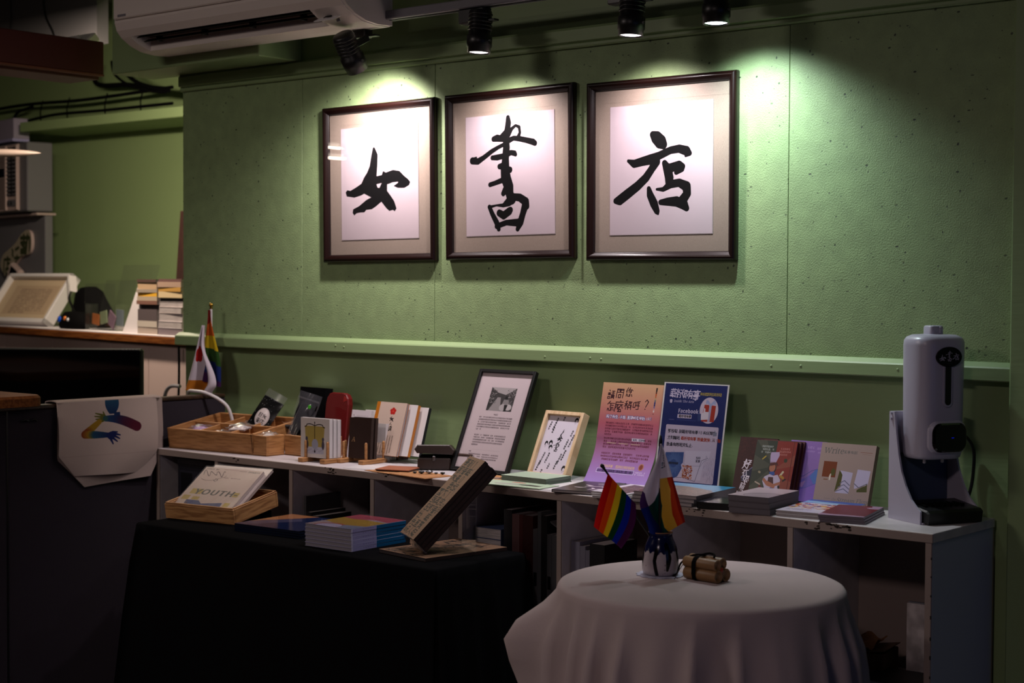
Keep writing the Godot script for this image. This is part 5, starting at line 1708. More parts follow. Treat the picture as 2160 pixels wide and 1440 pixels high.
func packet(xf: Transform3D, w: float, h: float, c: Color, label: String, group: String) -> void:
	var t := thing("plastic_packet", label, "packet", xf, group)
	var ph := rng.randf() * 6.0
	var s := Shape.new()
	s.cloth(8, 8, func(u, v): return Vector3((u - 0.5) * w * 0.74, 0.008 + 0.010 * sin(PI * u) * sin(PI * v), (v - 0.5) * h * 0.74), 0.006)
	obj("contents", s, mat(c, 0.5), t)
	s = Shape.new()
	s.cloth(14, 12, func(u, v): return Vector3((u - 0.5) * w, 0.016 + 0.010 * sin(PI * u) * sin(PI * v) + 0.005 * sin(u * 13.0 + ph) * cos(v * 11.0 + ph), (v - 0.5) * h), 0.0008)
	obj("wrapper", s, M.bag, t)

func easel(label: String, xf: Transform3D, w: float, h: float) -> void:
	var t := thing("acrylic_easel", label, "easel", xf)
	var back := Shape.new()
	back.box(Vector3(0, h / 2 + 0.016, -0.028 - 0.012), Vector3(w, h, 0.0025), 0.0, Basis(Vector3.RIGHT, -0.297))
	obj("back_plate", back, M.acrylic, t)
	obj("ledge", bx(Vector3(-w / 2, 0.014, -0.022), Vector3(w / 2, 0.0165, 0.022)), M.acrylic, t)
	obj("lip", bx(Vector3(-w / 2, 0.014, 0.020), Vector3(w / 2, 0.030, 0.0225)), M.acrylic, t)
	for x in [-w / 2 + 0.006, w / 2 - 0.006]:
		var l := Shape.new()
		l.tube([Vector3(x, 0.001, 0.03), Vector3(x, 0.015, 0.018), Vector3(x, 0.015, -0.02), Vector3(x, 0.001, -0.07)], 0.0018, 6)
		obj("leg", l, M.acrylic, t)

# =============================== on the shelf, middle ===============================
func shelf_things_middle() -> void:
	var Y := SHELF_Y + 0.0003
	# black framed notice with a photograph
	var p := Pic.new(205, 300, 3.6, Color(0.76, 0.70, 0.71))
	photo_of_shop(p, 55, 44, 100, 74)
	var tx := Color(0.33, 0.29, 0.30)
	p.hans("女書店", 92, 127, 5, tx, 0.07)
	p.small(38, 137, 128, 6, 4.4, 7.6, tx, 11, 0.12, POOL)
	p.small(38, 193, 122, 5, 4.4, 7.6, tx, 12, 0.2, POOL)
	p.rect(44, 241, 112, 0.4, Color(0.55, 0.50, 0.50))
	p.small(32, 245, 10, 1, 4.0, 7, tx, 13, 1.0, POOL)
	p.small(38, 253, 44, 3, 3.8, 7.0, tx, 14, 0.5, POOL)
	p.small(92, 253, 64, 3, 3.8, 7.0, tx, 15, 0.9, POOL)
	var t := thing("notice_frame", "black-framed printed notice with a small photograph of a shop aisle, leaning on the wall", "picture frame", leaned(0.006, Y, 0.150, -1, 24.2))
	var W := 0.114
	var H := 0.328
	var fw := 0.010
	for q in [[-W, 0, -W + fw, H], [W - fw, 0, W, H], [-W + fw, 0, W - fw, fw], [-W + fw, H - fw, W - fw, H]]:
		obj("rail", bx(Vector3(q[0], q[1], 0), Vector3(q[2], q[3], 0.016), 0.0015), M.black, t)
	var f := Shape.new()
	f.face(-W + fw, fw, W - fw, H - fw, 0.0066)
	obj2("sheet", bx(Vector3(-W + fw, fw, 0.001), Vector3(W - fw, H - fw, 0.0064)), M.white, f, print_mat(p, 0.75), t)
	obj("glass", bx(Vector3(-W + fw, fw, 0.009), Vector3(W - fw, H - fw, 0.0105)), M.pane, t)
	# pale wooden frame with brush writing
	var q := Pic.new(126, 172, 5, Color(0.78, 0.745, 0.79))
	var ink := Color(0.07, 0.06, 0.08)
	brush_character(q, 0, 66, 66, 0.075, ink)
	q.line(V2([72, 40, 66, 58, 60, 70]), 0.9, ink)
	for k in 2:
		q.brush([Vector3(72, 46 + k * 26, 1.4), Vector3(64, 56 + k * 26, 1.0), Vector3(70, 62 + k * 26, 1.6), Vector3(60, 72 + k * 26, 0.9)], ink)
	brush_character(q, 1, 62, 92, 0.085, ink)
	for c in [[14, 18, 4], [34, 6, 6], [30, 34, 3], [58, 2, 2], [104, 40, 3], [112, 52, 6], [96, 66, 5], [98, 98, 5], [86, 110, 5], [40, 110, 5], [22, 110, 6], [14, 134, 5], [52, 140, 3], [78, 132, 4], [30, 160, 2]]:
		for k in c[2]:
			q.han(POOL[rng.randi() % POOL.length()], c[0] - k * 1.6, c[1] + k * 6.4, 5.2, ink, 0.09)
	for b in [[20, 84, 6, 8], [36, 82, 7, 9], [40, 94, 7, 7], [108, 10, 7, 8], [112, 152, 7, 9]]:
		q.disc(b[0], b[1], b[2], ink, b[3])
		q.disc(b[0] + 1, b[1] + 3, b[2] * 0.6, Color(0.78, 0.745, 0.79), b[3] * 0.55)
		q.disc(b[0] - 2, b[1] + 9, b[2] * 0.5, Color(0.70, 0.67, 0.72), 3)
	q.poly([V2([112, 0, 126, 0, 126, 14])], ink)
	t = thing("framed_writing", "pale wooden deep frame with scattered brush writing and small black heads", "picture frame", leaned(0.235, Y, 0.112, -3, 25))
	W = 0.0755
	H = 0.205
	fw = 0.0115
	for e in [[-W, 0, -W + fw, H], [W - fw, 0, W, H], [-W + fw, 0, W - fw, fw], [-W + fw, H - fw, W - fw, H]]:
		obj("rail", bx(Vector3(e[0], e[1], -0.012), Vector3(e[2], e[3], 0.016), 0.0012), M.palewood, t)
	f = Shape.new()
	f.face(-W + fw, fw, W - fw, H - fw, 0.0046)
	obj2("sheet", bx(Vector3(-W + fw, fw, -0.008), Vector3(W - fw, H - fw, 0.0044)), M.white, f, print_mat(q, 0.75), t)
	# green booklets before it
	var gp := Pic.new(170, 60, 3, Color(0.60, 0.66, 0.58))
	for i in 5:
		var bk := book("green_booklet", "thin grey-green booklet, %s of the five before the pale wooden frame" % ["bottom", "second from the bottom", "middle", "second from the top", "top"][i], laid(0.256 + rng.randf_range(-0.002, 0.002), Y + i * 0.0036, 0.193, rng.randf_range(-0.6, 0.6)), 0.166, 0.115, 0.0034, mat(Color(0.33, 0.39, 0.32), 0.5), print_mat(gp, 0.5) if i == 4 else null, "grey-green booklets", true, "booklet")
	# pale green magazine with a red spot and a brush sweep
	var pg := Pic.new(250, 170, 3, Color(0.66, 0.73, 0.63))
	pg.disc(120, 34, 26, Color(0.72, 0.22, 0.24), 12)
	pg.disc(118, 34, 20, Color(0.68, 0.40, 0.38), 6)
	pg.poly([V2([60, 92, 110, 70, 150, 84, 190, 70, 225, 86, 212, 116, 150, 112, 120, 124, 70, 120])], Color(0.66, 0.66, 0.62))
	pg.poly([V2([138, 84, 180, 70, 228, 84, 216, 114, 160, 108])], Color(0.22, 0.22, 0.20))
	pg.line(V2([66, 110, 100, 92, 150, 104]), 3, Color(0.35, 0.35, 0.32))
	book("green_magazine", "pale green magazine with a red spot and dark brush sweep, lying flat", laid(0.262, Y, 0.298, 3), 0.245, 0.095, 0.0030, mat(Color(0.62, 0.68, 0.58), 0.4), print_mat(pg, 0.35), "", false, "magazine")
	var s2 := thing("paper_leaflet", "white paper leaflet lying under the pale wooden frame's right side", "paper", at(0.41, Y, 0.225, 4))
	obj("sheet", bx(Vector3(-0.10, 0, -0.085), Vector3(0.07, 0.0010, 0.10)), M.white, s2)
	# dark magazine with white brush writing
	var dm := Pic.new(140, 210, 3, Color(0.20, 0.16, 0.18))
	var wk := Color(0.72, 0.66, 0.68)
	for e in [[60, 40, 95, 30, 105, 46], [70, 62, 110, 52, 120, 70], [40, 74, 60, 90, 50, 110], [62, 104, 92, 96, 112, 116], [30, 130, 46, 136, 60, 128], [80, 130, 92, 150, 84, 170], [96, 150, 112, 146, 122, 160]]:
		dm.brush([Vector3(e[0], e[1], 3.0), Vector3(e[2], e[3], 5.0), Vector3(e[4], e[5], 2.0)], wk)
	for i in 90:
		dm.disc(rng.randf() * 140, rng.randf() * 210, 0.5 + rng.randf(), Color(0.42, 0.34, 0.36))
	book("dark_magazine", "dark plum magazine with white brush strokes, lying at the shelf's front edge", laid(0.495, Y + 0.0012, 0.238, 12), 0.15, 0.21, 0.008, mat(Color(0.12, 0.09, 0.11), 0.35), print_mat(dm, 0.3), "", false, "magazine")
	# pink notice, curling forward at the foot
	pink_poster()
	blue_poster()
	var cl := thing("black_clip", "small black foot of the pink notice's stand", "clip", at(0.505, Y, 0.140, 4))
	obj("body", bx(Vector3(-0.03, 0, -0.008), Vector3(0.03, 0.012, 0.008), 0.003), M.black, cl)
	# flat piles before the notices
	var mg := Pic.new(215, 260, 3, Color(0.16, 0.42, 0.56))
	mg.poly([V2([0, 80, 40, 64, 90, 70, 140, 90, 190, 120, 215, 150, 215, 260, 0, 260])], Color(0.30, 0.22, 0.19))
	for i in 240:
		mg.disc(rng.randf() * 200, 100 + rng.randf() * 150, 0.8 + rng.randf() * 3.0, [Color(0.45, 0.33, 0.28), Color(0.22, 0.16, 0.14), Color(0.58, 0.42, 0.34), Color(0.50, 0.50, 0.52)][rng.randi() % 4])
	mg.text("the sea", 110, 40, 26, Color(0.10, 0.25, 0.36), "Droid Serif")
	for i in 3:
		book("blue_magazine", "thick magazine with a blue and brown cover, %s of the three below the blue notice" % ["bottom", "middle", "top"][i], laid(0.792 + i * 0.004, Y + i * 0.0096, 0.238, 4 + i), 0.185, 0.225, 0.0094, mat(Color(0.42, 0.40, 0.42), 0.5), print_mat(mg, 0.3) if i == 2 else null, "magazines below the blue notice", true, "magazine")
	var bm := Pic.new(120, 200, 2.5, Color(0.74, 0.70, 0.74))
	bm.poly([V2([20, 10, 110, 40, 110, 190, 30, 160])], Color(0.32, 0.26, 0.25))
	for i in 60:
		bm.disc(25 + rng.randf() * 80, 40 + rng.randf() * 120, 1 + rng.randf() * 3, Color(0.55, 0.45, 0.42))
	for i in 3:
		book("white_magazine", "white-edged magazine lying before the pink notice, %s of three" % ["bottom", "middle", "top"][i], laid(0.628 + i * 0.003, Y + i * 0.0056, 0.262, 10 - i * 4), 0.115, 0.19, 0.0054, M.white, print_mat(bm, 0.35) if i == 2 else M.white, "magazines below the pink notice", true, "magazine")
	# dark leather notebook at the edge
	var lp := Pic.new(100, 140, 2, Color(0.14, 0.13, 0.16))
	for i in 200:
		lp.disc(rng.randf() * 100, rng.randf() * 140, 0.6, Color(0.32, 0.31, 0.36))
	book("black_notebook", "shiny black notebook curling at the shelf edge, left of the thick grey books", laid(0.952, Y, 0.285, 8), 0.098, 0.115, 0.017, M.black, print_mat(lp, 0.2), "", false, "notebook", M.black)

func photo_of_shop(p: Pic, x: float, y: float, w: float, h: float) -> void:
	var G := func(v: float) -> Color: return Color(v, v * 0.96, v * 0.96)
	p.rect(x, y, w, h, G.call(0.22))
	p.poly([V2([x, y, x + w, y, x + w * 0.62, y + h * 0.3, x + w * 0.3, y + h * 0.22])], G.call(0.62))
	p.poly([V2([x + w * 0.32, y + h * 0.42, x + w * 0.45, y + h * 0.42, x + w * 0.56, y + h, x + w * 0.08, y + h])], G.call(0.55))
	p.poly([V2([x, y + h * 0.1, x + w * 0.3, y + h * 0.3, x + w * 0.3, y + h * 0.5, x, y + h * 0.95])], G.call(0.16))
	for i in 260:
		var a := rng.randf()
		var b := rng.randf()
		var px := x + w * (0.66 + 0.34 * a) if i % 2 else x + w * 0.28 * a
		var py := y + h * (0.06 + 0.62 * b)
		p.rect(px, py, 1.0 + rng.randf() * 2.2, 1.2 + rng.randf() * 2.0, G.call(0.15 + 0.55 * rng.randf()))
	# someone at a desk: hair, back, white sleeves
	p.disc(x + w * 0.68, y + h * 0.42, w * 0.055, G.call(0.07), h * 0.08)
	p.poly([V2([x + w * 0.60, y + h * 0.50, x + w * 0.78, y + h * 0.50, x + w * 0.84, y + h * 0.72, x + w * 0.56, y + h * 0.74])], G.call(0.50))
	p.disc(x + w * 0.62, y + h * 0.84, w * 0.13, G.call(0.66), h * 0.15)
	p.disc(x + w * 0.84, y + h * 0.82, w * 0.13, G.call(0.70), h * 0.13)
	p.poly([V2([x + w * 0.66, y + h * 0.72, x + w * 0.80, y + h * 0.72, x + w * 0.76, y + h, x + w * 0.70, y + h])], G.call(0.10))

func pink_poster() -> void:
	var p := Pic.new(212, 300, 4, Color(0.7, 0.55, 0.5))
	var a := Color(0.74, 0.58, 0.44)
	var b := Color(0.66, 0.34, 0.40)
	var c := Color(0.58, 0.47, 0.72)
	p.fade(0, 60, a, a.lerp(Color(0.72, 0.50, 0.42), 0.5), Color(0.72, 0.50, 0.42))
	p.fade(60, 190, Color(0.72, 0.50, 0.42), b, Color(0.60, 0.38, 0.52))
	p.fade(190, 300, Color(0.60, 0.38, 0.52), Color(0.58, 0.42, 0.64), c)
	var ink := Color(0.17, 0.05, 0.10)
	p.han("請", 22, 24, 26, ink, 0.052, 0.82, 0.1)
	p.han("問", 52, 16, 30, ink, 0.046, 0.75, 0.1)
	p.han("您", 84, 14, 26, ink, 0.05, 0.85, 0.1)
	p.han("怎", 24, 58, 28, ink, 0.048, 0.85, 0.1)
	p.han("麼", 52, 56, 32, ink, 0.045, 0.8, 0.1)
	p.han("稱", 84, 54, 26, ink, 0.05, 0.9, 0.1)
	p.han("呼", 114, 54, 24, ink, 0.055, 0.9, 0.1)
	p.brush([Vector3(154, 54, 1.2), Vector3(160, 48, 1.5), Vector3(165, 54, 1.5), Vector3(160, 64, 1.3), Vector3(157, 70, 1.2)], ink)
	p.disc(156, 76, 1.7, ink)
	for pass_ in 2:
		var col := [Color(0.25, 0.20, 0.42), Color(0.80, 0.74, 0.80)][pass_] as Color
		p.hans("除了先生、小姐、直接叫名字也", 26, 99, 9.2, col, [0.20, 0.085][pass_], 1.12)
		p.text("ok!", 164, 108, 13, col, "Droid Sans", 0.0, 1.0, pass_ == 0)
	var tx := Color(0.36, 0.13, 0.20)
	p.small(26, 120, 160, 5, 5.6, 8.6, tx, 31, 0.12, POOL)
	p.small(26, 166, 160, 4, 5.6, 8.6, tx, 32, 0.68, POOL)
	p.rect(124, 164, 44, 9, Color(0.80, 0.76, 0.82))
	p.small(128, 165.5, 36, 1, 6, 8, Color(0.12, 0.12, 0.25), 33, 1.0, POOL)
	for x in [38, 80, 122]:
		p.rect(x, 181.5, 32, 1.6, Color(0.78, 0.70, 0.55))
	p.small(26, 210, 160, 3, 5.6, 8.6, tx, 34, 0.8, POOL)
	p.small(34, 245, 118, 1, 8.2, 9, Color(0.74, 0.60, 0.50), 35, 1.0, POOL)
	p.rect(28, 256, 130, 12, Color(0.72, 0.66, 0.80))
	p.rect(30, 257.5, 126, 9, Color(0.36, 0.25, 0.45))
	p.small(48, 258.5, 100, 1, 6.4, 9, Color(0.14, 0.10, 0.22), 36, 1.0, POOL)
	p.disc(176, 245, 9, Color(0.62, 0.42, 0.36), 10)
	p.disc(176, 245, 6, Color(0.45, 0.20, 0.15), 7)
	p.small(162, 258, 34, 2, 4.4, 5.6, Color(0.72, 0.64, 0.78), 37, 1.0, POOL)
	var strip := [Color(0.05, 0.04, 0.05), Color(0.05, 0.04, 0.05), Color(0.35, 0.15, 0.10), Color(0.66, 0.28, 0.12), Color(0.66, 0.36, 0.22), Color(0.62, 0.54, 0.40), Color(0.35, 0.38, 0.40), Color(0.10, 0.16, 0.40), Color(0.12, 0.16, 0.36), Color(0.40, 0.36, 0.52), Color(0.70, 0.50, 0.52), Color(0.78, 0.72, 0.70)]
	for i in 12:
		p.rect(186 - i * 0.2, 10 + i * 6.2, 4.6, 6.0, strip[i])
	p.rect(184, 88, 3, 2, ink)
	var t := thing("pink_notice", "peach to lilac printed notice with dark handwritten characters, curling at its foot", "poster", at(0, SHELF_Y + 0.0006, 0))
	var f := func(u: float, v: float) -> Vector3:
		var z := lerpf(0.030, 0.058, minf(v / 0.55, 1.0))
		if v > 0.55:
			z += 0.062 * pow((v - 0.55) / 0.45, 1.7)
		return Vector3(lerpf(0.377, 0.588, u) - 0.006 * v, 0.284 * (1.0 - pow(v, 1.02)), z + 0.004 - u * 0.004)
	var s := Shape.new()
	s.cloth(10, 40, f, 0.0006)
	obj("sheet", s, print_mat(p, 0.5), t)

func blue_poster() -> void:
	var p := Pic.new(210, 297, 4, Color(0.004, 0.085, 0.34))
	var wh := Color(0.74, 0.69, 0.78)
	# handwritten heading and its small line
	var x := 20.0
	for ch in "藝術很有事":
		p.han(ch, x, 15 + (x - 20) * 0.02, 24 if ch != "事" else 28, wh, 0.055, 0.78, 0.12)
		x += 19.4
	p.text("Inside The Arts", 34, 53, 9, wh, "Droid Serif", 0.2, 1.05)
	p.han("書", 20, 46, 9, wh, 0.09)
	p.hans("粉絲團按讚享好禮", 122, 22, 8.2, Color(0.58, 0.50, 0.24), 0.085, 1.09)
	p.text("Facebook", 52, 83, 16, wh, "Droid Sans", 0.0, 0.95, true)
	p.rect(52, 87, 48, 11, wh)
	p.hans("藝術很有事", 57, 88.5, 7.4, Color(0.20, 0.16, 0.16), 0.08, 1.15)
	p.rect(50, 103, 66, 1.2, Color(0.25, 0.28, 0.50))
	p.rect(24, 103, 18, 1.4, Color(0.38, 0.38, 0.55))
	# a gift in a round field and a raised thumb
	p.disc(156, 72, 31, Color(0.74, 0.67, 0.73), 37)
	p.poly([V2([140, 56, 156, 56, 154, 104, 134, 104])], Color(0.60, 0.16, 0.10))
	p.poly([V2([164, 57, 178, 58, 176, 104, 162, 104])], Color(0.60, 0.16, 0.10))
	p.poly([V2([156, 56, 164, 57, 162, 104, 154, 104])], Color(0.60, 0.58, 0.68))
	p.brush([Vector3(158, 56, 3), Vector3(148, 46, 4), Vector3(146, 52, 2.5)], Color(0.58, 0.60, 0.74))
	p.brush([Vector3(162, 56, 3), Vector3(172, 46, 4), Vector3(174, 53, 2.5)], Color(0.58, 0.60, 0.74))
	thumb(p, 138, 80, 1.25, Color(0.78, 0.73, 0.77))
	p.poly([V2([120, 84, 131, 82, 132, 102, 122, 104])], Color(0.14, 0.20, 0.40))
	# the pale field
	var f0 := Color(0.70, 0.645, 0.72)
	p.rect(17, 118, 178, 160, f0)
	for q in [[17, 118], [195, 118], [17, 278], [195, 278]]:
		p.rect(q[0] - 3, q[1] - 3, 6, 6, Color(0.004, 0.085, 0.34))
	for q in [[21, 122], [191, 122], [21, 274], [191, 274]]:
		p.disc(q[0], q[1], 4, f0)
	var tk := Color(0.10, 0.10, 0.16)
	var xx := p.hans("即日起，到藝術很有事", 26, 131, 9.6, tk, 0.075, 1.12)
	xx += 2 + p.text("FB", xx + 1, 140, 12, tk)
	p.hans("粉絲頁按", xx + 2, 131, 9.2, tk, 0.075, 1.1)
	thumb(p, 182, 134, 0.6, Color(0.45, 0.45, 0.52))
	xx = p.hans("立刻贈送 ", 26, 150, 9.6, tk, 0.075, 1.12)
	xx = p.hans("藝術很有事 限量鏡頭", xx, 150, 9.4, Color(0.55, 0.17, 0.09), 0.08, 1.10)
	p.text("L", xx + 1, 159, 11, Color(0.40, 0.30, 0.32))
	xx = p.hans("夾", xx + 8, 150, 9.4, Color(0.40, 0.30, 0.32), 0.07)
	p.text("1", xx + 1, 159, 11, Color(0.55, 0.17, 0.09))
	p.han("個", xx + 7, 150, 9.4, Color(0.55, 0.17, 0.09), 0.08)
	p.hans("數量有限送完為止。", 26, 169, 9.6, tk, 0.08, 1.12)
	# two folders, one blue with rays and one white with rust blots
	p.poly([V2([26, 198, 88, 194, 88, 224, 82, 230, 86, 240, 74, 264, 50, 276, 36, 272, 24, 256])], Color(0.17, 0.27, 0.48))
	for i in 70:
		var a := TAU * i / 70.0
		var r := rng.randf_range(22, 34)
		p.line(PackedVector2Array([Vector2(56, 228) + Vector2.from_angle(a) * 12, Vector2(56, 228) + Vector2.from_angle(a) * Vector2(r * 0.9, r * 1.15)]), 0.28, Color(0.36, 0.45, 0.62))
	p.hans("藝術很有事", 40, 224, 6.5, Color(0.05, 0.07, 0.16), 0.09, 1.0)
	p.poly([V2([92, 190, 178, 186, 172, 214, 158, 216, 152, 270, 92, 268])], Color(0.73, 0.69, 0.76))
	p.line(V2([92, 200, 92, 226, 100, 232, 148, 230, 158, 216, 172, 210]), 0.5, Color(0.52, 0.49, 0.56))
	p.line(V2([40, 268, 90, 266, 134, 274, 150, 214, 170, 206]), 0.5, Color(0.20, 0.19, 0.26))
	p.hans("日好", 130, 204, 7, Color(0.26, 0.24, 0.30), 0.08)
	p.hans("享事", 130, 213, 7, Color(0.26, 0.24, 0.30), 0.08)
	for i in 130:
		var q := Vector2(rng.randf_range(90, 122), rng.randf_range(232, 268))
		p.disc(q.x, q.y, rng.randf_range(0.8, 2.6), [Color(0.58, 0.26, 0.12), Color(0.45, 0.17, 0.08), Color(0.70, 0.50, 0.40)][i % 3])
	for i in 46:
		var q := Vector2(rng.randf_range(158, 192), rng.randf_range(196, 272))
		p.line(PackedVector2Array([q, q + Vector2(rng.randf_range(-6, 6), rng.randf_range(5, 14))]), 0.35, Color(0.58, 0.54, 0.62))
	p.small(72, 284, 110, 1, 6.0, 8, Color(0.56, 0.46, 0.22), 41, 1.0, POOL)
	var t := thing("blue_notice", "deep blue printed notice in a clear acrylic stand, tallest of the paper notices", "poster", leaned(0.700, SHELF_Y + 0.0006, 0.088, 2, 11))
	var f := Shape.new()
	f.face(-0.100, 0.006, 0.100, 0.296, 0.0034)
	obj2("sheet", bx(Vector3(-0.105, 0.002, 0.0024), Vector3(0.105, 0.299, 0.0032)), M.white, f, print_mat(p, 0.45), t)
	obj("front_pane", bx(Vector3(-0.107, 0, 0.0046), Vector3(0.107, 0.306, 0.0066)), M.acrylic, t)
	obj("back_pane", bx(Vector3(-0.107, 0, -0.0006), Vector3(0.107, 0.306, 0.0016)), M.acrylic, t)
	var ft := Shape.new()
	ft.box(Vector3(0, 0.0045, 0.035), Vector3(0.214, 0.0025, 0.07), 0.0, Basis(Vector3.RIGHT, 0.19))
	obj("foot", ft, M.acrylic, t)

func thumb(p: Pic, x: float, y: float, s: float, c: Color) -> void:
	p.poly([V2([x - 6 * s, y, x, y, x + 1 * s, y - 6 * s, x + 1 * s, y - 12 * s, x + 5 * s, y - 10 * s, x + 5 * s, y - 3 * s, x + 14 * s, y - 3 * s, x + 15 * s, y + 14 * s, x - 6 * s, y + 16 * s])], c)

# =============================== on the shelf, right ===============================
func shelf_things_right() -> void:
	var Y := SHELF_Y + 0.0003
	# dark red book with white brush writing down its side
	var rp := Pic.new(112, 165, 5, Color(0.17, 0.045, 0.045))
	for i in 300:
		rp.disc(rng.randf() * 112, rng.randf() * 80, 1 + rng.randf() * 3, Color(0.17, 0.045, 0.045).lerp(Color(0.28, 0.10, 0.09), rng.randf() * 0.5))
	rp.poly([V2([112, 26, 84, 30, 70, 50, 66, 72, 46, 84, 20, 112, 26, 124, 60, 106, 84, 96, 112, 70])], Color(0.36, 0.33, 0.42))
	rp.poly([V2([84, 60, 96, 52, 112, 56, 112, 100, 70, 108, 20, 122, 36, 96])], Color(0.11, 0.11, 0.19))
	var wk := Color(0.75, 0.70, 0.74)
	for e in [["好", 22, 62, 24], ["衣", 22, 88, 20], ["很", 28, 106, 20], ["脂", 22, 126, 18], ["記", 16, 146, 18]]:
		rp.han(e[0], e[1], e[2], e[3], wk, 0.055, 0.85, 0.2)
	rp.line(V2([20, 88, 30, 74, 44, 70]), 1.2, wk)
	rp.line(V2([56, 108, 70, 118, 82, 120]), 1.6, wk)
	rp.rect(18, 142, 3, 22, Color(0.05, 0.03, 0.03))
	book("dark_red_book", "dark red book with white brush characters down its left side", leaned(0.908, Y, 0.083, 4, 19), 0.112, 0.163, 0.011, mat(Color(0.24, 0.06, 0.05), 0.5), print_mat(rp, 0.4), "books leaning on the wall", true)
	# cook on green and red
	var cp := Pic.new(120, 165, 5, Color(0.12, 0.16, 0.12))
	for r in [[60, 70, 0, 0, 30, 0], [60, 70, 0, 42, 0, 88], [60, 70, 0, 130, 24, 165]]:
		cp.poly([V2(r)], Color(0.21, 0.22, 0.18))
	cp.rect(62, 0, 58, 165, Color(0.44, 0.10, 0.07))
	for r in [[62, 80, 120, 34, 120, 66], [62, 90, 120, 110, 120, 145, 84, 165, 70, 165]]:
		cp.poly([V2(r)], Color(0.46, 0.20, 0.15))
	cp.rect(110, 0, 2.5, 165, Color(0.34, 0.07, 0.05))
	var sk := Color(0.58, 0.35, 0.27)
	for k in 3:
		cp.small(18 + k % 2 * 3, 14 + k * 8, 34 - k * 4, 1, 5, 6, Color(0.52, 0.53, 0.52), 61 + k, 1.0, POOL)
		cp.small(74 - k * 3, 18 + k * 8, 34 - (k + 1) % 2 * 8, 1, 5, 6, Color(0.60, 0.36, 0.34), 64 + k, 1.0, POOL)
	cp.poly([V2([48, 32, 72, 30, 74, 40, 66, 62, 50, 62, 47, 40])], Color(0.62, 0.54, 0.66))
	cp.rect(50, 58, 14, 6, Color(0.48, 0.38, 0.46))
	cp.disc(59, 76, 12, Color(0.10, 0.05, 0.06), 15)
	cp.disc(59, 74, 9, sk, 12)
	cp.poly([V2([50, 62, 70, 58, 76, 68, 66, 66, 52, 70])], Color(0.26, 0.06, 0.06))
	cp.poly([V2([52, 86, 66, 84, 70, 92, 56, 100])], Color(0.12, 0.25, 0.50))
	cp.poly([V2([40, 100, 54, 92, 66, 96, 78, 92, 88, 106, 86, 132, 78, 150, 48, 152, 44, 128, 36, 112])], Color(0.66, 0.60, 0.68))
	cp.poly([V2([52, 100, 66, 100, 70, 118, 52, 116])], Color(0.24, 0.10, 0.12))
	cp.brush([Vector3(40, 108, 4), Vector3(52, 120, 4), Vector3(72, 126, 3.6)], sk)
	cp.brush([Vector3(86, 116, 4), Vector3(70, 122, 3.6), Vector3(50, 114, 3.2)], sk)
	cp.poly([V2([62, 128, 78, 130, 74, 152, 60, 152])], Color(0.18, 0.20, 0.42))
	cp.poly([V2([48, 132, 56, 130, 58, 152, 46, 152])], Color(0.64, 0.58, 0.68))
	for e in [[26, 52, 34, 44, Color(0.62, 0.52, 0.16), 1.8], [94, 52, 94, 53, Color(0.12, 0.16, 0.10), 5], [92, 84, 86, 94, Color(0.68, 0.62, 0.52), 3], [95, 100, 88, 96, Color(0.60, 0.42, 0.12), 3.4], [102, 104, 96, 108, Color(0.06, 0.05, 0.05), 2.2], [86, 124, 87, 127, Color(0.06, 0.05, 0.04), 3], [94, 138, 94, 140, Color(0.64, 0.48, 0.34), 2.6], [16, 116, 30, 122, Color(0.62, 0.54, 0.48), 1.8], [31, 128, 33, 131, Color(0.32, 0.03, 0.04), 4], [22, 88, 24, 89, Color(0.5, 0.45, 0.36), 3]]:
		cp.brush([Vector3(e[0], e[1], e[5]), Vector3(e[2], e[3], e[5])], e[4])
	cp.poly([V2([8, 144, 16, 140, 36, 138, 90, 140, 96, 148, 96, 165, 8, 165])], Color(0.04, 0.03, 0.03))
	cp.hans("美味型男", 14, 145, 17, Color(0.80, 0.76, 0.80), 0.10, 1.12)
	cp.disc(92, 142, 4, Color(0.80, 0.76, 0.80))
	cp.disc(98, 146, 4, Color(0.80, 0.76, 0.80))
	for i in 3:
		book("cookery_book", "green and red cookery book, %s" % ["front copy, showing a cook in a tall hat", "middle one of three leaning copies", "rearmost of three leaning copies"][i], leaned(0.985 + i * 0.004, Y, 0.122 - i * 0.012, 4, 21), 0.118, 0.163, 0.0115, mat(Color(0.26, 0.07, 0.06), 0.5), print_mat(cp, 0.35) if i == 0 else null, "green and red cookery books", true)
	# lilac book with blue waves
	var lp := Pic.new(104, 165, 4, Color(0.50, 0.37, 0.62))
	lp.poly([V2([0, 104, 20, 100, 36, 112, 60, 100, 104, 62, 104, 165, 0, 165])], Color(0.40, 0.33, 0.64))
	lp.poly([V2([70, 96, 84, 76, 104, 70, 104, 112, 84, 116])], Color(0.28, 0.40, 0.66))
	lp.poly([V2([10, 110, 26, 106, 40, 118, 60, 108, 54, 126, 30, 124])], Color(0.58, 0.42, 0.64))
	lp.poly([V2([0, 104, 16, 108, 10, 140, 0, 150])], Color(0.26, 0.32, 0.66))
	lp.poly([V2([0, 142, 60, 128, 104, 108, 104, 165, 0, 165])], Color(0.46, 0.34, 0.66))
	lp.line(V2([20, 100, 52, 96, 74, 80, 92, 74]), 0.6, Color(0.22, 0.26, 0.50))
	lp.line(V2([0, 142, 60, 128, 104, 108]), 0.7, Color(0.30, 0.30, 0.60))
	lp.small(50, 14, 18, 1, 6, 7, Color(0.62, 0.50, 0.72), 71, 1.0, POOL)
	lp.small(46, 26, 24, 1, 4, 6, Color(0.60, 0.48, 0.70), 72, 1.0, POOL)
	lp.small(78, 16, 18, 1, 6, 7, Color(0.62, 0.50, 0.72), 73, 1.0, POOL)
	lp.small(82, 28, 12, 1, 4, 6, Color(0.60, 0.48, 0.70), 74, 1.0, POOL)
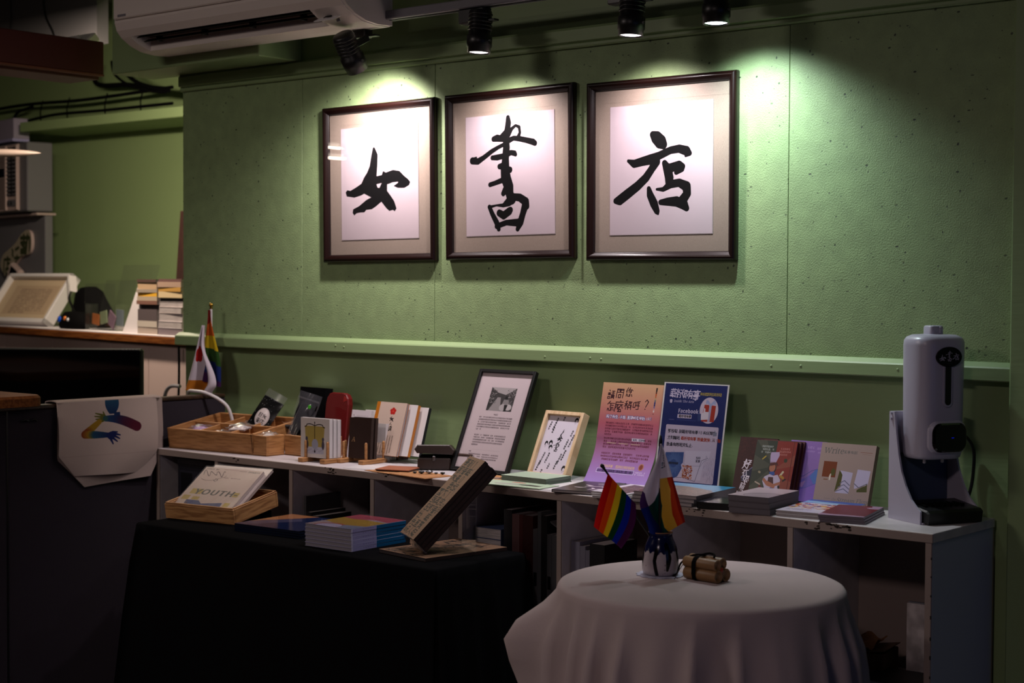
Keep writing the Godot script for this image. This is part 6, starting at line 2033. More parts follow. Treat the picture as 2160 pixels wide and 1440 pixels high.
	book("lilac_book", "lilac book with blue wave shapes, right of the cookery books", leaned(1.058, Y, 0.078, 3, 20), 0.104, 0.163, 0.016, mat(Color(0.44, 0.36, 0.52), 0.5), print_mat(lp, 0.4), "books leaning on the wall", true, "book", mat(Color(0.30, 0.26, 0.36), 0.8))
	# buff book
	var bp := Pic.new(154, 165, 4, Color(0.585, 0.505, 0.475))
	var gr := Color(0.34, 0.34, 0.33)
	bp.text("Write", 8, 28, 21, gr, "Droid Serif", 0.15, 1.0)
	bp.hans("享事有到", 66, 18, 8, Color(0.40, 0.38, 0.37), 0.06, 1.2)
	bp.rect(112, 20, 34, 1.2, Color(0.48, 0.25, 0.18))
	bp.rect(118, 25, 26, 0.8, Color(0.52, 0.40, 0.34))
	bp.rect(14, 50, 38, 42, Color(0.42, 0.19, 0.07))
	bp.disc(44, 78, 6, Color(0.30, 0.28, 0.10), 10)
	bp.brush([Vector3(38, 84, 1.6), Vector3(37, 90, 2.6), Vector3(37, 98, 2.0)], Color(0.78, 0.72, 0.66))
	bp.rect(20, 97, 12, 3, Color(0.48, 0.33, 0.24))
	bp.poly([V2([62, 72, 72, 82, 70, 112, 56, 130])], Color(0.28, 0.27, 0.10))
	bp.poly([V2([64, 72, 100, 76, 96, 132, 58, 132, 72, 116, 72, 84])], Color(0.68, 0.64, 0.74))
	for k in 3:
		bp.line(V2([68 - k * 4, 106 + k * 11, 80, 98 + k * 11, 96, 110 + k * 10]), 1.0, Color(0.36, 0.36, 0.44))
	bp.poly([V2([112, 66, 148, 68, 146, 104, 110, 118, 108, 104])], Color(0.69, 0.65, 0.75))
	bp.poly([V2([118, 120, 130, 112, 140, 108, 144, 102, 146, 124, 118, 126])], Color(0.27, 0.27, 0.11))
	bp.line(V2([108, 104, 122, 114, 144, 102]), 1.0, Color(0.36, 0.36, 0.40))
	bp.text("the", 52, 153, 9, Color(0.45, 0.42, 0.40), "Droid Serif", 0.2)
	bp.text("Stream Flow", 66, 156, 16, Color(0.38, 0.37, 0.37), "Droid Serif", 0.22, 0.92)
	bp.rect(30, 148, 18, 1.0, Color(0.48, 0.42, 0.40))
	book("buff_book", "buff square book with an orange block and white paper-fold shapes", leaned(1.180, Y, 0.084, 3, 19.5), 0.152, 0.163, 0.018, mat(Color(0.40, 0.33, 0.29), 0.5), print_mat(bp, 0.5), "books leaning on the wall", true, "book", mat(Color(0.52, 0.44, 0.38), 0.8))
	# thick grey books
	var gp := Pic.new(130, 180, 2.5, Color(0.62, 0.55, 0.58))
	gp.disc(92, 140, 60, Color(0.30, 0.26, 0.28), 44)
	gp.disc(92, 142, 57, Color(0.55, 0.49, 0.52), 41)
	for i in 3:
		book("grey_book", "thick grey-edged book, %s of three piled before the cookery books" % ["bottom", "middle", "top"][i], laid(1.055, Y + i * 0.0148, 0.262, 8 - i * 1.0), 0.112, 0.18, 0.0144, mat(Color(0.34, 0.31, 0.33), 0.6), print_mat(gp, 0.3) if i == 2 else null, "thick grey books", true, "book", mat(Color(0.36, 0.335, 0.355), 0.9))
	# brightly printed magazines
	var wp := Pic.new(150, 230, 3, Color(0.72, 0.68, 0.74))
	wp.rect(0, 0, 150, 70, Color(0.16, 0.28, 0.56))
	wp.poly([V2([0, 30, 150, 60, 150, 84, 0, 60])], Color(0.48, 0.62, 0.76))
	for i in 220:
		wp.disc(rng.randf() * 150, 80 + rng.randf() * 90, 2 + rng.randf() * 6, [Color(0.70, 0.45, 0.22), Color(0.60, 0.14, 0.14), Color(0.72, 0.66, 0.70), Color(0.24, 0.24, 0.46), Color(0.75, 0.62, 0.40)][i % 5])
	wp.rect(0, 172, 150, 58, Color(0.74, 0.70, 0.76))
	wp.small(14, 182, 60, 3, 5, 8, Color(0.40, 0.36, 0.42), 81, 0.7, POOL)
	for i in 2:
		book("bright_magazine", "white and blue magazine with a many-coloured picture, %s of two" % ["lower", "upper"][i], laid(1.192, Y + i * 0.0078, 0.205, 8), 0.15, 0.245, 0.0075, M.white, print_mat(wp, 0.3) if i == 1 else null, "brightly printed magazines", true, "magazine")
	# crimson and pink ones
	var cr := Pic.new(150, 200, 3, Color(0.36, 0.07, 0.13))
	cr.poly([V2([0, 165, 30, 176, 70, 178, 110, 180, 150, 186, 150, 200, 0, 200])], Color(0.58, 0.46, 0.56))
	cr.disc(140, 34, 34, Color(0.58, 0.46, 0.56), 16)
	cr.poly([V2([112, 0, 150, 0, 150, 50, 130, 44])], Color(0.57, 0.45, 0.55))
	for i in 3:
		var b := book("crimson_magazine", "crimson and pink magazine, %s of the three beside the sanitizer dispenser" % ["bottom", "middle", "top"][i], laid(1.292 - i * 0.002, Y + i * 0.0058, 0.238, 14), 0.112, 0.20, 0.0056, mat(Color(0.40, 0.36, 0.40), 0.5), print_mat(cr, 0.4) if i == 2 else null, "crimson and pink magazines", true, "magazine", mat(Color(0.42, 0.39, 0.42), 0.9))

# =============================== dispenser ===============================
func dispenser() -> void:
	var Y := SHELF_Y + 0.0003
	var t := thing("sanitizer_dispenser", "white hand sanitizer dispenser with a black screen and oval 女書店 badge, right end of the shelf", "dispenser", at(1.449, Y, 0.125, 63))
	var wm := mat(Color(0.70, 0.685, 0.75), 0.32)
	# body: a rounded column, flat at the back
	var sec := func(w: float, fd: float, bd: float) -> Array:
		var r := []
		for k in 40:
			var a := -TAU * k / 40
			var c := cos(a)
			var s := sin(a)
			var x := signf(c) * pow(absf(c), 0.55) * w
			var z := signf(s) * pow(absf(s), 0.75) * (fd if s > 0 else bd)
			r.append(Vector2(x, z))
		return r
	var rings := []
	for l in [[0.150, 0.058, 0.047, 0.040], [0.153, 0.065, 0.053, 0.043], [0.162, 0.068, 0.056, 0.045], [0.26, 0.070, 0.058, 0.045], [0.425, 0.072, 0.060, 0.045], [0.436, 0.071, 0.059, 0.044], [0.444, 0.066, 0.054, 0.040], [0.450, 0.052, 0.044, 0.032], [0.452, 0.02, 0.02, 0.012]]:
		var ring := []
		for q in sec.call(l[1], l[2], l[3]):
			ring.append(Vector3(q.x, l[0], q.y - 0.010))
		rings.append(ring)
	var s := Shape.new()
	s.loft(rings, true, true)
	obj("body", s, wm, t)
	s = Shape.new()
	var lidr := []
	for l in [[0.4475, 0.0], [0.468, 0.0], [0.4715, 0.004], [0.4722, 0.012]]:
		var ring := []
		for q in rounded(0.040 - l[1], 0.034 - l[1], 0.008):
			ring.append(Vector3(q.x, l[0], -q.y - 0.008))
		lidr.append(ring)
	s.loft(lidr, true, true)
	obj("filler_cap", s, wm, t)
	obj("cap_rib", bx(Vector3(0.004, 0.452, 0.006), Vector3(0.011, 0.470, 0.011), 0.002), wm, t)
	# window slot below the oval badge
	s = Shape.new()
	s.prism(rounded(0.026, 0.105, 0.012, 5, 0.0, 0.330), 0.044, 0.0515)
	obj("level_surround", s, wm, t)
	s = Shape.new()
	s.prism(rounded(0.017, 0.10, 0.008, 5, 0.0, 0.332), 0.05, 0.0525)
	obj("level_window", s, M.gloss, t)
	var bp := Pic.new(90, 60, 8, Color(0.02, 0.02, 0.03))
	var ink := Color(0.62, 0.60, 0.66)
	brush_character(bp, 0, 22, 33, 0.085, ink)
	brush_character(bp, 1, 46, 28, 0.088, ink)
	brush_character(bp, 2, 69, 29, 0.085, ink)
	bp.rect(36, 48, 20, 0.8, Color(0.20, 0.20, 0.24))
	s = Shape.new()
	s.prism(oval(0.074, 0.049, 36, 0.002, 0.398), 0.045, 0.0525, Transform3D.IDENTITY, 0.001)
	var f := Shape.new()
	var ov := oval(0.072, 0.047, 36, 0.002, 0.398)
	for k in 36:
		var a := ov[k]
		var b := ov[(k + 1) % 36]
		var c := Vector2(0.002, 0.398)
		var U := func(q: Vector2) -> Vector2: return Vector2((q.x - c.x) / 0.076 + 0.5, 0.5 - (q.y - c.y) / 0.051)
		f.tri(Vector3(c.x, c.y, 0.0528), Vector3(a.x, a.y, 0.0528), Vector3(b.x, b.y, 0.0528), U.call(c), U.call(a), U.call(b))
	obj2("badge", s, M.gloss, f, print_mat(bp, 0.25), t)
	# screen on a bulge
	s = Shape.new()
	s.prism(rounded(0.108, 0.080, 0.024, 5, 0.004, 0.204), 0.030, 0.055, Transform3D.IDENTITY, 0.008)
	obj("screen_bulge", s, wm, t)
	s = Shape.new()
	s.prism(rounded(0.098, 0.070, 0.022, 5, 0.004, 0.204), 0.050, 0.060, Transform3D.IDENTITY, 0.004)
	obj("screen", s, M.gloss, t)
	obj("status_light", bx(Vector3(0.006, 0.203, 0.060), Vector3(0.013, 0.2045, 0.0604)), lamp_mat(Color(0.03, 0.12, 0.75), 0.5), t)
	for x in [-0.052, -0.047]:
		s = Shape.new()
		s.lathe([Vector2(0.0018, 0.0), Vector2(0.0012, 0.0012), Vector2(0.0, 0.0014)], 8, Vector3(x, 0.232, 0.044), Basis(Vector3.RIGHT, PI / 2))
		obj("sensor_dot", s, M.white, t)
	for x in [-0.035, 0.018]:
		s = Shape.new()
		s.lathe([Vector2(0.0, 0.138), Vector2(0.004, 0.140), Vector2(0.0035, 0.151)], 10, Vector3(x, 0, 0.01))
		obj("nozzle", s, M.white, t)
	# stand: back plate, two curved cheeks, base, drip tray
	obj("back_plate", bx(Vector3(-0.083, 0.0, -0.062), Vector3(0.083, 0.262, -0.055), 0.001), wm, t)
	for sx in [-1, 1]:
		var ch := V2([-0.060, 0.0, 0.066, 0.0, 0.066, 0.030, 0.050, 0.040, 0.030, 0.055, 0.008, 0.085, -0.010, 0.12, -0.022, 0.16, -0.032, 0.21, -0.040, 0.262, -0.060, 0.262])
		s = Shape.new()
		s.prism(ch, -0.0025, 0.0025, Transform3D(Basis(Vector3(0, 0, 1), Vector3.UP, Vector3(-1, 0, 0)), Vector3(sx * 0.085, 0, 0)))
		obj("cheek", s, wm, t)
		for y in [0.245, 0.258]:
			s = Shape.new()
			s.tube([Vector3(sx * 0.087, y, -0.05), Vector3(sx * 0.092, y, -0.05)], 0.003, 8)
			obj("screw", s, wm, t)
	obj("base_plate", bx(Vector3(-0.083, 0.0, -0.06), Vector3(0.083, 0.004, 0.07), 0.001), wm, t)
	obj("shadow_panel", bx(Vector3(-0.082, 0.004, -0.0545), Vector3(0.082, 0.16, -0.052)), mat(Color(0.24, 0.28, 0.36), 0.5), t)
	s = Shape.new()
	s.prism(V2([-0.02, 0.006, 0.084, 0.001, 0.088, 0.028, 0.080, 0.034, -0.02, 0.046]), -0.080, 0.080, Transform3D(Basis(Vector3(0, 0, 1), Vector3.UP, Vector3(-1, 0, 0)), Vector3.ZERO), 0.004)
	obj("drip_tray", s, M.black, t)
	for k in 7:
		obj("tray_slot", bx(Vector3(-0.06 + k * 0.018, 0.036, 0.0), Vector3(-0.052 + k * 0.018, 0.043, 0.05), 0.001), M.matblack, t)
	s = Shape.new()
	s.tube(smoothed([Vector3(0.066, 0.205, 0.0), Vector3(0.10, 0.200, -0.01), Vector3(0.132, 0.165, -0.016), Vector3(0.136, 0.11, -0.02), Vector3(0.130, 0.06, -0.024), Vector3(0.115, 0.022, -0.03), Vector3(0.095, 0.005, -0.04)], 8), 0.0042, 8)
	obj("power_cord", s, M.black, t)

# =============================== in the bays ===============================
func bay_things() -> void:
	# two boxes of paper in the first bay
	for i in 2:
		var p := Pic.new(240, 80, 2, Color(0.10, 0.10, 0.13))
		p.rect(8, 8, 226, 64, Color(0.15, 0.15, 0.19))
		p.rect(12, 12, 64, 56, Color(0.06, 0.06, 0.08))
		for k in 4:
			p.rect(90, 20 + k * 12, 50 - (k % 2) * 12, 3, Color(0.36, 0.35, 0.40))
		p.text("1000", 88, 36, 26, Color(0.36, 0.35, 0.40), "Droid Sans", 0, 1, true)
		var t := thing("paper_box", "dark printed box lying in the shelf's leftmost bay, %s of two" % ["lower", "upper"][i], "box", at(-1.137 + i * 0.02, 0.4235 + i * 0.188, 0.17), "printed boxes in the leftmost bay")
		var f := Shape.new()
		f.face(-0.115, 0.012, 0.115, 0.160, 0.1303)
		obj2("body", bx(Vector3(-0.12, 0, -0.14), Vector3(0.12, 0.17, 0.13), 0.002), mat(Color(0.10, 0.10, 0.13), 0.5), f, print_mat(p, 0.5), t)
		obj("lid", bx(Vector3(-0.122, 0.165, -0.142), Vector3(0.122, 0.186, 0.132), 0.002), mat(Color(0.15, 0.15, 0.19), 0.5), t)
	# rows of upright books: bay start, list of [width, height, colour]
	var rows := [
		[-0.600, 0.26, "third bay from the left", [[0.010, 0.30, Color(0.20, 0.19, 0.20)], [0.022, 0.25, Color(0.05, 0.05, 0.06)], [0.026, 0.24, Color(0.07, 0.07, 0.09)], [0.020, 0.22, Color(0.04, 0.04, 0.05)], [0.024, 0.215, Color(0.06, 0.06, 0.07)], [0.03, 0.22, Color(0.05, 0.05, 0.06)], [0.03, 0.225, Color(0.05, 0.05, 0.06)], [0.012, 0.245, Color(0.55, 0.54, 0.56)], [0.022, 0.245, Color(0.48, 0.47, 0.50)], [0.026, 0.245, Color(0.45, 0.44, 0.47)], [0.022, 0.24, Color(0.48, 0.47, 0.50)]]],
		[0.230, 0.27, "fifth bay from the left", [[0.030, 0.335, Color(0.08, 0.08, 0.10)], [0.026, 0.325, Color(0.42, 0.30, 0.30)], [0.012, 0.325, Color(0.30, 0.10, 0.10)], [0.036, 0.325, Color(0.22, 0.04, 0.04)], [0.016, 0.29, Color(0.30, 0.30, 0.31)], [0.012, 0.34, Color(0.30, 0.31, 0.32)], [0.020, 0.33, Color(0.06, 0.06, 0.07)], [0.016, 0.28, Color(0.26, 0.26, 0.27)], [0.020, 0.28, Color(0.24, 0.24, 0.25)], [0.018, 0.28, Color(0.26, 0.25, 0.26)]]],
		[0.4725, 0.27, "sixth bay from the left", [[0.030, 0.27, Color(0.45, 0.44, 0.50)], [0.018, 0.26, Color(0.42, 0.41, 0.46)], [0.014, 0.25, Color(0.40, 0.39, 0.44)], [0.05, 0.27, Color(0.03, 0.03, 0.035)], [0.014, 0.19, Color(0.44, 0.40, 0.06)], [0.020, 0.19, Color(0.05, 0.05, 0.05)], [0.014, 0.19, Color(0.46, 0.42, 0.07)], [0.09, 0.185, Color(0.12, 0.10, 0.04)]]]]
	var nth := ["first", "second", "third", "fourth", "fifth", "sixth", "seventh", "eighth", "ninth", "tenth", "eleventh"]
	for r in rows:
		var x: float = r[0]
		for i in r[3].size():
			var d: Array = r[3][i]
			var t := thing("shelved_book", "upright book in the shelf's %s, %s from that row's left" % [r[2], nth[i]], "book", Transform3D(Basis(Vector3.UP, PI / 2), Vector3(x, 0.4235, 0.23)), "upright books in the shelf bays")
			# spine towards the front: local x runs back into the shelf
			book_parts(t, 0.15, d[1], d[0], mat(d[2], 0.55), null, false)
			if i % 3 == 1 or r[0] > 0.4 and i < 3:
				obj("spine_label", bx(Vector3(-0.0754, d[1] * 0.45, d[0] * 0.15), Vector3(-0.0748, d[1] * 0.58, d[0] * 0.85)), M.matblack, t)
			x += d[0] + 0.0008
	# a pile of blue-backed books beside the slanted stack, and papers resting on the row
	for i in 9:
		book("blue_backed_book", "blue-spined book in the dark bay behind the slanted stack, %s" % ["bottom of the pile", "second from the bottom", "third from the bottom", "fourth from the bottom", "middle of the pile", "fourth from the top", "third from the top", "second from the top", "topmost"][i], laid(0.165, 0.4235 + i * 0.0305, 0.235, 180), 0.10, 0.13, 0.030, mat(Color(0.22, 0.26, 0.38), 0.45), null, "blue-spined books in the dark bay")
	var pr := thing("slumped_paper", "grey paper slumped over the upright books in the fifth bay", "paper", at(0.40, 0.705, 0.19))
	var s := Shape.new()
	s.cloth(10, 10, func(u, v): return Vector3(-0.045 + u * 0.09, 0.012 + 0.045 * (1.0 - u) * (1.0 - u), -0.09 + v * 0.19), 0.004)
	obj("sheet", s, mat(Color(0.35, 0.34, 0.35), 0.8), pr)
	# the last bay: a carton and odds and ends
	var ct := thing("carton", "worn brown carton in the shelf's rightmost bay", "box", at(1.285, 0.4235, 0.17, 8))
	obj("body", bx(Vector3(-0.075, 0, -0.06), Vector3(0.075, 0.075, 0.06), 0.002), mat(Color(0.30, 0.22, 0.17), 0.8), ct)
	for sx in [-1, 1]:
		var fl := Shape.new()
		fl.box(Vector3(sx * 0.045, 0.080, 0), Vector3(0.07, 0.002, 0.118), 0.0, Basis(Vector3(0, 0, 1), sx * 0.15))
		obj("flap", fl, mat(Color(0.34, 0.25, 0.19), 0.8), ct)
	var lk := thing("grey_folder", "grey folder standing at the right side of the rightmost bay", "folder", at(1.455, 0.4235, 0.14, 0))
	obj("cover", bx(Vector3(-0.06, 0, -0.01), Vector3(0.07, 0.20, 0.002), 0.002), mat(Color(0.34, 0.34, 0.37), 0.6), lk)
	obj("leaves", bx(Vector3(-0.058, 0.002, 0.002), Vector3(0.068, 0.198, 0.012), 0.001), M.pages, lk)
	for i in 3:
		book("flat_dark_book", "dark book lying at the front of the rightmost bay, %s of three" % ["bottom", "middle", "top"][i], laid(1.425 + 0.004 * i, 0.4235 + i * 0.0125, 0.245, 20 - i * 9), 0.16, 0.15, 0.012, mat([Color(0.07, 0.07, 0.09), Color(0.16, 0.15, 0.16), Color(0.05, 0.05, 0.06)][i], 0.5), null, "dark books in the rightmost bay")
	var rp := thing("paper_roll", "crumpled brown paper lying on the carton in the rightmost bay", "paper", at(1.275, 0.506, 0.18))
	s = Shape.new()
	s.cloth(14, 10, func(u, v): return Vector3(-0.06 + u * 0.12, 0.012 + 0.008 * sin(u * 13.0 + v * 5.0) + 0.006 * cos(v * 12.0), -0.05 + v * 0.10), 0.003)
	obj("sheet", s, M.kraft, rp)

# =============================== black table ===============================
func skirt(cx: float, cz: float, hx: float, hz: float, r: float, levels: Array, waves: Array) -> Shape:
	# levels: [height, flare, fold depth]; waves: [count, phase, share]
	var rings := []
	for l in levels:
		var ring := []
		var base := rounded((hx + l[1]) * 2, (hz + l[1]) * 2, r + l[1] * 0.8, 10)
		# spread evenly
		var pts := PackedVector2Array()
		var n := base.size()
		for i in n:
			var a := base[i]
			var b := base[(i + 1) % n]
			var m := maxi(1, int(a.distance_to(b) / 0.035))
			if a.distance_to(b) < 0.034:
				m = 1
			else:
				m = 20
			for k in m:
				pts.append(a.lerp(b, float(k) / m))
		var c := pts.size()
		for i in c:
			var q := pts[i]
			var d := q.normalized()
			var w := 0.0
			for e in waves:
				w += sin(TAU * i / c * e[0] + e[1]) * e[2]
			q += d * w * l[2]
			ring.append(Vector3(cx + q.x, l[0], maxf(cz - q.y, 0.350 + 0.0004 * (w + 1.0))))
		rings.append(ring)
	rings.reverse()
	var s := Shape.new()
	s.loft(rings)
	var last: Array = rings[-1]
	var mid := Vector3.ZERO
	for p in last:
		mid += p
	mid /= last.size()
	for i in last.size():
		s.tri(mid, last[i], last[(i + 1) % last.size()])
	return s

func black_table() -> void:
	var Y := TABLE_Y
	var tt := thing("folding_table", "oblong table hidden under the black cloth", "table", at(-0.275, 0, 0.541))
	obj("table_top", bx(Vector3(-0.62, Y - 0.03, -0.175), Vector3(0.62, Y - 0.004, 0.175), 0.004), M.darkwood, tt)
	for q in [Vector2(-0.58, -0.14), Vector2(0.58, -0.14), Vector2(-0.58, 0.14), Vector2(0.58, 0.14)]:
		obj("leg", bx(Vector3(q.x - 0.015, 0, q.y - 0.015), Vector3(q.x + 0.015, Y - 0.03, q.y + 0.015), 0.002), M.steel, tt)
	var cl := skirt(-0.275, 0.541, 0.632, 0.186, 0.012, [[Y, -0.010, 0.0], [Y - 0.001, -0.004, 0.0], [Y - 0.005, 0.0, 0.0], [Y - 0.03, 0.003, 0.004], [Y - 0.12, 0.014, 0.016], [Y - 0.3, 0.035, 0.022], [Y - 0.5, 0.055, 0.028], [0.004, 0.07, 0.03]], [[26, 0.4, 0.5], [17, 2.0, 0.3], [41, 1.0, 0.15]])
	tag(obj("black_tablecloth", cl, M.blackcloth), "black cloth draped to the floor over the oblong table in front of the shelf", "tablecloth")
	Y += 0.0006
	# wooden crate tipped forward, with two wrapped magazines
	var B := Basis(Vector3.UP, deg_to_rad(9)) * Basis(Vector3.RIGHT, deg_to_rad(9.2))
	var xf := Transform3D(B, Vector3(-0.766, Y, 0.588))
	var t := thing("wooden_crate", "shallow pine crate tipped forward on the black table, holding wrapped magazines", "crate", xf)
	obj("floor_board", bx(Vector3(-0.139, 0, -0.214), Vector3(0.139, 0.006, -0.001), 0.001), M.pine, t)
	for z in [-0.215, -0.009]:
		var o := obj("long_side", bx(Vector3(-0.14, 0, z), Vector3(0.14, 0.047, z + 0.009), 0.0012), M.pine, t)
		obj("rim", bx(Vector3(-0.137, 0.047, z + 0.002), Vector3(0.137, 0.052, z + 0.007), 0.001), M.pine, o)
	for x in [-0.14, 0.131]:
		var o := obj("short_side", bx(Vector3(x, 0, -0.206), Vector3(x + 0.009, 0.047, -0.009), 0.0012), M.pine, t)
		obj("rim", bx(Vector3(x + 0.002, 0.047, -0.206), Vector3(x + 0.007, 0.052, -0.009), 0.001), M.pine, o)
	var rs := Shape.new()
	for i in 46:
		var c := Vector3(rng.randf_range(-0.125, -0.075), 0.012, rng.randf_range(-0.17, -0.03))
		var pts := []
		for k in 5:
			pts.append(c + Vector3(rng.randf_range(-0.016, 0.016), k * 0.006 + rng.randf_range(0, 0.012), rng.randf_range(-0.025, 0.025)))
		rs.tube(smoothed(pts, 3), 0.0007, 4, false)
	var raf := obj("raffia", rs, mat(Color(0.66, 0.48, 0.27), 0.8))
	raf.transform = xf
	raf.set_meta("kind", "stuff")
	tag(raf, "tangle of straw packing in the pine crate's left corner", "straw")
	var rz := thing("black_riser", "low black block under the back of the tipped pine crate", "riser", at(-0.79, Y, 0.42, 9))
	obj("block", bx(Vector3(-0.12, 0, -0.03), Vector3(0.12, 0.0215, 0.01), 0.003), M.blackcloth, rz)
	var yp := Pic.new(245, 215, 5, Color(0.66, 0.585, 0.53))
	var ik := Color(0.13, 0.09, 0.10)
	yp.poly([V2([0, 0, 245, 0, 245, 120, 190, 130, 120, 70, 60, 110, 0, 100])], Color(0.67, 0.59, 0.54))
	yp.small(8, 6, 60, 1, 6, 8, ik, 91, 0.9, POOL)
	yp.small(84, 5, 60, 1, 3.6, 6, Color(0.50, 0.36, 0.38), 92, 1.0, POOL)
	yp.small(150, 7, 30, 1, 4.5, 6, Color(0.40, 0.30, 0.30), 93, 1.0, POOL)
	yp.small(188, 7, 48, 1, 7.5, 8, ik, 94, 1.0, POOL)
	# looping script heading
	var script := []
	for k in 120:
		var a := k / 119.0
		script.append(Vector3(8 + a * 96 + 10 * sin(a * TAU * 3.5 + 2.2), 31 + 15 * cos(a * TAU * 3.5 + 0.6) * (0.75 + 0.25 * sin(a * 9.0)), 1.0 + 0.5 * absf(sin(a * 20.0))))
	yp.brush(script, Color(0.20, 0.09, 0.12))
	yp.line(V2([22, 62, 44, 68, 70, 66, 96, 52, 112, 44]), 0.9, Color(0.22, 0.12, 0.13))
	yp.line(V2([82, 56, 76, 64, 84, 69, 92, 64, 88, 57, 82, 58]), 1.2, Color(0.20, 0.09, 0.12))
	yp.text("A", 108, 42, 9, Color(0.30, 0.20, 0.22), "Droid Serif", 0.2)
	yp.small(110, 46, 66, 1, 4.4, 6, Color(0.38, 0.26, 0.28), 95, 1.0, POOL)
	for q in [[24, 112, 48, 26], [206, 116, 22, 22], [10, 146, 30, 22], [52, 150, 30, 16], [200, 168, 24, 20]]:
		yp.rect(q[0], q[1], q[2], q[3], Color(0.58, 0.49, 0.16))
	yp.text("YOUTH-", 38, 138, 36, Color(0.10, 0.10, 0.04), "Droid Sans", 0.12, 1.42, true)
	yp.poly([V2([36, 168, 88, 168, 108, 182, 190, 170, 196, 206, 40, 206])], Color(0.09, 0.14, 0.33))
	for i in 2:
		var mx := xf * Transform3D(Basis(Vector3.RIGHT, -deg_to_rad(66)), Vector3(-0.015 + 0.014 * i, 0.022, -0.020 - 0.027 * i))
		var b := book("youth_magazine", ["cream magazine in glossy wrap headed YOUTH-, front one in the pine crate", "second cream magazine in glossy wrap, peeping out behind the YOUTH- one"][i], mx, 0.236, 0.205, 0.009, mat(Color(0.66, 0.60, 0.58), 0.3), print_mat(yp, 0.45) if i == 0 else null, "wrapped magazines in the pine crate", true, "magazine")
		var wr := Shape.new()
		var ph := 1.7 * i
		wr.cloth(30, 26, func(u, v): return Vector3((u - 0.5) * 0.242, 0.208 * (1.0 - v), 0.0108 + 0.0011 * sin(u * 23.0 + v * 5.0 + ph) * smoothstep(0.45, 0.9, v) + 0.0007 * sin(u * 6.0 + v * 8.0)), 0.0005)
		obj("clear_wrap", wr, M.bag, b)
	# blue magazines
	var bp := Pic.new(270, 255, 3, Color(0.075, 0.115, 0.24))
	bp.poly([V2([0, 0, 120, 0, 90, 60, 0, 190])], Color(0.55, 0.37, 0.25))
	bp.poly([V2([20, 150, 100, 60, 140, 100, 60, 220, 0, 255, 0, 190])], Color(0.22, 0.22, 0.32))
	for i in 26:
		bp.brush([Vector3(150 + rng.randf() * 80, 20 + rng.randf() * 60, 0.8), Vector3(150 + rng.randf() * 80, 20 + rng.randf() * 60, 0.5)] if i % 5 == 0 else [Vector3(150 + i * 3.2, 40 + 16 * sin(i * 1.9), 0.9), Vector3(156 + i * 3.2, 38 + 16 * sin(i * 1.9 + 1), 0.6)], Color(0.30, 0.36, 0.48))
	for i in 3:
		book("navy_magazine", "wrapped navy and tan magazine, %s of the three beside the pine crate" % ["bottom", "middle", "top"][i], laid(-0.424, Y + i * 0.0074, 0.503, 6 - i), 0.262, 0.245, 0.0072, mat(Color(0.06, 0.09, 0.18), 0.12), print_mat(bp, 0.14) if i == 2 else null, "navy magazines", false, "magazine", mat(Color(0.05, 0.07, 0.13), 0.3))
	# white and blue backed magazines
	var wp := Pic.new(185, 235, 3, Color(0.46, 0.40, 0.42))
	wp.poly([V2([0, 60, 60, 70, 185, 90, 185, 170, 90, 190, 0, 150])], Color(0.48, 0.38, 0.16))
	wp.poly([V2([0, 0, 185, 0, 185, 80, 120, 60, 60, 84, 0, 70])], Color(0.48, 0.22, 0.27))
	wp.disc(80, 214, 52, Color(0.45, 0.22, 0.20), 40)
	wp.disc(80, 220, 44, Color(0.48, 0.46, 0.56), 34)
	wp.poly([V2([112, 190, 185, 176, 185, 235, 130, 235])], Color(0.34, 0.36, 0.44))
	wp.line(V2([60, 40, 100, 50, 130, 30]), 3, Color(0.36, 0.16, 0.20))
	var sp := Pic.new(11, 235, 4, Color(0.52, 0.50, 0.66))
	sp.rect(0, 0, 11, 128, Color(0.06, 0.30, 0.47))
	sp.rect(0, 229, 11, 6, Color(0.66, 0.64, 0.74))
	for k in 5:
		sp.rect(4.2, 140 + k * 10, 2.2, 6, Color(0.40, 0.38, 0.54))
	sp.rect(0, 0, 1.0, 235, Color(0.62, 0.62, 0.76))
	var spm := print_mat(sp, 0.35)
	for i in 6:
		book("lilac_spined_magazine", "lilac and blue spined magazine on the black table, %s of six" % ["bottom", "second from the bottom", "third from the bottom", "third from the top", "second from the top", "topmost"][i], laid(-0.102 + rng.randf_range(-0.0012, 0.0012), Y + i * 0.0105, 0.566, 2 + rng.randf_range(-0.5, 0.5)), 0.180, 0.225, 0.0103, mat(Color(0.56, 0.54, 0.64), 0.35), print_mat(wp, 0.22) if i == 5 else null, "lilac-spined magazines", true, "magazine", mat(Color(0.46, 0.44, 0.47), 0.8), spm)
	# brown books with big black characters: one flat, four tipped up on a clear stand
	var cp := Pic.new(150, 270, 4, Color(0.44, 0.335, 0.255))
	for i in 900:
		var g := rng.randf_range(-0.02, 0.02)
		cp.rect(rng.randf() * 150, rng.randf() * 270, 1.2, 0.6, Color(0.44 + g, 0.335 + g, 0.255 + g))
	var k2 := Color(0.07, 0.055, 0.05)
	var rows := ["事到1", "動書藝", "女量0", "購數讚", "團不1", "頭美完", "日即書", "也時藝", "先直頁", "味人起"]
	for r in 10:
		var n := 0
		for ch in rows[r]:
			var x := 10.0 + n * 38.0
			var y := 8.0 + r * 26.0
			if ch == "1" or ch == "0":
				cp.text(ch, x + 6, y + 23, 32, k2, "Droid Sans", 0.0, 1.2)
			else:
				cp.han(ch, x, y, 22, k2, 0.075, 1.5)
			n += 1
	for k in 3:
		cp.rect(126, 30 + k * 74, 2, 18, k2)
	cp.small(122, 150, 20, 6, 4.2, 6, k2, 97, 0.7, POOL)
	var cm := print_mat(cp, 0.55)
	var brown := mat(Color(0.15, 0.10, 0.095), 0.45)
	var spn := Pic.new(13, 270, 4, Color(0.13, 0.085, 0.08))
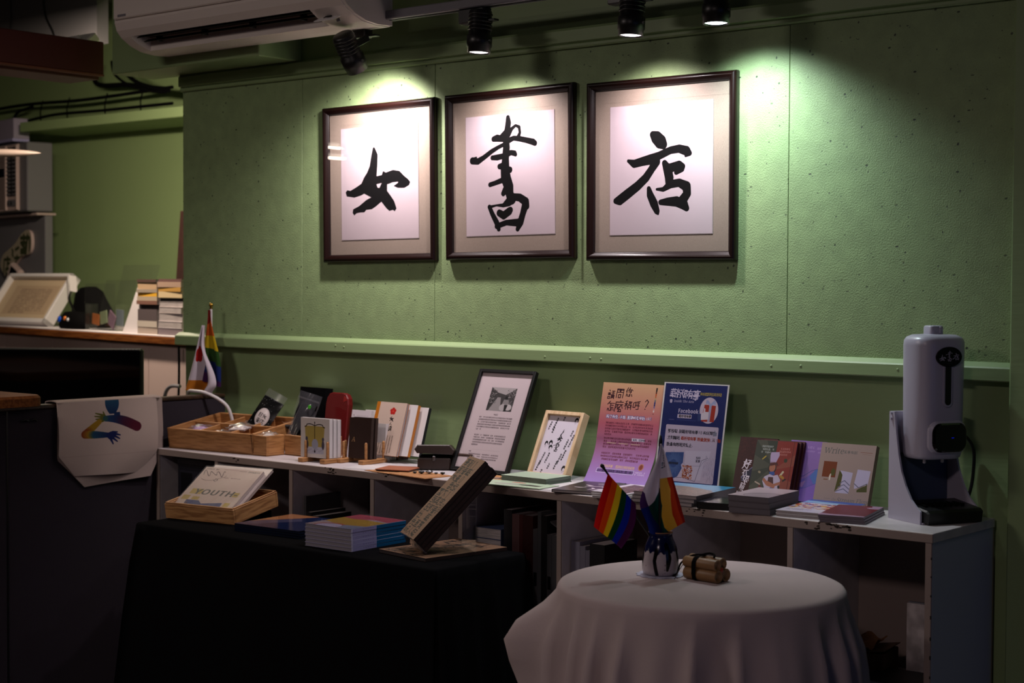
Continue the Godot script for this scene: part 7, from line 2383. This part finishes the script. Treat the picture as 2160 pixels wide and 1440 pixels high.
	for i in 30:
		spn.han(POOL[rng.randi() % POOL.length()], 2.5, 6 + i * 8.7, 7, Color(0.20, 0.13, 0.12), 0.08)
	var spnm := print_mat(spn, 0.45)
	book("brown_book", "brown book with big black characters lying flat beneath the clear stand", laid(0.176, Y, 0.500, -8), 0.205, 0.29, 0.0095, brown, cm, "brown books with big characters", true, "book", mat(Color(0.17, 0.14, 0.14), 0.8))
	var h := Vector3(0.858, 0, 0.513)
	var g := Vector3(0.513, 0, -0.858)
	var el := deg_to_rad(45.5)
	var u := g * cos(el) + Vector3.UP * sin(el)
	var nn := Vector3.UP * cos(el) - g * sin(el)
	var S := Transform3D(Basis(h, u, nn), Vector3(0.165, Y + 0.0155, 0.587))
	for i in 4:
		book("brown_book", "brown book with big black characters, %s in the clear slanted stand" % ["rearmost", "third from the front", "second from the front", "front one"][i], S * Transform3D(Basis.IDENTITY, Vector3(0, 0.0035, 0.0008 + i * 0.0128)), 0.138, 0.286 + 0.002 * (i % 2), 0.0122, brown, cm if i == 3 else null, "brown books with big characters", true, "book", mat(Color(0.20, 0.16, 0.15), 0.8), spnm)
	var ac := thing("slanted_stand", "clear acrylic slanted stand carrying four brown books", "book stand", S)
	obj("lip", bx(Vector3(-0.065, 0, -0.003), Vector3(0.065, 0.003, 0.060), 0.0005), M.acrylic, ac)
	obj("back_plate", bx(Vector3(-0.065, 0.0, -0.003), Vector3(0.065, 0.205, 0.0), 0.0005), M.acrylic, ac)
	var inv := Basis(h, u, nn).inverse()
	var top := Vector3(0, 0.203, -0.0015)
	var world := S * top
	var lg := Shape.new()
	var len := world.y - (Y + 0.0098)
	var c := inv * Vector3(0, -len / 2, 0) + top
	lg.box(c, Vector3(0.13, len, 0.003), 0.0005, inv * Basis(h, Vector3.UP, h.cross(Vector3.UP)))
	obj("leg_plate", lg, M.acrylic, ac)

# =============================== round table ===============================
func round_table() -> void:
	var C := Vector3(1.165, ROUND_Y, 0.712)
	var t := thing("round_table", "small round table under the off-white cloth", "table", at(C.x, 0, C.z))
	var s := Shape.new()
	s.lathe([Vector2(0.0, ROUND_Y - 0.028), Vector2(0.315, ROUND_Y - 0.028), Vector2(0.318, ROUND_Y - 0.02), Vector2(0.318, ROUND_Y - 0.006), Vector2(0.314, ROUND_Y - 0.003), Vector2(0.0, ROUND_Y - 0.003)], 48)
	obj("table_top", s, M.darkwood, t)
	s = Shape.new()
	s.lathe([Vector2(0.20, 0.0), Vector2(0.20, 0.02), Vector2(0.03, 0.05), Vector2(0.03, ROUND_Y - 0.028)], 24)
	obj("pedestal", s, M.steel, t)
	# cloth: flat top, rounded edge, falling folds; one corner swings out at the left
	var N := 200
	var lv := [[0.0, 0.0], [0.2, 0.0], [0.305, 0.0], [0.315, 0.0008], [0.322, 0.004], [0.326, 0.010], [0.328, 0.022], [0.331, 0.05], [0.336, 0.09], [0.341, 0.13], [0.346, 0.18], [0.352, 0.24], [0.36, 0.34], [0.37, 0.46], [0.376, 0.56], [0.38, 0.66], [0.381, 0.70]]
	var left := atan2(0.644, -0.765)
	var rings := []
	for l in lv:
		var ring := []
		var k := smoothstep(0.012, 0.16, l[1])
		for i in N:
			var a := -TAU * i / N
			var da := wrapf(a - left, -PI, PI)
			var f := 0.55 * sin(a * 11.0 + 0.7 + 0.8 * sin(a * 3.0)) + 0.35 * sin(a * 17.0 + 2.0) + 0.2 * sin(a * 5.0 + 1.0)
			f = 1.0 - 1.7 * pow(absf(f), 0.75)
			var r: float = l[0] + k * 0.027 * f
			var bulge := exp(-pow(da / 0.20, 2)) * (0.085 * smoothstep(0.012, 0.115, l[1]) - 0.055 * smoothstep(0.12, 0.26, l[1]))
			bulge += exp(-pow(wrapf(a - atan2(-0.644, 0.765), -PI, PI) / 0.5, 2)) * 0.010 * k
			r += bulge
			var y: float = C.y - l[1] + 0.0004
			ring.append(Vector3(C.x + cos(a) * r, maxf(y, 0.004), maxf(C.z + sin(a) * r, 0.352)))
		rings.append(ring)
	rings.reverse()
	s = Shape.new()
	s.loft(rings)
	tag(obj("round_tablecloth", s, M.linen), "off-white cloth falling in soft folds over the small round table", "tablecloth")
	var Y := ROUND_Y + 0.0008
	# coaster and vase
	var V := Vector3(1.041, Y, 0.694)
	var co := thing("coaster", "white scalloped paper doily under the blue and white jar", "coaster", at(V.x, Y, V.z))
	var pl := PackedVector2Array()
	for k in 96:
		var a := TAU * k / 96
		pl.append(Vector2.from_angle(a) * (0.0555 + 0.0022 * cos(a * 14.0)))
	s = Shape.new()
	s.prism(pl, 0.0, 0.0016, Transform3D(Basis(Vector3.RIGHT, -PI / 2), Vector3.ZERO), 0.0004)
	obj("doily", s, mat(Color(0.66, 0.66, 0.74), 0.5), co)
	var vt := thing("ceramic_jar", "small blue and white ceramic jar with dark drips, holding two flags", "jar", at(V.x, Y + 0.0018, V.z))
	var prof := [Vector2(0.0, 0.0), Vector2(0.036, 0.0), Vector2(0.0405, 0.003), Vector2(0.0425, 0.012), Vector2(0.0430, 0.022), Vector2(0.0425, 0.034), Vector2(0.0412, 0.046), Vector2(0.0395, 0.056), Vector2(0.0370, 0.066), Vector2(0.0335, 0.075), Vector2(0.0295, 0.083), Vector2(0.0272, 0.090), Vector2(0.0270, 0.094), Vector2(0.0282, 0.0975)]
	var vp := Pic.new(260, 100, 4, Color(0.68, 0.64, 0.66))
	# height along the picture follows the rings: 14 rings
	vp.rect(0, 55, 260, 45, Color(0.055, 0.075, 0.22))
	for i in 260:
		vp.rect(i, 53 + 3 * sin(i * 0.35) + 2 * sin(i * 0.11), 1, 8, Color(0.055, 0.075, 0.22))
	vp.rect(0, 0, 260, 8, Color(0.10, 0.07, 0.06))
	for i in 40:
		vp.disc(rng.randf() * 260, 15 + rng.randf() * 40, 0.6 + rng.randf(), Color(0.48, 0.44, 0.46))
	for e in [[8, 62, 5, 12, 40, 6, 9, 18, 3], [58, 70, 9, 62, 46, 9, 58, 24, 6], [80, 40, 2.4, 82, 30, 3, 80, 16, 2], [132, 40, 2.4, 136, 30, 2.6, 134, 20, 2], [158, 66, 7, 164, 44, 8, 156, 22, 5], [210, 56, 5, 206, 40, 4, 212, 16, 4], [236, 66, 6, 240, 44, 7, 236, 26, 3]]:
		vp.brush([Vector3(e[0], e[1], e[2]), Vector3(e[3], e[4], e[5]), Vector3(e[6], e[7], e[8])], Color(0.03, 0.028, 0.035))
	for i in 30:
		vp.disc(rng.randf() * 260, 56 + rng.randf() * 40, 0.5 + rng.randf() * 0.8, Color(0.16, 0.18, 0.34))
	s = Shape.new()
	s.lathe(prof, 48)
	obj("body", s, print_mat(vp, 0.16), vt)
	s = Shape.new()
	s.lathe([Vector2(0.0282, 0.0975), Vector2(0.0284, 0.0990), Vector2(0.0272, 0.1000), Vector2(0.0255, 0.0993), Vector2(0.0250, 0.096)], 48)
	obj("rim", s, mat(Color(0.52, 0.36, 0.24), 0.5), vt)
	s = Shape.new()
	s.lathe([Vector2(0.0250, 0.096), Vector2(0.0245, 0.09), Vector2(0.030, 0.078), Vector2(0.036, 0.05), Vector2(0.036, 0.01), Vector2(0.0, 0.008)], 36)
	obj("inside", s, mat(Color(0.09, 0.06, 0.05), 0.5), vt)
	table_flags()
	bamboo_bundle(Y)

func table_flags() -> void:
	# rainbow flag leaning out to the left and towards the viewer
	var foot := Vector3(1.052, 0.736, 0.668)
	var tip := Vector3(0.962, 0.976, 0.814)
	var t := thing("rainbow_flag", "small six-striped rainbow flag on a black stick leaning out of the jar", "flag", Transform3D(Basis.IDENTITY, foot))
	var s := Shape.new()
	s.tube([Vector3.ZERO, tip - foot], 0.0024, 8)
	obj("stick", s, M.black, t)
	s = Shape.new()
	var d := (tip - foot).normalized()
	var sx := d.cross(Vector3.UP).normalized()
	s.lathe([Vector2(0.0024, -0.006), Vector2(0.0034, -0.004), Vector2(0.0034, -0.001), Vector2(0.0046, 0.002), Vector2(0.0046, 0.006), Vector2(0.002, 0.009), Vector2(0.0, 0.0095)], 14, tip - foot, Basis(sx, d, sx.cross(d)))
	obj("ball_tip", s, M.black, t)
	var p := Pic.new(120, 60, 4, Color.BLACK)
	var cols := [Color(0.86, 0.05, 0.04), Color(0.95, 0.43, 0.06), Color(0.95, 0.86, 0.20), Color(0.05, 0.36, 0.20), Color(0.03, 0.19, 0.72), Color(0.38, 0.08, 0.38)]
	for i in 6:
		p.rect(i * 20, 0, 20.5, 60, cols[i])
	var A := Vector3(0.970, 0.961, 0.806)
	var Cc := Vector3(1.014, 0.890, 0.757)
	var L := Vector3(0.949, 0.840, 0.831)
	var R := Vector3(0.999, 0.789, 0.792)
	var toward := Vector3(0.644, 0, 0.765)
	var f := func(u: float, v: float) -> Vector3:
		var a := A.lerp(Cc, u)
		var b := L.lerp(R, u)
		var q := a.lerp(b, v)
		# the hoist curves, the cloth bellies
		q += Vector3(0.765, 0, -0.644) * (0.010 * sin(PI * v) * (0.3 + u) - 0.006 * sin(PI * v) * (1.0 - u))
		q += toward * (0.010 * sin(u * 6.0 + 0.5) * (0.2 + v) * 0.8)
		return q - foot
	s = Shape.new()
	s.cloth(30, 24, f, 0.0008)
	var m := print_mat(p, 0.75)
	m.backlight_enabled = true
	m.backlight = Color(1.0, 1.0, 1.0)
	obj("cloth", s, m, t)
	# white flag with waves of colour, hanging round an upright black stick
	var f0 := Vector3(1.036, 0.736, 0.694)
	t = thing("wave_flag", "small white flag with waves of rainbow colour hanging from the upright stick in the jar", "flag", Transform3D(Basis.IDENTITY, f0))
	s = Shape.new()
	s.tube([Vector3.ZERO, Vector3(-0.002, 0.305, -0.006)], 0.0026, 8)
	obj("stick", s, M.black, t)
	s = Shape.new()
	s.lathe([Vector2(0.0044, 0.285), Vector2(0.0044, 0.297), Vector2(0.002, 0.309), Vector2(0.0, 0.311)], 12, Vector3(-0.002, 0, -0.006))
	obj("stick_cap", s, M.black, t)
	var q := Pic.new(110, 205, 4, Color(0.84, 0.81, 0.86))
	q.poly([V2([0, 109, 9, 113, 25, 139, 0, 150])], Color(0.30, 0.16, 0.42))
	q.poly([V2([0, 150, 25, 139, 30, 166, 46, 195, 44, 205, 0, 205])], Color(0.04, 0.16, 0.50))
	q.poly([V2([25, 139, 45, 128, 62, 106, 66, 145, 56, 168, 55, 192, 64, 205, 40, 205, 46, 195, 30, 166])], Color(0.10, 0.36, 0.34))
	q.poly([V2([58, 80, 90, 84, 94, 115, 84, 174, 89, 205, 64, 205, 55, 192, 56, 168, 66, 145, 62, 106])], Color(0.84, 0.70, 0.34))
	q.poly([V2([88, 84, 106, 86, 106, 130, 104, 170, 106, 205, 88, 205, 84, 174, 94, 115])], Color(0.74, 0.27, 0.12))
	q.poly([V2([105, 86, 110, 86, 110, 205, 104, 205, 101, 170])], Color(0.62, 0.13, 0.07))
	# letters run down the cloth: drawn upright, turned a quarter
	var w := Pic.new(70, 26, 4, Color(0.84, 0.81, 0.86))
	w.text("iscovered", 2, 9, 12, Color(0.12, 0.12, 0.16), "Droid Sans", 0, 1, true)
	w.text("ei", 42, 25, 19, Color(0.10, 0.32, 0.42), "Droid Sans", 0, 1, true)
	w.im.rotate_90(CLOCKWISE)
	q.im.blit_rect(w.im, Rect2i(0, 0, w.im.get_width(), w.im.get_height()), Vector2i(int(60 * q.k), 0))
	var r := Vector3(0.765, 0, -0.644)
	f = func(u: float, v: float) -> Vector3:
		var lft := lerpf(0.0, -0.047, smoothstep(0.0, 0.70, v)) + 0.022 * smoothstep(0.66, 1.0, v)
		var rgt := lerpf(0.003, 0.058, pow(v, 0.9))
		var x := lerpf(lft, rgt, u)
		var y := 0.292 - v * lerpf(0.206, 0.180, smoothstep(0.3, 1.0, u)) - 0.012 * v * sin(u * PI)
		return r * x + Vector3(0, y, 0) + toward * (0.010 - 0.022 * v * exp(-pow((u - 0.45) / 0.16, 2)) + 0.012 * sin(u * 7.5 + 0.4) * (0.2 + v) + 0.004)
	s = Shape.new()
	s.cloth(36, 40, f, 0.0008)
	m = print_mat(q, 0.75)
	m.backlight_enabled = true
	m.backlight = Color(1.0, 1.0, 1.0)
	obj("cloth", s, m, t)

func bamboo_bundle(Y: float) -> void:
	var t := thing("bamboo_bundle", "bundle of short bamboo tubes tied with a black strap, on the round table", "bundle", at(1.158, Y, 0.682, -6))
	var bm := mat(Color(0.47, 0.34, 0.20), 0.5)
	var spots := [[-0.018, 0.0150, 0.0150, 0.0], [0.0150, 0.0150, 0.0150, 0.004], [-0.010, 0.0405, 0.0140, -0.004], [0.0165, 0.0400, 0.0130, 0.002]]
	for q in spots:
		var s := Shape.new()
		var L := 0.047
		s.lathe([Vector2(q[2] - 0.004, -L), Vector2(q[2] - 0.0006, -L), Vector2(q[2], -L + 0.001), Vector2(q[2], L - 0.001), Vector2(q[2] - 0.0006, L), Vector2(q[2] - 0.004, L), Vector2(q[2] - 0.0045, L - 0.004), Vector2(0.0, L - 0.004)], 22, Vector3(q[3], q[1], q[0]), Basis(Vector3(0, 1, 0), Vector3(1, 0, 0), Vector3(0, 0, -1)))
		obj("bamboo_tube", s, bm, t)
	var sd := Shape.new()
	sd.lathe([Vector2(0.0, -0.008), Vector2(0.006, -0.006), Vector2(0.008, 0.0), Vector2(0.006, 0.006), Vector2(0.0, 0.008)], 14, Vector3(0.044, 0.028, 0.001))
	obj("orange_bead", sd, mat(Color(0.50, 0.13, 0.03), 0.4), t)
	# strap: a band round all four, two turns and trailing ends
	var ring := []
	for p in [[-0.0345, 0.013], [-0.030, 0.0022], [-0.012, 0.0004], [0.012, 0.0004], [0.028, 0.003], [0.0315, 0.016], [0.0312, 0.042], [0.024, 0.053], [0.010, 0.0552], [-0.008, 0.0558], [-0.021, 0.051], [-0.0255, 0.041], [-0.034, 0.024]]:
		ring.append(Vector2(p[0], p[1]))
	var s2 := Shape.new()
	s2.smooth = true
	var n := ring.size()
	for i in n:
		var a: Vector2 = ring[i]
		var b: Vector2 = ring[(i + 1) % n]
		s2.quad(Vector3(-0.016, a.y, a.x), Vector3(-0.004, a.y, a.x), Vector3(-0.004, b.y, b.x), Vector3(-0.016, b.y, b.x))
	s2.smooth = false
	obj("strap", s2, M.matblack, t)
	var tails := [
		[Vector3(-0.010, 0.057, 0.0), Vector3(0.004, 0.061, -0.008), Vector3(0.022, 0.060, -0.004), Vector3(0.030, 0.056, 0.006)],
		[Vector3(-0.010, 0.057, 0.0), Vector3(-0.030, 0.054, 0.012), Vector3(-0.052, 0.036, 0.024), Vector3(-0.062, 0.012, 0.026), Vector3(-0.072, 0.004, 0.026), Vector3(-0.085, 0.0028, 0.020)],
		[Vector3(-0.014, 0.056, 0.004), Vector3(-0.036, 0.046, 0.020), Vector3(-0.050, 0.020, 0.034), Vector3(-0.056, 0.004, 0.040), Vector3(-0.050, 0.002, 0.050)]]
	for k in 3:
		var c := Shape.new()
		c.tube(smoothed(tails[k], 6), [0.0026, 0.0024, 0.0010][k], 6)
		obj("cord_tail", c, M.matblack if k < 2 else M.leather, t)
